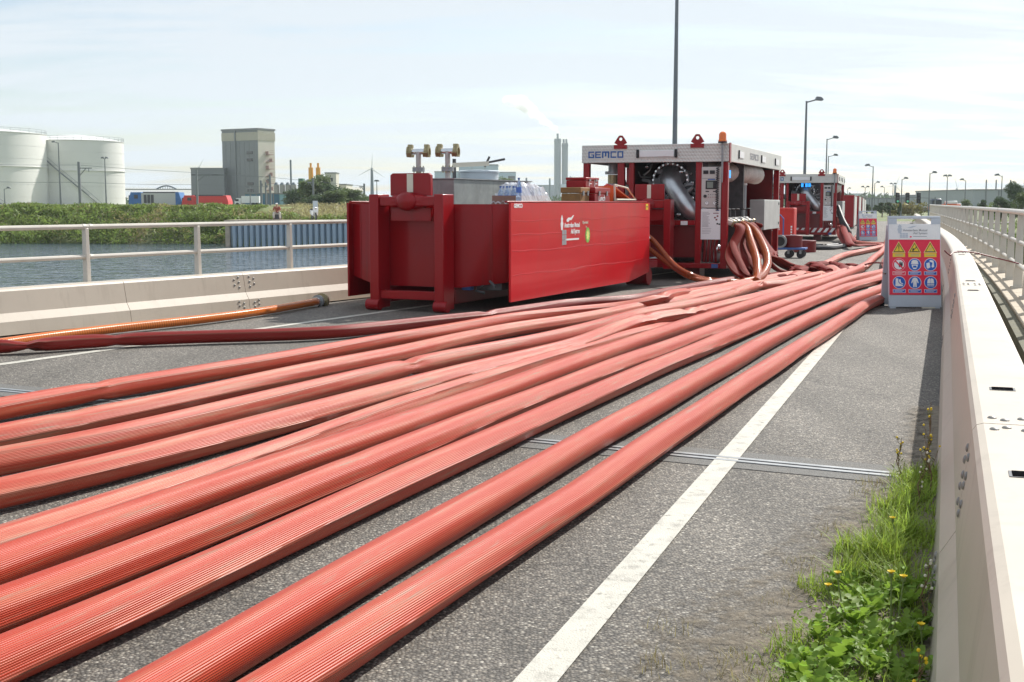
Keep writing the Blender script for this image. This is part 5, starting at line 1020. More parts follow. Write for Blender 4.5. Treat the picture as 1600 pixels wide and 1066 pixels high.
# ---------------------------------------------------------------- warning signs
def aboard(label, loc, rz):
    t_ = thing('warning_sign', label, 'warning sign', loc, rz, 'A-frame warning signs'); tilt = R(9.5); w = .385; HH = 1.375
    fr = bpy.data.objects.new('front_panel', None); bpy.data.objects.remove(fr)
    rot = (-tilt, 0, 0)
    def face(u, v_, d_): return Vector((u, d_*math.cos(tilt)+v_*math.sin(tilt), v_*math.cos(tilt)-d_*math.sin(tilt)))
    def slab(n, m, x0, x1, z0, z1, d0, d1, bev=0):
        return MB().prism([(x0, z0), (x1, z0), (x1, z1), (x0, z1)], face, d0, d1).build(n, m, t_, bevel=bev, smooth=bool(bev))
    g = M['signgrey']
    # frame with handle slot
    slab('front_panel', g, -w, w, .02, 1.255, 0, .035, .006); slab('top_bar', g, -w, w, 1.335, HH, 0, .035, .006); slab('top_side', g, -w, -.255, 1.2555, 1.3345, 0, .035); slab('top_side', g, .255, w, 1.2555, 1.3345, 0, .035)
    slab('header_board', M['white'], -w+.012, w-.012, 1.022, 1.25, -.006, -.001); slab('red_board', M['signred'], -w+.012, w-.012, .20, 1.02, -.006, -.001)
    for x in (-w+.02, w-.10): slab('foot', g, x, x+.08, -.003, .0195, 0, .05)
    slab('rubber_pad', M['cream'], .10, .29, .0, .0185, -.004, .04)
    # rear leaf
    b = MB(); yb = HH*math.sin(tilt)*2; zt_ = HH*math.cos(tilt)
    def back(u, v_, d_): return Vector((u, yb+.05-(d_*math.cos(tilt)+v_*math.sin(tilt)), v_*math.cos(tilt)-d_*math.sin(tilt)))
    MB().prism([(-w, .02), (w, .02), (w, 1.24), (-w, 1.24)], back, 0, .035).build('rear_panel', g, t_, smooth=False)
    for x in (-w, w-.05): MB().prism([(x, 0), (x+.05, 0), (x+.05, .06), (x, .06)], back, -.02, .06).build('rear_foot', M['black'], t_, smooth=False)
    MB().cyl((-w-.012, .20, .5), (-w-.012, .33, .5), .012, n=6).build('hinge_stay', M['steel_dark'], t_)
    # content, flat print on the boards
    def flat(n, pts, m, cx_, cz, lvl=1, par=t_):
        return MB().prism([(cx_+a, cz+b_) for a, b_ in pts], face, -.006-.0012*lvl, -.006-.0012*(lvl-1)-.0002).build(n, m, par, smooth=False)
    circ = lambda r_, n_=28, sy=1: [(r_*math.cos(a), r_*sy*math.sin(a)) for a in np.linspace(0, 2*PI, n_, endpoint=False)]
    rect = lambda a, b_, c_, d_: [(a, c_), (b_, c_), (b_, d_), (a, d_)]
    tr_ = lambda s_: [(-s_, -s_*.62), (s_, -s_*.62), (0, s_*1.12)]
    rw = (PI/2-0*tilt, 0, 0)
    def txt(s_, size, m, x, z, al='RIGHT', lvl=1, **k):
        p = face(x, z, -.0075); o = text(s_, size, m, t_, p, (PI/2-tilt, 0, 0), align=al, **k); return o
    txt('Amsterdam Mutual', .046, M['print_grey'], .19, 1.160, fat=.0006); txt('Aid System', .046, M['print_grey'], .19, 1.115, fat=.0006)
    flat('crest', [(-.02,-.06),(.02,-.06),(.035,0),(.02,.03),(.03,.045),(0,.075),(-.03,.045),(-.02,.03),(-.035,0)], M['signgrey'], -.215, 1.175)
    flat('decal_ship', [(0,0),(.06,-.008),(.12,.015),(.15,.03),(.09,.022),(.05,.01)], M['signgrey'], -.11, 1.20)
    for a in range(3):
        for c_ in range(3): flat('decal_block', rect(0, .037, 0, .021), M['signgrey'], -.215+.041*a, 1.048+.025*c_)
    flat('decal_line', rect(-.02, .18, -.004, .004), M['print_grey'], 0, 1.068); flat('decal_dot', circ(.016, 12, .7), M['signred'], -.055, 1.062)
    cols = (-.232, -.002, .228)
    for i, x in enumerate(cols):
        z = .885; flat('warning_triangle', tr_(.098), M['cream'], x, z, 1); flat('warning_triangle', tr_(.092), M['signyellow'], x, z, 2); flat('triangle_border', tr_(.078), M['signblack'], x, z, 3); flat('triangle_field', tr_(.062), M['signyellow'], x, z, 4)
        if i == 0: flat('symbol', [(-.008, .05), (.008, .05), (.004, -.005), (-.004, -.005)], M['signblack'], x, z, 5); flat('symbol', circ(.008, 10), M['signblack'], x, z-.022, 5)
        if i == 1: flat('symbol', [(-.035,-.03),(-.02,-.035),(.0,-.01),(.028,.012),(.03,.035),(.018,.03),(.012,.01),(-.01,-.002),(-.018,.012),(-.03,0)], M['signblack'], x, z, 5); flat('symbol', rect(-.04,.04,-.042,-.036), M['signblack'], x, z, 5)
        if i == 2: 
            for q in (-.02, 0, .02): flat('symbol', [(-.003+q,-.02),(.003+q,-.02),(.006+q,0),(.001+q,.02),(-.003+q,.02),(0+q,0)], M['print_grey'], x, z, 5)
            flat('symbol', rect(-.035,.035,-.04,-.033), M['print_grey'], x, z, 5)
        flat('caption_bar', rect(-.09, .09, -.028, .028), M['signyellow'], x, .790, 1)
        for q in ((-.012, .012) if i < 2 else (0,)): flat('caption_line', rect(-.065+.01*abs(q)*80, .065, q-.0035, q+.0035), M['print_grey'], x, .790, 2)
        for row, (zc, zl) in enumerate(((.648, .521), (.383, .256))):
            blue = not (row == 0 and i == 0)
            flat('pictogram_ring', circ(.094), M['white'], x, zc, 1)
            if blue: flat('pictogram_disc', circ(.087), M['signblue'], x, zc, 2)
            else: flat('pictogram_disc', circ(.090), M['signred'], x, zc, 2); flat('pictogram_field', circ(.072), M['white'], x, zc, 3)
            flat('caption_bar', rect(-.093, .093, -.027, .027), M['white'], x, zl, 1); flat('caption_bar', rect(-.087, .087, -.022, .022), M['signblue'] if blue else M['signred'], x, zl, 2)
            for q in (-.009, .009): flat('caption_line', rect(-.07, .07 if q > 0 else .045, q-.003, q+.003), M['white'], x, zl, 3)
            wh = M['white']
            if row == 0 and i == 0:
                flat('symbol', [(.0,-.04),(.045,-.03),(.055,.0),(.05,.04),(.04,.042),(.036,.01),(.03,.045),(.022,.046),(.018,.01),(.012,.04),(.004,.04),(.004,0),(-.005,.018),(-.012,.014)], M['signblack'], x, zc, 4)
                flat('ban_bar', [(-.066,.052),(-.052,.066),(.066,-.052),(.052,-.066)], M['signred'], x, zc, 5)
            elif row == 0 and i == 1:
                flat('symbol', [(-.045,.0),(-.04,-.03),(-.02,-.065),(.02,-.065),(.04,-.03),(.045,.0)], wh, x, zc, 3); flat('symbol', [(-.06,.008),(.06,.008),(.05,.02),(.046,.05),(.025,.07),(-.025,.07),(-.046,.05),(-.05,.02)], wh, x, zc, 3); flat('symbol', [(-.028,-.045),(.028,-.045),(.022,-.015),(-.022,-.015)], M['signblue'], x, zc, 4); flat('symbol', rect(-.03,.03,.001,.006), M['signblue'], x, zc, 4)
            elif row == 0: 
                flat('symbol', [(-.06,.02),(-.015,.035),(-.002,-.04),(-.04,-.06),(-.055,-.045)], wh, x, zc, 3); flat('symbol', [(-.02,.055),(.0,.07),(.045,.06),(.055,-.03),(.03,-.045),(.015,-.03),(.03,.03),(.0,.04)], wh, x, zc, 3)
            elif i == 0: flat('symbol', [(-.055,-.045),(-.05,.06),(-.015,.06),(-.012,.0),(.01,-.02),(.05,-.035),(.055,-.055),(-.055,-.055)], wh, x, zc, 3); flat('symbol', [(-.005,.045),(.02,.045),(.025,.0),(.055,-.015),(.06,-.03),(.015,-.01),(.0,.005)], wh, x, zc, 4)
            elif i == 1: flat('symbol', [(-.014,.072),(.014,.072),(.035,.055),(.055,-.005),(.042,-.012),(.025,.025),(.026,-.07),(.006,-.07),(.0,-.02),(-.006,-.07),(-.026,-.07),(-.025,.025),(-.042,-.012),(-.055,-.005),(-.035,.055)], wh, x, zc, 3)
            else: flat('symbol', [(-.02,.062),(-.006,.062),(0,.03),(.006,.062),(.02,.062),(.042,.045),(.05,.0),(.05,-.055),(-.05,-.055),(-.05,0),(-.042,.045)], wh, x, zc, 3); flat('symbol', rect(-.05,.05,-.022,-.013), M['signblue'], x, zc, 4); flat('symbol', rect(-.05,.05,-.045,-.036), M['signblue'], x, zc, 4); flat('symbol', rect(-.0015,.0015,-.055,.03), M['signblue'], x, zc, 4)
    return t_
aboard('large folding warning sign with red board beside the cream barrier, nearest the camera', G(1430, 482), -R(2))
s2 = aboard('same kind of warning sign, small in the distance beside the row of dark red boxes', G(1357, 376.5), R(2)); s2.scale = (.97, .97, .90)
# red strap over the barrier
sp_ = [line(17.2, -.12, .72)[0]]
sp_ = [P3(1476, 392, 20.5), line(22.0, .10, .66)[0], line(22.2, .16, .708)[0], line(22.4, .44, .708)[0], line(22.5, .8, .62)[0], line(22.9, 1.24, .50)[0]]
tag(MB().tube(crom(sp_, .1), .012, 6).build('strap', M['darkred']), 'thin dark red strap tied from the large sign across the barrier to the railing', 'strap')
tag(MB().tube(crom([G(1345,416,.12), G(1362,411,.2), G(1386,411,.2)], .1), .018, 6).build('thin_hose', M['darkred']), 'thin dark line lying across the hoses beside the large sign', 'line')
# ---------------------------------------------------------------- far things
S.cycles.volume_bounces = 6
SKW = mat('pale_cladding', (.33, .36, .37), .6, var=.05, scale=.1); CREAM = mat('cream_cladding', (.58, .55, .47), .6, var=.05, scale=.1)
TANKW = mat('tank_white', (.74, .735, .70), .5, var=.03, scale=.05, dirt=(.6, .56, .48), dirt_amt=.25)
BLUEW = mat('blue_cladding', (.05, .17, .25), .5, var=.06, scale=.2); TEAL = mat('teal_cladding', (.22, .40, .43), .5, var=.06, scale=.2)
WIN = mat('window_dark', (.05, .055, .06), .2, var=.1); SILO = mat('silo_orange', (.80, .36, .02), .5, var=.05); PIPEG = mat('stack_grey', (.13, .165, .19), .6, var=.05, scale=.05)
LAMPG = mat('lamp_grey', (.20, .215, .225), .5, .3, var=.05); LBLUE = mat('far_blue_cladding', (.36, .46, .53), .6, var=.04, scale=.05); RIB = mat('roof_trim', (.20, .21, .21), .6, var=.05)
def cyltank(px0, px1, pytop, Y, label, dome, pybase=320.5):
    c0, c1 = P3(px0, pytop, Y), P3(px1, pytop, Y); r = (c1.x-c0.x)/2; zt = c0.z; cxx = (c0.x+c1.x)/2; zb = -.1
    t_ = thing('storage_tank', label, 'storage tank', (cxx, Y+r*.2, zb)); hgt = zt-zb
    n = 6
    for k in range(n):  # shell courses
        z0, z1 = hgt*k/n, hgt*(k+1)/n
        MB().lathe([(r-.012*(k % 2), z0), (r-.012*(k % 2), z1-.05), (r-.07, z1-.04), (r-.07, z1)], n=72, capped=False).build('shell_course', TANKW, t_)
    MB().lathe([(r+.12, hgt), (r+.12, hgt+.12), (r, hgt+.14), (r*.8, hgt+dome*.38), (r*.5, hgt+dome*.77), (r*.2, hgt+dome*.97), (.3, hgt+dome)], n=72).build('roof', TANKW, t_)
    b = MB()
    for zz in (hgt+.6, hgt+1.1): b.tube([((r)*math.cos(a), (r)*math.sin(a), zz) for a in np.linspace(0, 2*PI, 60)], .035, 4)
    for a in np.linspace(0, 2*PI, 40, endpoint=False): b.cyl((r*math.cos(a), r*math.sin(a), hgt), (r*math.cos(a), r*math.sin(a), hgt+1.1), .03, n=4)
    b.build('roof_railing', LAMPG, t_)
    b = MB(); 
    for k in (.56,): b.lathe([(r+.02, hgt*k), (r+.25, hgt*k), (r+.25, hgt*k+.12), (r+.02, hgt*k+.12)], n=72, capped=False)
    b.build('wind_girder', TANKW, t_)
    b = MB(); a = np.linspace(-PI*.72, -PI*.22, 26)
    P = [((r+.5)*math.cos(q), (r+.5)*math.sin(q), hgt*(1-k/25)) for k, q in enumerate(a)]
    b.tube(P, .16, 5); b.tube([(x, y, z+1.0) for x, y, z in P], .05, 4)
    b.build('spiral_stair', LAMPG, t_); return t_
cyltank(-172, 56, 209, 300, 'leftmost white storage tank, cut by the left edge of the photo', 1.7)
cyltank(38, 185, 222, 318, 'white storage tank with a diagonal stair, second from the left', 1.9)
def block(b, px0, px1, pyt, Y, depth, zb=-.3, rz=0):
    a, c_ = P3(px0, pyt, Y), P3(px1, pyt, Y); b.box(a.x, c_.x, Y, Y+depth, zb, a.z); return a, c_
def building(name, label, px0, px1, pyt, Y, depth, m, cat='building', ribs=0, trim=True, windows=(), zb=-.3, side=None):
    a, c_ = P3(px0, pyt, Y), P3(px1, pyt, Y); w = c_.x-a.x; hh = a.z-zb; t_ = thing(name, label, cat, (a.x+w/2, Y, zb))
    MB().box(-w/2, w/2, 0, depth, 0, hh).build('wall', m, t_, smooth=False)
    if trim: MB().box(-w/2-.15, w/2+.15, -.15, depth+.15, hh, hh+max(.25, hh*.025)).build('roof_edge', RIB, t_, smooth=False)
    for k in range(ribs):
        x = -w/2+w*(k+1)/(ribs+1); MB().box(x-.12, x+.12, -.12, -.002, 0, hh-.05).build('cladding_joint', RIB, t_, smooth=False)
    for (u0, u1, v0, v1) in windows: 
        MB().box(-w/2+w*u0, -w/2+w*u1, -.1, -.003, hh*v0, hh*v1).build('window', WIN, t_, smooth=False)
    return t_
# tall silo building, turned so that its lit right side shows
Yt = 330; c0 = P3(402, 203, Yt); k_ = Yt/1900; hb = c0.z+.3
t_ = thing('factory_tower', 'tall tower, shaded grey front and sunlit cream side, with an outside stair, left of the centre', 'building', (c0.x, Yt, -.3), -R(31))
wl, wr = 64*k_/math.cos(R(31)), 19.5*k_/math.sin(R(31))
SKD = mat('shaded_cladding', (.20, .215, .22), .6, var=.05, scale=.1)  # shade on the front faces put into a darker cladding colour
MB().box(-wl, 0, 0, wr, 0, hb).build('wall', SKD, t_, smooth=False)
MB().box(.01, .16, .05, wr-.05, .4, hb-.1).build('lit_side_cladding', CREAM, t_, smooth=False)  # cream sheet: sunlight on the right face put into its colour
MB().box(-wl-.1, .25, -.1, wr+.1, hb*.90-.6, hb*.90+1.6).build('cladding_band', mat('band', (.40, .38, .30), .6), t_, smooth=False)
MB().box(-wl-.2, .3, -.2, wr+.2, hb, hb+.5).build('roof_edge', RIB, t_, smooth=False)
MB().prism([(-wl*.63, hb*.0), (-wl*.60, 0), (-wl*.60, hb*.995), (-wl*.63, hb*.995)], lambda u, v_, d_: (u, d_, v_), -.35, -.003).build('cladding_step', SKD, t_, smooth=False)
for q_ in np.linspace(.1, .9, 7): MB().box(-wl*q_-.05, -wl*q_+.05, -.06, -.003, .2, hb*.885-.7).build('cladding_joint', RIB, t_, smooth=False)
for zz in (.70, .61, .31, .225, .12): MB().box(-wl*.30, -wl*.14, -.2, -.004, hb*zz, hb*zz+.75).build('louvre_window', WIN, t_, smooth=False)
for k in range(8):
    z0 = hb*(.06+.09*k); b = MB(); y0, y1 = wr*.42, wr*.66; b.box(.17, 1.8, y0, y1, z0, z0+.18); b.box(.2, 1.2, y0 if k % 2 else y1-.15, (y0 if k % 2 else y1-.15)+.15, z0, z0+1.0)
    for zz in (.6, 1.1): b.box(1.72, 1.8, y0, y1, z0+zz, z0+zz+.08)
    b.build('stair_landing', mat('stair_red', (.36, .22, .19), .6) if k == 0 else bpy.data.materials['stair_red'], t_, smooth=False)
building('factory_wing', 'low grey wing attached to the left of the tall tower', 298, 350, 264, 333, 30, SKD, windows=((.02, 1, .84, .865),))
building('blue_shed', 'dark blue flat-roofed shed in front of the tall tower', 383, 436, 303.5, 250, 14, BLUEW, 'shed', 5)
building('teal_shed', 'pale teal flat-roofed shed right of the dark blue one', 436.5, 472, 304, 249, 14, TEAL, 'shed', 2, windows=((.8, .92, .3, .9),))
def stack(name, label, px, pyt, r, Y, m, cat='chimney', zb=-.3, cap=None, r2=None):
    a = P3(px, pyt, Y); t_ = thing(name, label, cat, (a.x, Y, zb)); MB().cyl((0,0,0), (0,0,a.z-zb), r, r2, n=20).build('shaft', m, t_)
    if cap:
        for dxx, hh in cap: MB().cyl((dxx, 0, a.z-zb), (dxx, 0, a.z-zb+hh), r*.32, n=12).build('flue', m, t_)
        MB().lathe([(r+.25, a.z-zb-3), (r+.25, a.z-zb-1.5)], n=20).build('platform', m, t_)
    return t_
stack('slim_chimney', 'slim grey chimney between the tall tower and the orange silos', 454, 250, .27, 360, PIPEG)
for i, (px, lb_) in enumerate(((432, 'leftmost of four squat grey silos at the foot of the slim chimney'), (441, 'second of four squat grey silos at the foot of the slim chimney'), (450, 'third of four squat grey silos at the foot of the slim chimney'), (459, 'rightmost of four squat grey silos at the foot of the slim chimney'))):
    a = P3(px, 287, 320); t_ = thing('grey_silo', lb_, 'silo', (a.x, 320, -.3), 0, 'squat grey silos'); MB().cyl((0,0,0), (0,0,a.z), .7*1.0, n=16).build('shaft', mat('silo_grey', (.34,.33,.30), .7) if i == 0 else bpy.data.materials['silo_grey'], t_); MB().lathe([(.72, a.z), (.3, a.z+.6)], n=16).build('roof', PIPEG, t_)
for px, lb_ in ((485.5, 'left one of the two orange silos above the trees'), (497, 'right one of the two orange silos above the trees')):
    a = P3(px, 262, 300); t_ = thing('orange_silo', lb_, 'silo', (a.x, 300, -.3), 0, 'orange silos'); MB().cyl((0,0,3), (0,0,a.z+.3), .62*1.0*.92, n=16).build('vessel', SILO, t_); MB().cyl((0,0,a.z+.3), (0,0,a.z+1.4), .25, n=10).build('filter', SILO, t_)
    b = MB()
    for q in range(4): b.cyl((.45*math.cos(q*PI/2+.8), .45*math.sin(q*PI/2+.8), 0), (.45*math.cos(q*PI/2+.8), .45*math.sin(q*PI/2+.8), 3.2), .08, n=6)
    b.build('legs', LAMPG, t_)
building('plant_tower', 'small beige plant tower with a flat cap right of the orange silos', 508, 525, 271, 300, 5, CREAM, 'tower', windows=((.25, .7, .78, .88),))
building('plant_hall', 'low pale hall behind the trees right of the small beige tower', 512, 541, 289, 306, 12, CREAM, 'hall')
building('green_hopper', 'small dark green hopper left of the orange silos', 466, 473, 279, 290, 3, mat('green_steel', (.02, .14, .09), .5), 'hopper', trim=False)
# group behind the red container
building('power_plant', 'pale blue power plant hall with a stepped roof behind the grey tank', 679, 716, 269, 700, 30, LBLUE)
building('power_plant_hall', 'taller pale blue hall block directly behind the hatch lid', 717, 778, 258.5, 705, 30, LBLUE, ribs=2)
building('grey_hall', 'grey-blue hall left of the thin chimney behind the bottles', 779, 806, 270, 760, 30, LBLUE, windows=((.55, .95, .75, .9),))
building('silver_hall', 'long pale grey hall between the bottles and the tall chimneys', 826, 866, 290, 800, 40, SKW, ribs=4)
building('low_blue_hall', 'low blue-grey hall at the foot of the twin chimneys', 845, 905, 308, 780, 20, LBLUE)
for px, pt, lb_ in ((822.5, 278, 'thin pale chimney behind the water bottles'), (859, 279, 'thin pale chimney just left of the tall twin chimneys')): stack('thin_chimney', lb_, px, pt, .55, 760, PIPEG)
stack('tall_chimney', 'taller left one of the twin power station chimneys', 871.3, 217, 3.35, 1200, PIPEG, cap=((0, 5),))
t_ = stack('tall_chimney', 'right one of the twin power station chimneys, ringed by a box lower down', 882.8, 224, 3.05, 1200, PIPEG, cap=((-1.3, 4), (1.3, 4)))
MB().box(-3.6, 3.6, -3.6, 3.6, 13.5, 20).build('platform_box', LBLUE, t_, smooth=False)
stack('side_stack', 'short thick stack with a duct beside the right twin chimney', 891.5, 276, .95, 1190, LBLUE, cap=((0, .5),))
# steam plume
sm = bpy.data.materials.new('steam'); sm.use_nodes = True; t = sm.node_tree; t.nodes.clear(); o_ = N(t, 'ShaderNodeOutputMaterial'); pv = N(t, 'ShaderNodeVolumePrincipled')
pv.inputs['Color'].default_value = (1, 1, 1, 1); pv.inputs['Density'].default_value = .05; pv.inputs['Anisotropy'].default_value = .45; t.links.new(pv.outputs[0], o_.inputs['Volume'])
nz = N(t, 'ShaderNodeTexNoise'); nz.inputs['Scale'].default_value = .09; nz.inputs['Detail'].default_value = 5; tcn = N(t, 'ShaderNodeTexCoord'); t.links.new(tcn.outputs['Object'], nz.inputs['Vector'])
mr = N(t, 'ShaderNodeMapRange'); mr.inputs[1].default_value = .33; mr.inputs[2].default_value = .56; mr.inputs[4].default_value = .26; t.links.new(nz.outputs[0], mr.inputs[0]); t.links.new(mr.outputs[0], pv.inputs['Density'])
bmx = bmesh.new()
for k in range(16):
    q = k/15; px = 876-76*q+random.uniform(-1, 1)*(1+3*q); py = 212-58*q**.85+random.uniform(-1, 1)*(1+4*q); r_ = 1.5+5.6*q**.7+random.uniform(-.6, .6)
    c_ = P3(px, py, 1200+random.uniform(-4, 4)); bmesh.ops.create_icosphere(bmx, subdivisions=3, radius=r_, matrix=Matrix.Translation(c_) @ Matrix.Diagonal((1.25, 1, .8, 1)))
me = bpy.data.meshes.new('steam_plume'); bmx.to_mesh(me); bmx.free(); me.materials.append(sm); o = bpy.data.objects.new('steam_plume', me); C.objects.link(o); rm = o.modifiers.new('merge', 'REMESH'); rm.mode = 'VOXEL'; rm.voxel_size = 1.0
stuff(o, 'white steam plume drifting left from the twin chimneys', 'steam')
# right-hand far buildings
building('warehouse', 'long low pale grey warehouse on the horizon behind the traffic lights', 1345, 1481, 311, 330, 40, SKW, ribs=9)
building('warehouse', 'taller pale grey warehouse right of the orange lorry', 1481, 1522, 305, 300, 40, SKW, ribs=3)
t_ = building('warehouse', 'tallest pale grey warehouse at the right with thin masts on its roof', 1521, 1640, 297.5, 280, 40, SKW, ribs=5)
for px in (1544, 1559.5, 1582, 1604):
    a = P3(px, 281, 281); MB().cyl((a.x-t_.location.x, 2, 4.9), (a.x-t_.location.x, 2, a.z+.3), .16, n=6).build('roof_mast', LAMPG, t_)
building('office_block', 'distant pale blue office block above the dark red boxes', 1336, 1350, 303, 900, 30, LBLUE)
building('office_block', 'distant pale blue block lower and right of the other one', 1350, 1359, 306, 905, 30, LBLUE)
building('low_sheds', 'row of low dark grey sheds behind the yellow bushes', 1430, 1466, 326, 240, 10, mat('shed_grey', (.12, .13, .13), .7), 'shed', 3)
building('flat_bridge', 'grey viaduct deck behind the locomotives', 180, 300, 296.5, 420, 6, PIPEG, 'viaduct', zb=6)
b = MB(); A_ = P3(244, 296, 421); B_ = P3(276, 296, 421); Lb = B_.x-A_.x
b.tube([(Lb*q, 0, 1.2*math.sin(PI*q)) for q in np.linspace(0, 1, 14)], .25, 6)
for q in np.linspace(.1, .9, 8): b.cyl((Lb*q, 0, 0), (Lb*q, 0, 1.2*math.sin(PI*q)), .1, n=5)
o = b.build('arch_bridge', PIPEG); o.location = (A_.x, 421, A_.z); tag(o, 'small grey arch bridge on the horizon between tank and tower', 'bridge')
# ---------------------------------------------------------------- locomotives
def loco(label, px0, px1, pyt, Y, zb, body, body2, cabs):
    a, c_ = P3(px0, pyt, Y), P3(px1, pyt, Y); w = c_.x-a.x; hh = a.z-zb; t_ = thing('locomotive', label, 'locomotive', (a.x+w/2, Y, zb))
    c1_, c2_ = w*.24, w*.11
    MB().prism([(-w/2, .5), (-w/2+.1, hh*.62), (-w/2+.4, hh), (-w/2+c1_, hh), (-w/2+c1_, .5)], lambda u, v_, d_: (u, d_, v_), 0, 3).build('cab', cabs, t_, smooth=False)
    MB().prism([(w/2, .5), (w/2-.1, hh*.62), (w/2-.4, hh), (w/2-c2_, hh), (w/2-c2_, .5)], lambda u, v_, d_: (u, d_, v_), 0, 3).build('cab', cabs if body2 else body, t_, smooth=False)
    MB().box(-w/2+c1_+.02, w/2-c2_-.02, .05, 2.95, .5, hh*.95).build('body', body, t_, smooth=False)
    MB().box(-w/2+.3, w/2-.3, .3, 2.7, .2, .48).build('underframe', M['steel_dark'], t_, smooth=False)
    MB().box(-w/2+c1_+.2, w/2-c2_-.2, .5, 2.5, hh*.95+.01, hh*.95+.2).build('roof_equipment', M['steel_dark'], t_, smooth=False)
    for x in (-w/2+.9,): MB().box(x, x+.6, -.03, -.002, hh*.62, hh*.85).build('window', WIN, t_, smooth=False)
    MB().box(-w/2-.03, -w/2+.3, .3, 2.7, hh*.58, hh*.82).build('windscreen', WIN, t_, smooth=False)
    for x in np.linspace(-w/2+1.6, w/2-1.6, 6): MB().cyl((x, -.02, .3), (x, .2, .3), .3, n=14).build('wheel', M['steel_dark'], t_)
    return t_, w, hh
LGREY = mat('loco_grey', (.55, .55, .52), .5, var=.05, scale=.3); LB_ = mat('loco_blue', (.04, .16, .42), .4); LR = mat('loco_red', (.68, .035, .03), .4, var=.05, scale=.3)
t_, w, hh = loco('blue and grey diesel locomotive on the track in front of the tanks', 200, 283, 300.5, 190, .6, LGREY, True, LB_)
for k in range(3): MB().box(-w/2+2.4+k*.55, -w/2+2.85+k*.55, .02, .045, hh*.35, hh*.85).build('louvre', M['steel_dark'], t_, smooth=False)
loco('red electric locomotive standing before the tall tower', 283.5, 357, 305.5, 189, .6, LR, False, LR)
# ---------------------------------------------------------------- lorries, tractor
t_ = thing('lorry', 'white box lorry parked in front of the dark blue shed', 'lorry', P3(389, 319, 185)); t_.location.z = 1.05; t_.scale = (.52, .52, .52); MB().box(-2.2, 3.0, 0, 2.3, .9, 2.9).build('box_body', M['white'], t_, bevel=.05); MB().prism([(-4.2, .6), (-4.2, 1.5), (-3.6, 2.3), (-2.4, 2.3), (-2.4, .6)], lambda u, v_, d_: (u, d_, v_), .1, 2.2).build('cab', M['white'], t_, smooth=False); MB().box(-4.0, -3.0, .05, .098, 1.4, 2.0).build('window', WIN, t_)
for x in (-3.4, 1.2, 2.3): MB().cyl((x, 0, .5), (x, .35, .5), .5, n=14).build('wheel', M['black'], t_)
def lorry(label, px, py, Y, col, col2, sc, m2):
    p = P3(px, py, Y); t_ = thing('construction_lorry', label, 'lorry', p)
    MB().box(-1.3, .9, 0, 2.4, .7, 1.5).build('chassis', m2, t_, bevel=.08); MB().box(-1.2, .8, .1, 2.3, 1.51, 2.9).build('cab', col, t_, bevel=.15); MB().box(-1.1, .7, .05, .098, 1.75, 2.6).build('windscreen', WIN, t_, smooth=False)
    MB().box(1.0, 4.6, .1, 2.3, .8, 1.9).build('load_bed', col2, t_, bevel=.1); MB().box(2.0, 4.0, .3, 2.0, 1.91, 2.5).build('load', M['white'], t_, bevel=.1)
    for x in (-.5, 2.2, 3.8): MB().cyl((x, -.05, .5), (x, .4, .5), .5, n=16).build('wheel', M['black'], t_)
    t_.scale = (sc, sc, sc); return t_
lorry('orange lorry with a dark windscreen just right of the large sign', 1465, 334, 150, mat('cab_dark_blue', (.05, .07, .12), .3), M['orange'], .62, M['orange'])
lorry('red tractor right behind the orange lorry', 1487, 334, 165, M['red'], M['red'], .55, M['white'])
# ---------------------------------------------------------------- lamps, masts, turbines
def lamp(label, px, pyt, Y, arm, zb=-.2, r=.08, mid=None, py_base=None, name='street_lamp'):
    a = P3(px, pyt, Y); t_ = thing(name, label, 'street lamp', (a.x, Y, zb)); hh = a.z-zb
    MB().tube([(0,0,0), (0,0,hh*.5), (0,0,hh)], [r*1.15, r*.85, r*.55], 8).build('pole', LAMPG, t_)
    for ar in arm:
        w = ar*Y/1900; sgn = 1 if w > 0 else -1
        MB().tube([(0,0,hh-.08), (w*.7, 0, hh+.06), (w, 0, hh+.1)], r*.4, 6).build('arm', LAMPG, t_)
        L_ = max(.5, abs(w)*.42)
        MB().prism([(w-sgn*L_*.45, .02), (w-sgn*L_*.3, .22), (w+sgn*L_*.2, .2), (w+sgn*L_*.5, .06), (w+sgn*L_*.35, -.02)], lambda u, v_, d_: (u, d_, hh+.03+v_), -.14, .14).build('lamp_head', LAMPG, t_, smooth=False)
    return t_
lamp('very tall grey lighting mast rising behind the first pump unit', 1058.6, -60, 60, (14,), -.2, .13, name='lighting_mast')
lamp('tallest street lamp with arm to the right, between the two pump units', 1260.3, 158, 72, (19,), -.2, .10)
lamp('second tallest street lamp, arm to the right, above the beacon of the far unit', 1292.3, 217, 100, (13,))
lamp('third street lamp with arm right, close beside the second tallest', 1294.6, 244, 130, (11,))
lamp('street lamp with arm to the left, nearest above the small warning sign', 1364.5, 260, 120, (-9,))
lamp('small street lamp with arm right just beside the one above the small sign', 1367, 286, 170, (5,))
lamp('street lamp with double curved head left of the three traffic lights', 1352, 293, 190, (-4, 4))
lamp('street lamp with arm left between the first lamps and the traffic lights', 1382, 293, 200, (-4,))
lamp('street lamp with arm right directly left of the middle traffic light', 1409.5, 280, 140, (6,))
lamp('thin lamp pole with small double head above the left traffic light', 1395.5, 288, 210, (-3, 3))
lamp('street lamp with arm right standing behind the large sign handle', 1453.2, 271, 130, (7,))
lamp('double headed street lamp above the orange lorry', 1480.5, 276, 150, (-3.5, 3.5))
lamp('street lamp with arm left standing by the roadside sapling', 1509, 282, 150, (-6,))
lamp('far street lamp with arm left at the tallest warehouse', 1566, 275, 130, (-8,))
lamp('short far lamp left of the office block', 1324.5, 295, 240, (3,))
lamp('flood light mast in front of the second white tank', 91, 223, 160, (-7,), .9, .12)
lamp('double headed light mast at the right side of the second white tank', 163.5, 248, 165, (-3, 3), .9, .1)
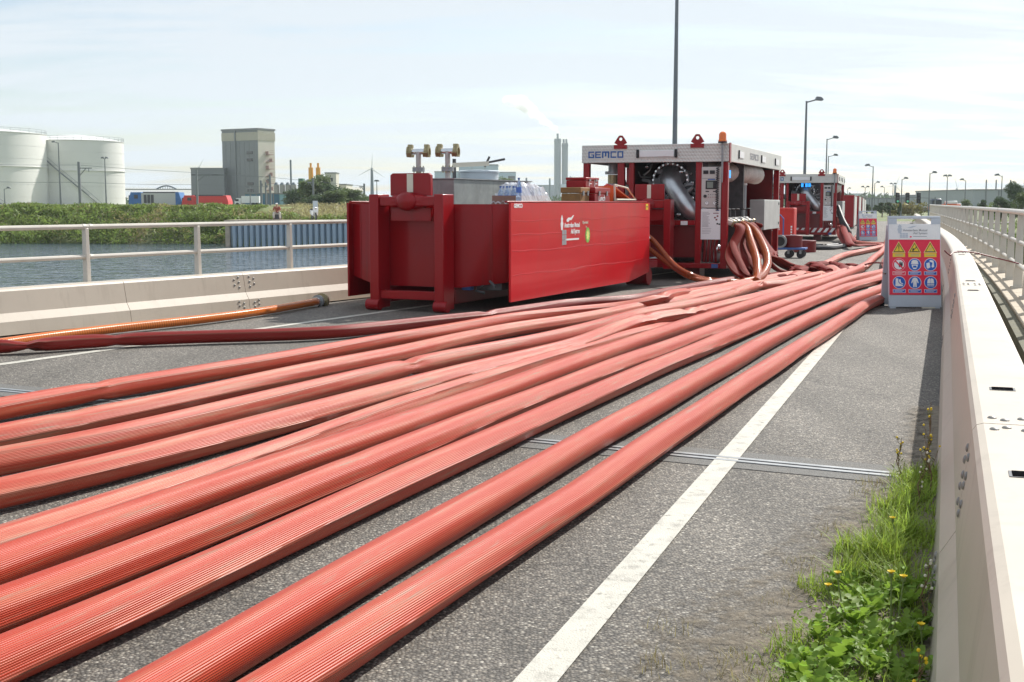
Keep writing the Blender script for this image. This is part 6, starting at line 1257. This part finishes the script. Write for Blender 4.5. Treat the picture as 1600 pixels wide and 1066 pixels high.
lamp('short lamp in front of the leftmost tank', 6.5, 295, 150, (7,), .9, .08)
lamp('short lamp before the tall tower', 390.5, 294, 170, (-1.5,), .9, .08)
lamp('thin far lamp right of the wind turbine behind the container', 588.7, 284, 170, (-1.5, 1.5), .3, .08)
def mast(label, px, pyt, Y, arms, r=.13):
    a = P3(px, pyt, Y); t_ = thing('catenary_mast', label, 'railway mast', (a.x, Y, 1.0), 0, 'catenary masts along the railway'); hh = a.z-1.0
    MB().box(-r, r, -r, r, 0, hh).build('post', LAMPG, t_, smooth=False); b = MB()
    w = arms*Y/1900; b.tube([(0,0,hh*.86), (w, 0, hh*.86)], .07, 5); b.tube([(0,0,hh*.68), (w*.55, 0, hh*.86)], .06, 5); b.tube([(w*.75, 0, hh*.86), (w*.75, 0, hh*.78)], .05, 5); b.build('bracket', LAMPG, t_)
    return t_
mast('dark catenary mast with bracket to the right before the second tank', 123, 253, 170, 20, .16)
mast('catenary mast in front of the low grey wing', 307, 266, 175, 22)
mast('left one of three close catenary masts at the dark blue shed', 407.5, 282, 172, 3)
mast('middle one of three close catenary masts at the dark blue shed', 415, 285, 176, 3, .1)
mast('right one of three close catenary masts at the dark blue shed', 421.7, 273, 172, -5)
mast('catenary mast beside the scooter, in front of the trees', 489, 279, 150, -9, .11)
mast('catenary mast at the left edge of the red container', 569, 287, 180, -8, .13)
wires = MB()
for za, (x0, x1) in ((280, (0, 180)), (262, (0, 0)),): pass
def wire(x0, y0, x1, y1, Y, r=.035):
    a, c_ = P3(x0, y0, Y), P3(x1, y1, Y); m_ = (a+c_)/2-Vector((0, 0, (c_-a).length*.006)); wires.tube([a, m_, c_], r, 4)
wire(-60, 256, 123, 258, 170); wire(-60, 283, 123, 285, 170); wire(123, 258, 307, 270, 171, .03); wire(123, 285, 307, 289, 171, .03); wire(307, 270, 421, 277, 172, .05); wire(307, 288, 421, 292, 172, .03); wire(421, 277, 489, 283, 165, .03); wire(489, 283, 569, 291, 165, .03)
tag(wires.build('overhead_wire', LAMPG), 'thin overhead railway wires strung between the masts', 'wires')
def turbine(label, px, pyhub, Y, R_, rot, r=1.2, zb=-.3):
    a = P3(px, pyhub, Y); t_ = thing('wind_turbine', label, 'wind turbine', (a.x, Y, zb)); hh = a.z-zb
    MB().tube([(0,0,0), (0,0,hh)], [r, r*.6], 10).build('tower', PIPEG if R_ > 0 else LAMPG, t_); MB().box(-R_*.06, R_*.06, -R_*.12, R_*.12, hh-.2, hh+R_*.08).build('nacelle', PIPEG, t_, bevel=.2)
    for k in range(3):
        an = rot+k*2*PI/3; d_ = Vector((math.sin(an), 0, math.cos(an))); pr = Vector((d_.z, 0, -d_.x)); b = MB(); y_ = -R_*.13
        pp = [Vector((0, y_, hh))+d_*(R_*q)+pr*(R_*wd) for q, wd in ((.02, .02), (.2, .045), (1, .008), (1, -.003), (.2, -.012), (.02, -.02))]
        b.add([tuple(p) for p in pp]+[(p.x, p.y+.25, p.z) for p in pp], [(0,1,2,3,4,5), (6,7,8,9,10,11)]+[(i, (i+1) % 6, 6+(i+1) % 6, 6+i) for i in range(6)]); b.build('blade', M['white'], t_, smooth=False)
turbine('wind turbine with its blades showing just above the low grey wing', 311, 262, 900, 7.5, R(30), .5)
turbine('grey wind turbine left of the red container with one blade up', 581, 264, 600, 7.5, R(3), 1.0)
turbine('wind turbine behind the left traffic light', 1399, 290, 700, 6, R(20), .9)
turbine('wind turbine above the warehouse right of the orange lorry', 1495, 296, 750, 7, R(-15), .7)
# traffic lights on one gantry arm
tg = thing('traffic_gantry', 'dark horizontal arm and pole carrying the three traffic lights beyond the bridge', 'gantry', (P3(1452, 300, 118).x+.6, 118, -.2))
hz = P3(1418, 310, 118).z+.2; b = MB(); b.tube([(0,0,0), (0,0,hz+.1)], [.09, .06], 8); b.build('pole', LAMPG, tg); b = MB(); x0 = P3(1400, 310, 118).x-tg.location.x; b.tube([(0, 0, hz), (x0, 0, hz+.12)], .035, 6); b.build('arm', LAMPG, tg)
for i, (px, lb_) in enumerate(((1403, 'left one of three black traffic lights hanging over the road'), (1418.5, 'middle one of three black traffic lights hanging over the road'), (1436, 'right one of three black traffic lights hanging over the road'))):
    p = P3(px, 309.5, 117.7); t_ = thing('traffic_light', lb_, 'traffic light', p, 0, 'traffic lights over the road'); MB().box(-.19, .19, 0, .22, -.52, .52).build('housing', M['black'], t_, bevel=.08)
    for k, mm in enumerate((M['red'], M['amber'], mat('green_lens', (.2, .75, .5), .3) if i == 0 else bpy.data.materials['green_lens'])): MB().cyl((0, -.03, .32-.32*k), (0, .01, .32-.32*k), .11, n=12).build('lens', M['steel_dark'] if k < 2 or i == 2 else mm, t_)
# ---------------------------------------------------------------- trees
A = tree_proto('broadleaf_tree', 'dense dark tree at the left end of the copse beyond the quay', 8, 8, M['leaf2'], 3400, .30, dens=18)
B = tree_proto('broadleaf_tree', 'lighter bushy tree with the highest crown of the copse beyond the quay', 8, 7.5, M['leaf1'], 3200, .28, dens=16)
Cc = tree_proto('young_tree', 'slim young roadside tree nearest the small warning sign', 6, 3.0, M['leaf2'], 1500, .2, .9, dens=12)
D = tree_proto('broadleaf_tree', 'large dark spreading tree at the right edge before the tallest warehouse', 11, 8, M['leaf2'], 4200, .32, dens=18)
def place(o, px, pyt, Y, h0, zb, label=None, first=False, wsc=1):
    a = P3(px, pyt, Y); sc = (a.z-zb)/h0
    if first: o.location = (a.x, Y, zb); o.scale = (sc*wsc, sc*wsc, sc); return o
    return dup(o, (a.x, Y, zb), random.uniform(0, 6), label, (sc*wsc, sc*wsc, sc))
place(A, 470, 290, 165, 8, .6, first=True, wsc=1.5); place(B, 500, 277, 175, 8, .6, first=True, wsc=1.3)
for (o, px, pt, Y, ws, lb_) in ((A, 515, 285, 160, 1.5, 'dark tree right of the highest crown of the copse'), (B, 485, 284, 160, 1.5, 'light green tree behind the parked scooter'), (A, 533, 294, 158, 1.7, 'low dark tree in front of the pale plant hall'), (B, 550, 298, 156, 1.9, 'low light green tree at the left corner of the red container'), (A, 566, 304, 170, 2.2, 'lowest dark tree of the copse, half hidden by the red container'), (B, 522, 300, 145, 2.0, 'round shrubby tree in front of the copse'), (A, 504, 301, 146, 2.0, 'round dark shrubby tree in front of the copse'), (A, 456, 305, 235, 1.3, 'small dark round tree standing before the teal shed'), (B, 790, 281, 300, 1.2, 'light green tree showing above the grey tank')):
    place(o, px, pt, Y, 8, .4, lb_, wsc=ws)
place(Cc, 1355, 316, 130, 6, -.2, first=True, wsc=1.5); place(D, 1586, 284, 130, 11, -.2, first=True, wsc=.8)
for (o, h0, px, pt, Y, ws, lb_) in ((Cc, 6, 1379, 313, 140, 1.3, 'second slim young roadside tree from the small sign'), (Cc, 6, 1391, 313, 145, 1.9, 'wider young tree beside the left traffic light'), (Cc, 6, 1367, 318, 150, 1.6, 'short young tree between the first two roadside trees'), (Cc, 6, 1406, 313, 125, .45, 'very thin sapling under the left traffic light'), (B, 8, 1510, 314, 140, 1.1, 'bushy young tree by the lamp right of the lorries'), (Cc, 6, 1534, 308, 120, 1.0, 'pointed young tree standing alone before the grey warehouse'), (D, 11, 1565, 308, 110, 1.1, 'low bushy tree left of the large spreading tree'), (B, 8, 1597, 304, 105, .9, 'light tree in front of the large spreading tree'), (D, 11, 1640, 290, 120, .9, 'tree just beyond the right edge of the photo')):
    place(o, px, pt, Y, h0, -.2, lb_, wsc=ws)
yel = leafmat('yellow_leaf', (.22, .20, .05), .35)
for px, py, Y, r_, lb_, mm in ((1399, 327, 150, .9, 'yellow-green bush left in the row before the far sheds', yel), (1413, 326, 150, 1.0, 'brownish bush in the middle of the row before the far sheds', M['reed']), (1429, 324, 150, 1.1, 'yellow-green bush right in the row before the far sheds', yel), (1552, 328, 120, .8, 'low round bush beneath the pointed young tree', M['bushleaf'])):
    p = P3(px, py, Y); bush('bush', lb_, 'bush', [((0,0,0), r_), ((r_*.9,0,-.1), r_*.8), ((-r_*.9,.2,-.1), r_*.75), ((0,0,-.6), r_)], 900, .16, mm, p)
# low distant hedge line along the horizon
n = 22000; X = rng.uniform(-420, 900, n); Yh = rng.uniform(520, 620, n); cen = np.stack([X, Yh, rng.uniform(0, 3.2, n)*(1+.35*vnoise(X, .05))], 1)
V, F = leafquads(cen, 2.2, .2, .6); stuff(npmesh('distant_trees', V, F, M['leaf2']), 'low dark line of distant trees along the horizon', 'trees')
# ---------------------------------------------------------------- person and scooter on the quay
def skinmesh(name, m, verts, edges, radii, parent, lv=2):
    me = bpy.data.meshes.new(name); me.from_pydata(verts, edges, []); o = bpy.data.objects.new(name, me); C.objects.link(o); o.parent = parent; me.materials.append(m)
    s_ = o.modifiers.new('skin', 'SKIN'); s_.use_smooth_shade = True; sv = me.skin_vertices[0].data
    for i, r_ in enumerate(radii): sv[i].radius = (r_, r_) if not hasattr(r_, '__len__') else r_
    sv[0].use_root = True; u = o.modifiers.new('sub', 'SUBSURF'); u.levels = lv; u.render_levels = lv; return o
skin_m = mat('skin', (.50, .28, .20), .6, var=.05); shirt = mat('shirt_rust', (.33, .085, .055), .85, var=.1); trou = mat('trousers_light', (.60, .58, .53), .85, var=.08)
pp = P3(433, 342, 97.5); pp.z = .21
man = thing('person', 'person in a rust-red shirt and light trousers sitting hunched on the quay edge', 'person', pp)
MB().box(-.28, .28, .1, .5, 0, .40).build('stool', M['steel_dark'], man)
vb = [(0,.3,.52),(0,.22,.72),(0,.08,.95),(0,-.02,1.06),(0,-.08,1.16),(0,-.10,1.27), (-.11,.3,.5),(-.24,-.12,.55),(-.25,-.05,.1),(-.25,-.2,.06), (.11,.3,.5),(.24,-.12,.55),(.25,-.05,.1),(.25,-.2,.06), (-.2,.04,.98),(-.28,-.08,.74),(-.12,-.26,.66),(-.05,-.30,.64), (.2,.04,.98),(.28,-.08,.74),(.12,-.26,.66),(.05,-.30,.64)]
eb = [(0,1),(1,2),(2,3),(3,4),(4,5),(0,6),(6,7),(7,8),(8,9),(0,10),(10,11),(11,12),(12,13),(2,14),(14,15),(15,16),(16,17),(2,18),(18,19),(19,20),(20,21)]
rb_ = [.13,.13,.15,.06,.09,.08,.09,.075,.05,.045,.09,.075,.05,.045,.06,.045,.035,.04,.06,.045,.035,.04]
skinmesh('body', skin_m, vb, eb, rb_, man)
skinmesh('shirt', shirt, [vb[i] for i in (0,1,2,14,15,18,19)], [(0,1),(1,2),(2,3),(3,4),(2,5),(5,6)], [.155,.16,.18,.09,.07,.09,.07], man)
skinmesh('trousers', trou, [vb[i] for i in (0,6,7,8,10,11,12)], [(0,1),(1,2),(2,3),(0,4),(4,5),(5,6)], [.15,.11,.10,.085,.11,.10,.085], man)
MB().sphere((0,-.10,1.27), .10, sc=(1,1.1,.6)).box(-.07,.07,-.28,-.15,1.25,1.27).build('cap', M['white'], man)
for s_ in (-1, 1): MB().sphere((s_*.25, -.16, .045), .06, sc=(.8, 1.9, .7)).build('shoe', M['black'], man)
sp = P3(491, 342, 97.2); sp.z = .21
sc_ = thing('scooter', 'white motor scooter with a tall windscreen parked on the quay', 'scooter', sp, R(-68))
for x in (-.62, .62):
    t1 = MB(); t1.tube([(x+.25*math.cos(a), 0, .26+.25*math.sin(a)) for a in np.linspace(0, 2*PI, 20, endpoint=False)], .05, 6, closed=True); t1.build('tyre', M['black'], sc_)
    b = MB(); b.cyl((x, -.03, .26), (x, .03, .26), .17, n=14); b.build('rim', M['steel'], sc_)
MB().prism([(.25,.35),(.45,.35),(.62,.62),(.55,1.0),(.42,1.02),(.35,.6)], lambda u, v_, d_: (u, d_, v_), -.2, .2).build('front_shield', M['white'], sc_, bevel=.03)
MB().prism([(-.85,.62),(-.8,.45),(-.35,.35),(.3,.30),(.3,.36),(-.2,.42),(-.25,.75),(-.8,.78)], lambda u, v_, d_: (u, d_, v_), -.16, .16).build('body_panel', M['white'], sc_, bevel=.04)
MB().box(-.8, -.2, -.14, .14, .78, .86).build('saddle', M['black'], sc_, bevel=.03); MB().tube([(.42, -.32, 1.08), (.5, 0, 1.04), (.42, .32, 1.08)], .02, 6).build('handlebar', M['black'], sc_)
MB().prism([(.52, 1.02), (.42, 1.5), (.40, 1.5), (.49, 1.02)], lambda u, v_, d_: (u, d_, v_), -.2, .2).build('windscreen', mat('screen', (.6, .65, .66), .1), sc_)
MB().sphere((.6, 0, .9), .07).build('headlight', M['chrome'], sc_); MB().tube([(.62, .07, .26), (.5, .07, .95)], .025, 6).tube([(.62, -.07, .26), (.5, -.07, .95)], .025, 6).build('fork', M['steel'], sc_)
for s_ in (-1, 1):
    MB().tube([(.42, s_*.28, 1.08), (.45, s_*.33, 1.3)], .008, 5).sphere((.45, s_*.33, 1.33), .05).build('mirror', M['black'], sc_)
# ---------------------------------------------------------------- weeds by the kerb
def bladeverts(px, py, pz, h, lean, az, w, n=4):
    V = []; 
    for i in range(n+1):
        t = i/n; r_ = lean*h*t*t; z = h*t*(1-.25*lean*t); ww = w*(1-t)**.8+.0004
        cx_, cy_ = px+math.cos(az)*r_, py+math.sin(az)*r_; sx_, sy_ = -math.sin(az)*ww, math.cos(az)*ww
        V += [(cx_-sx_, cy_-sy_, pz+z), (cx_+sx_, cy_+sy_, pz+z)]
    return V, [(2*i, 2*i+1, 2*i+3, 2*i+2) for i in range(n)]
def tufts(name, label, m, spec, kind='stuff'):
    V = []; F = []
    for (s, off, n, h, w, spread) in spec:
        for k in range(n):
            a = random.uniform(0, 2*PI); q = spread*math.sqrt(random.random()); p = line(s+q*math.cos(a), min(-.005, off+q*math.sin(a)), .0)[0]
            v, f = bladeverts(p.x, p.y, .0, h*random.uniform(.45, 1.1), random.uniform(.2, 1.1), random.uniform(0, 2*PI), w*random.uniform(.6, 1.2)); o_ = len(V); V += v; F += [tuple(i+o_ for i in q_) for q_ in f]
    o = npmesh(name, V, F, m, smooth=True); stuff(o, label, 'grass'); return o
def soff(s): return -.04-.38*math.exp(-((s-4.2)/1.6)**2)-.10*math.exp(-((s-6.6)/.8)**2)
sp_ = []
for k in range(120): s = random.uniform(2.6, 7.2); sp_.append((s, soff(s)*random.uniform(.05, 1.25), 46, random.uniform(.05, .13), .0026, .10))
for s, o_, n, h in ((5.35, -.22, 260, .20), (5.0, -.30, 200, .17), (5.75, -.16, 220, .17), (4.9, -.12, 150, .18), (6.2, -.18, 160, .15), (6.5, -.10, 140, .16), (6.9, -.12, 110, .14), (5.5, -.34, 150, .12), (3.6, -.12, 60, .2), (3.2, -.25, 60, .16)): sp_.append((s, o_, n, h, .0036, .085))
tufts('green_grass', 'bright green grass tufts growing along the foot of the right barrier', M['grass'], sp_)
sp_ = []
for k in range(46): s = random.uniform(2.6, 7.0); sp_.append((s, soff(s)*random.uniform(.6, 2.1)-.03, 26, random.uniform(.02, .06), .0014, .09))
tufts('dry_grass', 'short dry straw-coloured grass at the edge of the asphalt by the barrier', M['drygrass'], sp_)
n = 3200; cc = []
for k in range(n):
    s = random.uniform(2.7, 7.2); p = line(s, -random.uniform(0, 1)*abs(soff(s))*1.2-.005, random.uniform(.003, .05))[0]; cc.append(p[:])
V, F = leafquads(np.array(cc), .011, .9, .6); stuff(npmesh('small_weeds', V, F, M['dandleaf']), 'low mat of tiny green leaves between the grass tufts', 'ground cover')
n = 700; cc = []
for k in range(n):
    s = random.uniform(1.5, 9.5); p = line(s, -random.uniform(.0, 1)**1.6*.9-.005, .006)[0]; cc.append(p[:])
V, F = leafquads(np.array(cc), .005, 2.5, .7); stuff(npmesh('grit', V, F, M['concrete']), 'scattered grit and crumbs along the barrier foot', 'grit')
# dandelions: toothed leaves in a rosette
def leafmesh(L_, w, teeth, lift):
    b = MB(); n = 14; v = []
    for i in range(n+1):
        t = i/n; ww = w*math.sin(PI*min(1, t**.75*.97+.03))*(1+(.45 if teeth else 0)*(1 if i % 2 else -1)*(t < .85))+.002*(1-t)
        x = L_*t; z = lift*L_*math.sin(t*PI*.62)*.8+.004*math.sin(i*1.7); v += [(x, -ww, z+.25*ww), (x, 0, z), (x, ww, z+.25*ww)]
    f = []
    for i in range(n): f += [(3*i, 3*i+1, 3*i+4, 3*i+3), (3*i+1, 3*i+2, 3*i+5, 3*i+4)]
    return b.add(v, f).mesh('leaf', M['dandleaf'])
LM = [leafmesh(.17, .021, True, .35), leafmesh(.14, .024, True, .5), leafmesh(.12, .019, False, .7), leafmesh(.19, .020, True, .25)]
def rosette(label, s, off, n, sc, cat='weed', name='dandelion'):
    p = line(s, off, .004)[0]; t_ = thing(name, label, cat, p, random.uniform(0, 6), 'dandelions at the foot of the barrier')
    for k in range(n):
        o = bpy.data.objects.new('leaf', random.choice(LM)); C.objects.link(o); o.parent = t_; q = sc*random.uniform(.7, 1.2); o.scale = (q, q*random.uniform(.9, 1.4), q)
        o.rotation_euler = (random.uniform(-.35, .35), -random.uniform(-.1, .75), k*2.4+random.uniform(-.3, .3)); o.location = (0, 0, random.uniform(.005, .03))
    return t_
spots = []
while len(spots) < 54:
    s = random.uniform(2.85, 5.0); o_ = -.03-random.random()*(.44 if s < 4.4 else .30)
    if all((s-a)**2*.5+(o_-b_)**2 > .0034 for a, b_ in spots): spots.append((s, o_))
spots.sort(); ORD = ['first', 'second', 'third', 'fourth', 'fifth', 'sixth', 'seventh', 'eighth', 'ninth', 'tenth', 'eleventh', 'twelfth', 'thirteenth', 'fourteenth', 'fifteenth', 'sixteenth', 'seventeenth', 'eighteenth', 'nineteenth', 'twentieth', 'twenty-first', 'twenty-second', 'twenty-third', 'twenty-fourth', 'twenty-fifth']; cnt = {}
for k, (s, o_) in enumerate(spots):
    side = 'against the barrier' if o_ > -.17 else ('on the asphalt side' if o_ < -.30 else 'amid the weed patch')
    c_ = cnt.get(side, 0); cnt[side] = c_+1
    rosette(f'{ORD[c_]} dandelion rosette {side}, from the bottom edge of the photo', s, o_, 12, .62 if k % 3 else .85)
# flower stalks
def flower(label, s, off, h, lx, ly, openf=True):
    p = line(s, off, 0)[0]; t_ = thing('dandelion_flower', label, 'flower', p); b = MB(); b.tube([(0,0,0), (lx*.3, ly*.3, h*.5), (lx, ly, h)], .0028, 6); b.build('stalk', M['stem'], t_)
    MB().lathe([(.004, 0), (.009, .004), (.008, .016)], (lx, ly, h-.002), 10).build('sepal', M['stem'], t_)
    b = MB()
    for k in range(26):
        a = k*2.4; rr_ = .004+.010*(k/26)*(1 if openf else .4); d_ = Vector((math.cos(a), math.sin(a), 1.6 if not openf else .8)).normalized(); c_ = Vector((lx, ly, h+.012)); u = Vector((-math.sin(a), math.cos(a), 0))*.0028
        e_ = c_+d_*(.012+rr_*.5); b.add([c_-u, c_+u, e_+u, e_-u], [(0,1,2,3)])
    b.build('petals', M['petal'], t_, smooth=False)
for a in ((4.45,-.30,.19,-.02,.02,'tallest yellow dandelion flower, leftmost in the weed patch'), (4.35,-.13,.24,.0,.02,'left of a close pair of yellow dandelion flowers in the middle of the patch'), (4.33,-.11,.235,.02,.01,'right of a close pair of yellow dandelion flowers in the middle of the patch'), (5.6,-.15,.12,-.02,.03,'small yellow dandelion flower high up in the grass tufts'), (4.2,-.02,.12,-.01,.0,'yellow flower close against the barrier foot'), (4.6,-.35,.10,-.02,0,'half closed yellow flower low at the asphalt side'), (3.5,-.14,.12,.0,.02,'small yellow flower near the bottom edge of the photo')):
    flower(a[5], a[0], a[1], a[2], a[3], a[4])
# tall dry branching weed against the barrier and bent dry stems
def dryweed(label, s, off, h, nb, sd):
    rs = random.Random(sd); p = line(s, off, 0)[0]; t_ = thing('tall_weed', label, 'weed', p); b = MB(); hd = MB(); lf = []
    lean = Vector((rs.uniform(-.05, .25), rs.uniform(-.1, .1), 1)).normalized(); main = [lean*h*q+Vector((.015*math.sin(q*9), 0, 0)) for q in (0, .25, .5, .75, 1)]
    b.tube(main, [.004, .0035, .003, .002, .0012], 5)
    for k in range(nb):
        q = rs.uniform(.25, .95); st = lean*h*q; a = rs.uniform(0, 2*PI); e_ = st+Vector((math.cos(a)*.35, math.sin(a)*.35, .8))*h*rs.uniform(.12, .35)*(1.1-q*.5); b.tube([st, (st+e_)/2+Vector((0,0,-.01)), e_], [.0018, .0014, .0009], 4); hd.sphere(e_, .006, 6, 5)
        for j in range(3): w_ = st.lerp(e_, rs.random()); lf.append(w_[:])
    for q in np.linspace(.05, .7, 20): lf.append((lean*h*q+Vector((rs.uniform(-.03, .03), rs.uniform(-.03, .03), 0)))[:])
    b.build('stem', M['stem_dry'], t_); hd.build('seed_head', M['petal'] if sd % 2 else M['cream'], t_)
    V, F = leafquads(np.array(lf), .016, .3, .3); npmesh('foliage', V, F, M['leaf3'], t_)
for a in ((6.6,-.03,.52,12,1,'tall dry branching weed with yellow heads leaning against the barrier'), (6.35,-.10,.28,8,2,'short reddish weed left of the tall branching one'), (6.95,-.20,.26,8,3,'thin weed at the end of the steel expansion joint'), (3.55,-.05,.26,7,5,'dry weed stem with buds against the lower barrier face'), (3.15,-.10,.22,7,7,'dry weed stem at the bottom edge of the photo'), (4.55,-.03,.26,7,4,'dry weed stalk beside the middle dandelions'), (7.1,-.06,.30,9,9,'upright weed behind the tall branching one')): dryweed(a[5], *a[:5])
b = MB(); p = line(3.75, -.52, .012)[0]; b.tube([p+Vector((.035*math.cos(a), .03*math.sin(a), .006)) for a in np.linspace(1.2, 5.0, 12)], .004, 6); tag(b.build('bent_wire', M['black']), 'small bent black wire lying on the asphalt at the lower weed edge', 'wire')
# ---------------------------------------------------------------- hazy air
hz_ = MB().box(-1500, 1500, -150, 1600, -5.2, 115).build('haze', M['white'], smooth=False); hz_['kind'] = 'stuff'; hz_['label'] = 'thin summer haze over the whole place'
hm = bpy.data.materials.new('haze_air'); hm.use_nodes = True; t = hm.node_tree; t.nodes.clear(); o_ = N(t, 'ShaderNodeOutputMaterial'); pv = N(t, 'ShaderNodeVolumePrincipled')
pv.inputs['Color'].default_value = (.86, .93, 1, 1); pv.inputs['Density'].default_value = .00022; pv.inputs['Anisotropy'].default_value = .3; t.links.new(pv.outputs[0], o_.inputs['Volume'])
hz_.data.materials.clear(); hz_.data.materials.append(hm)
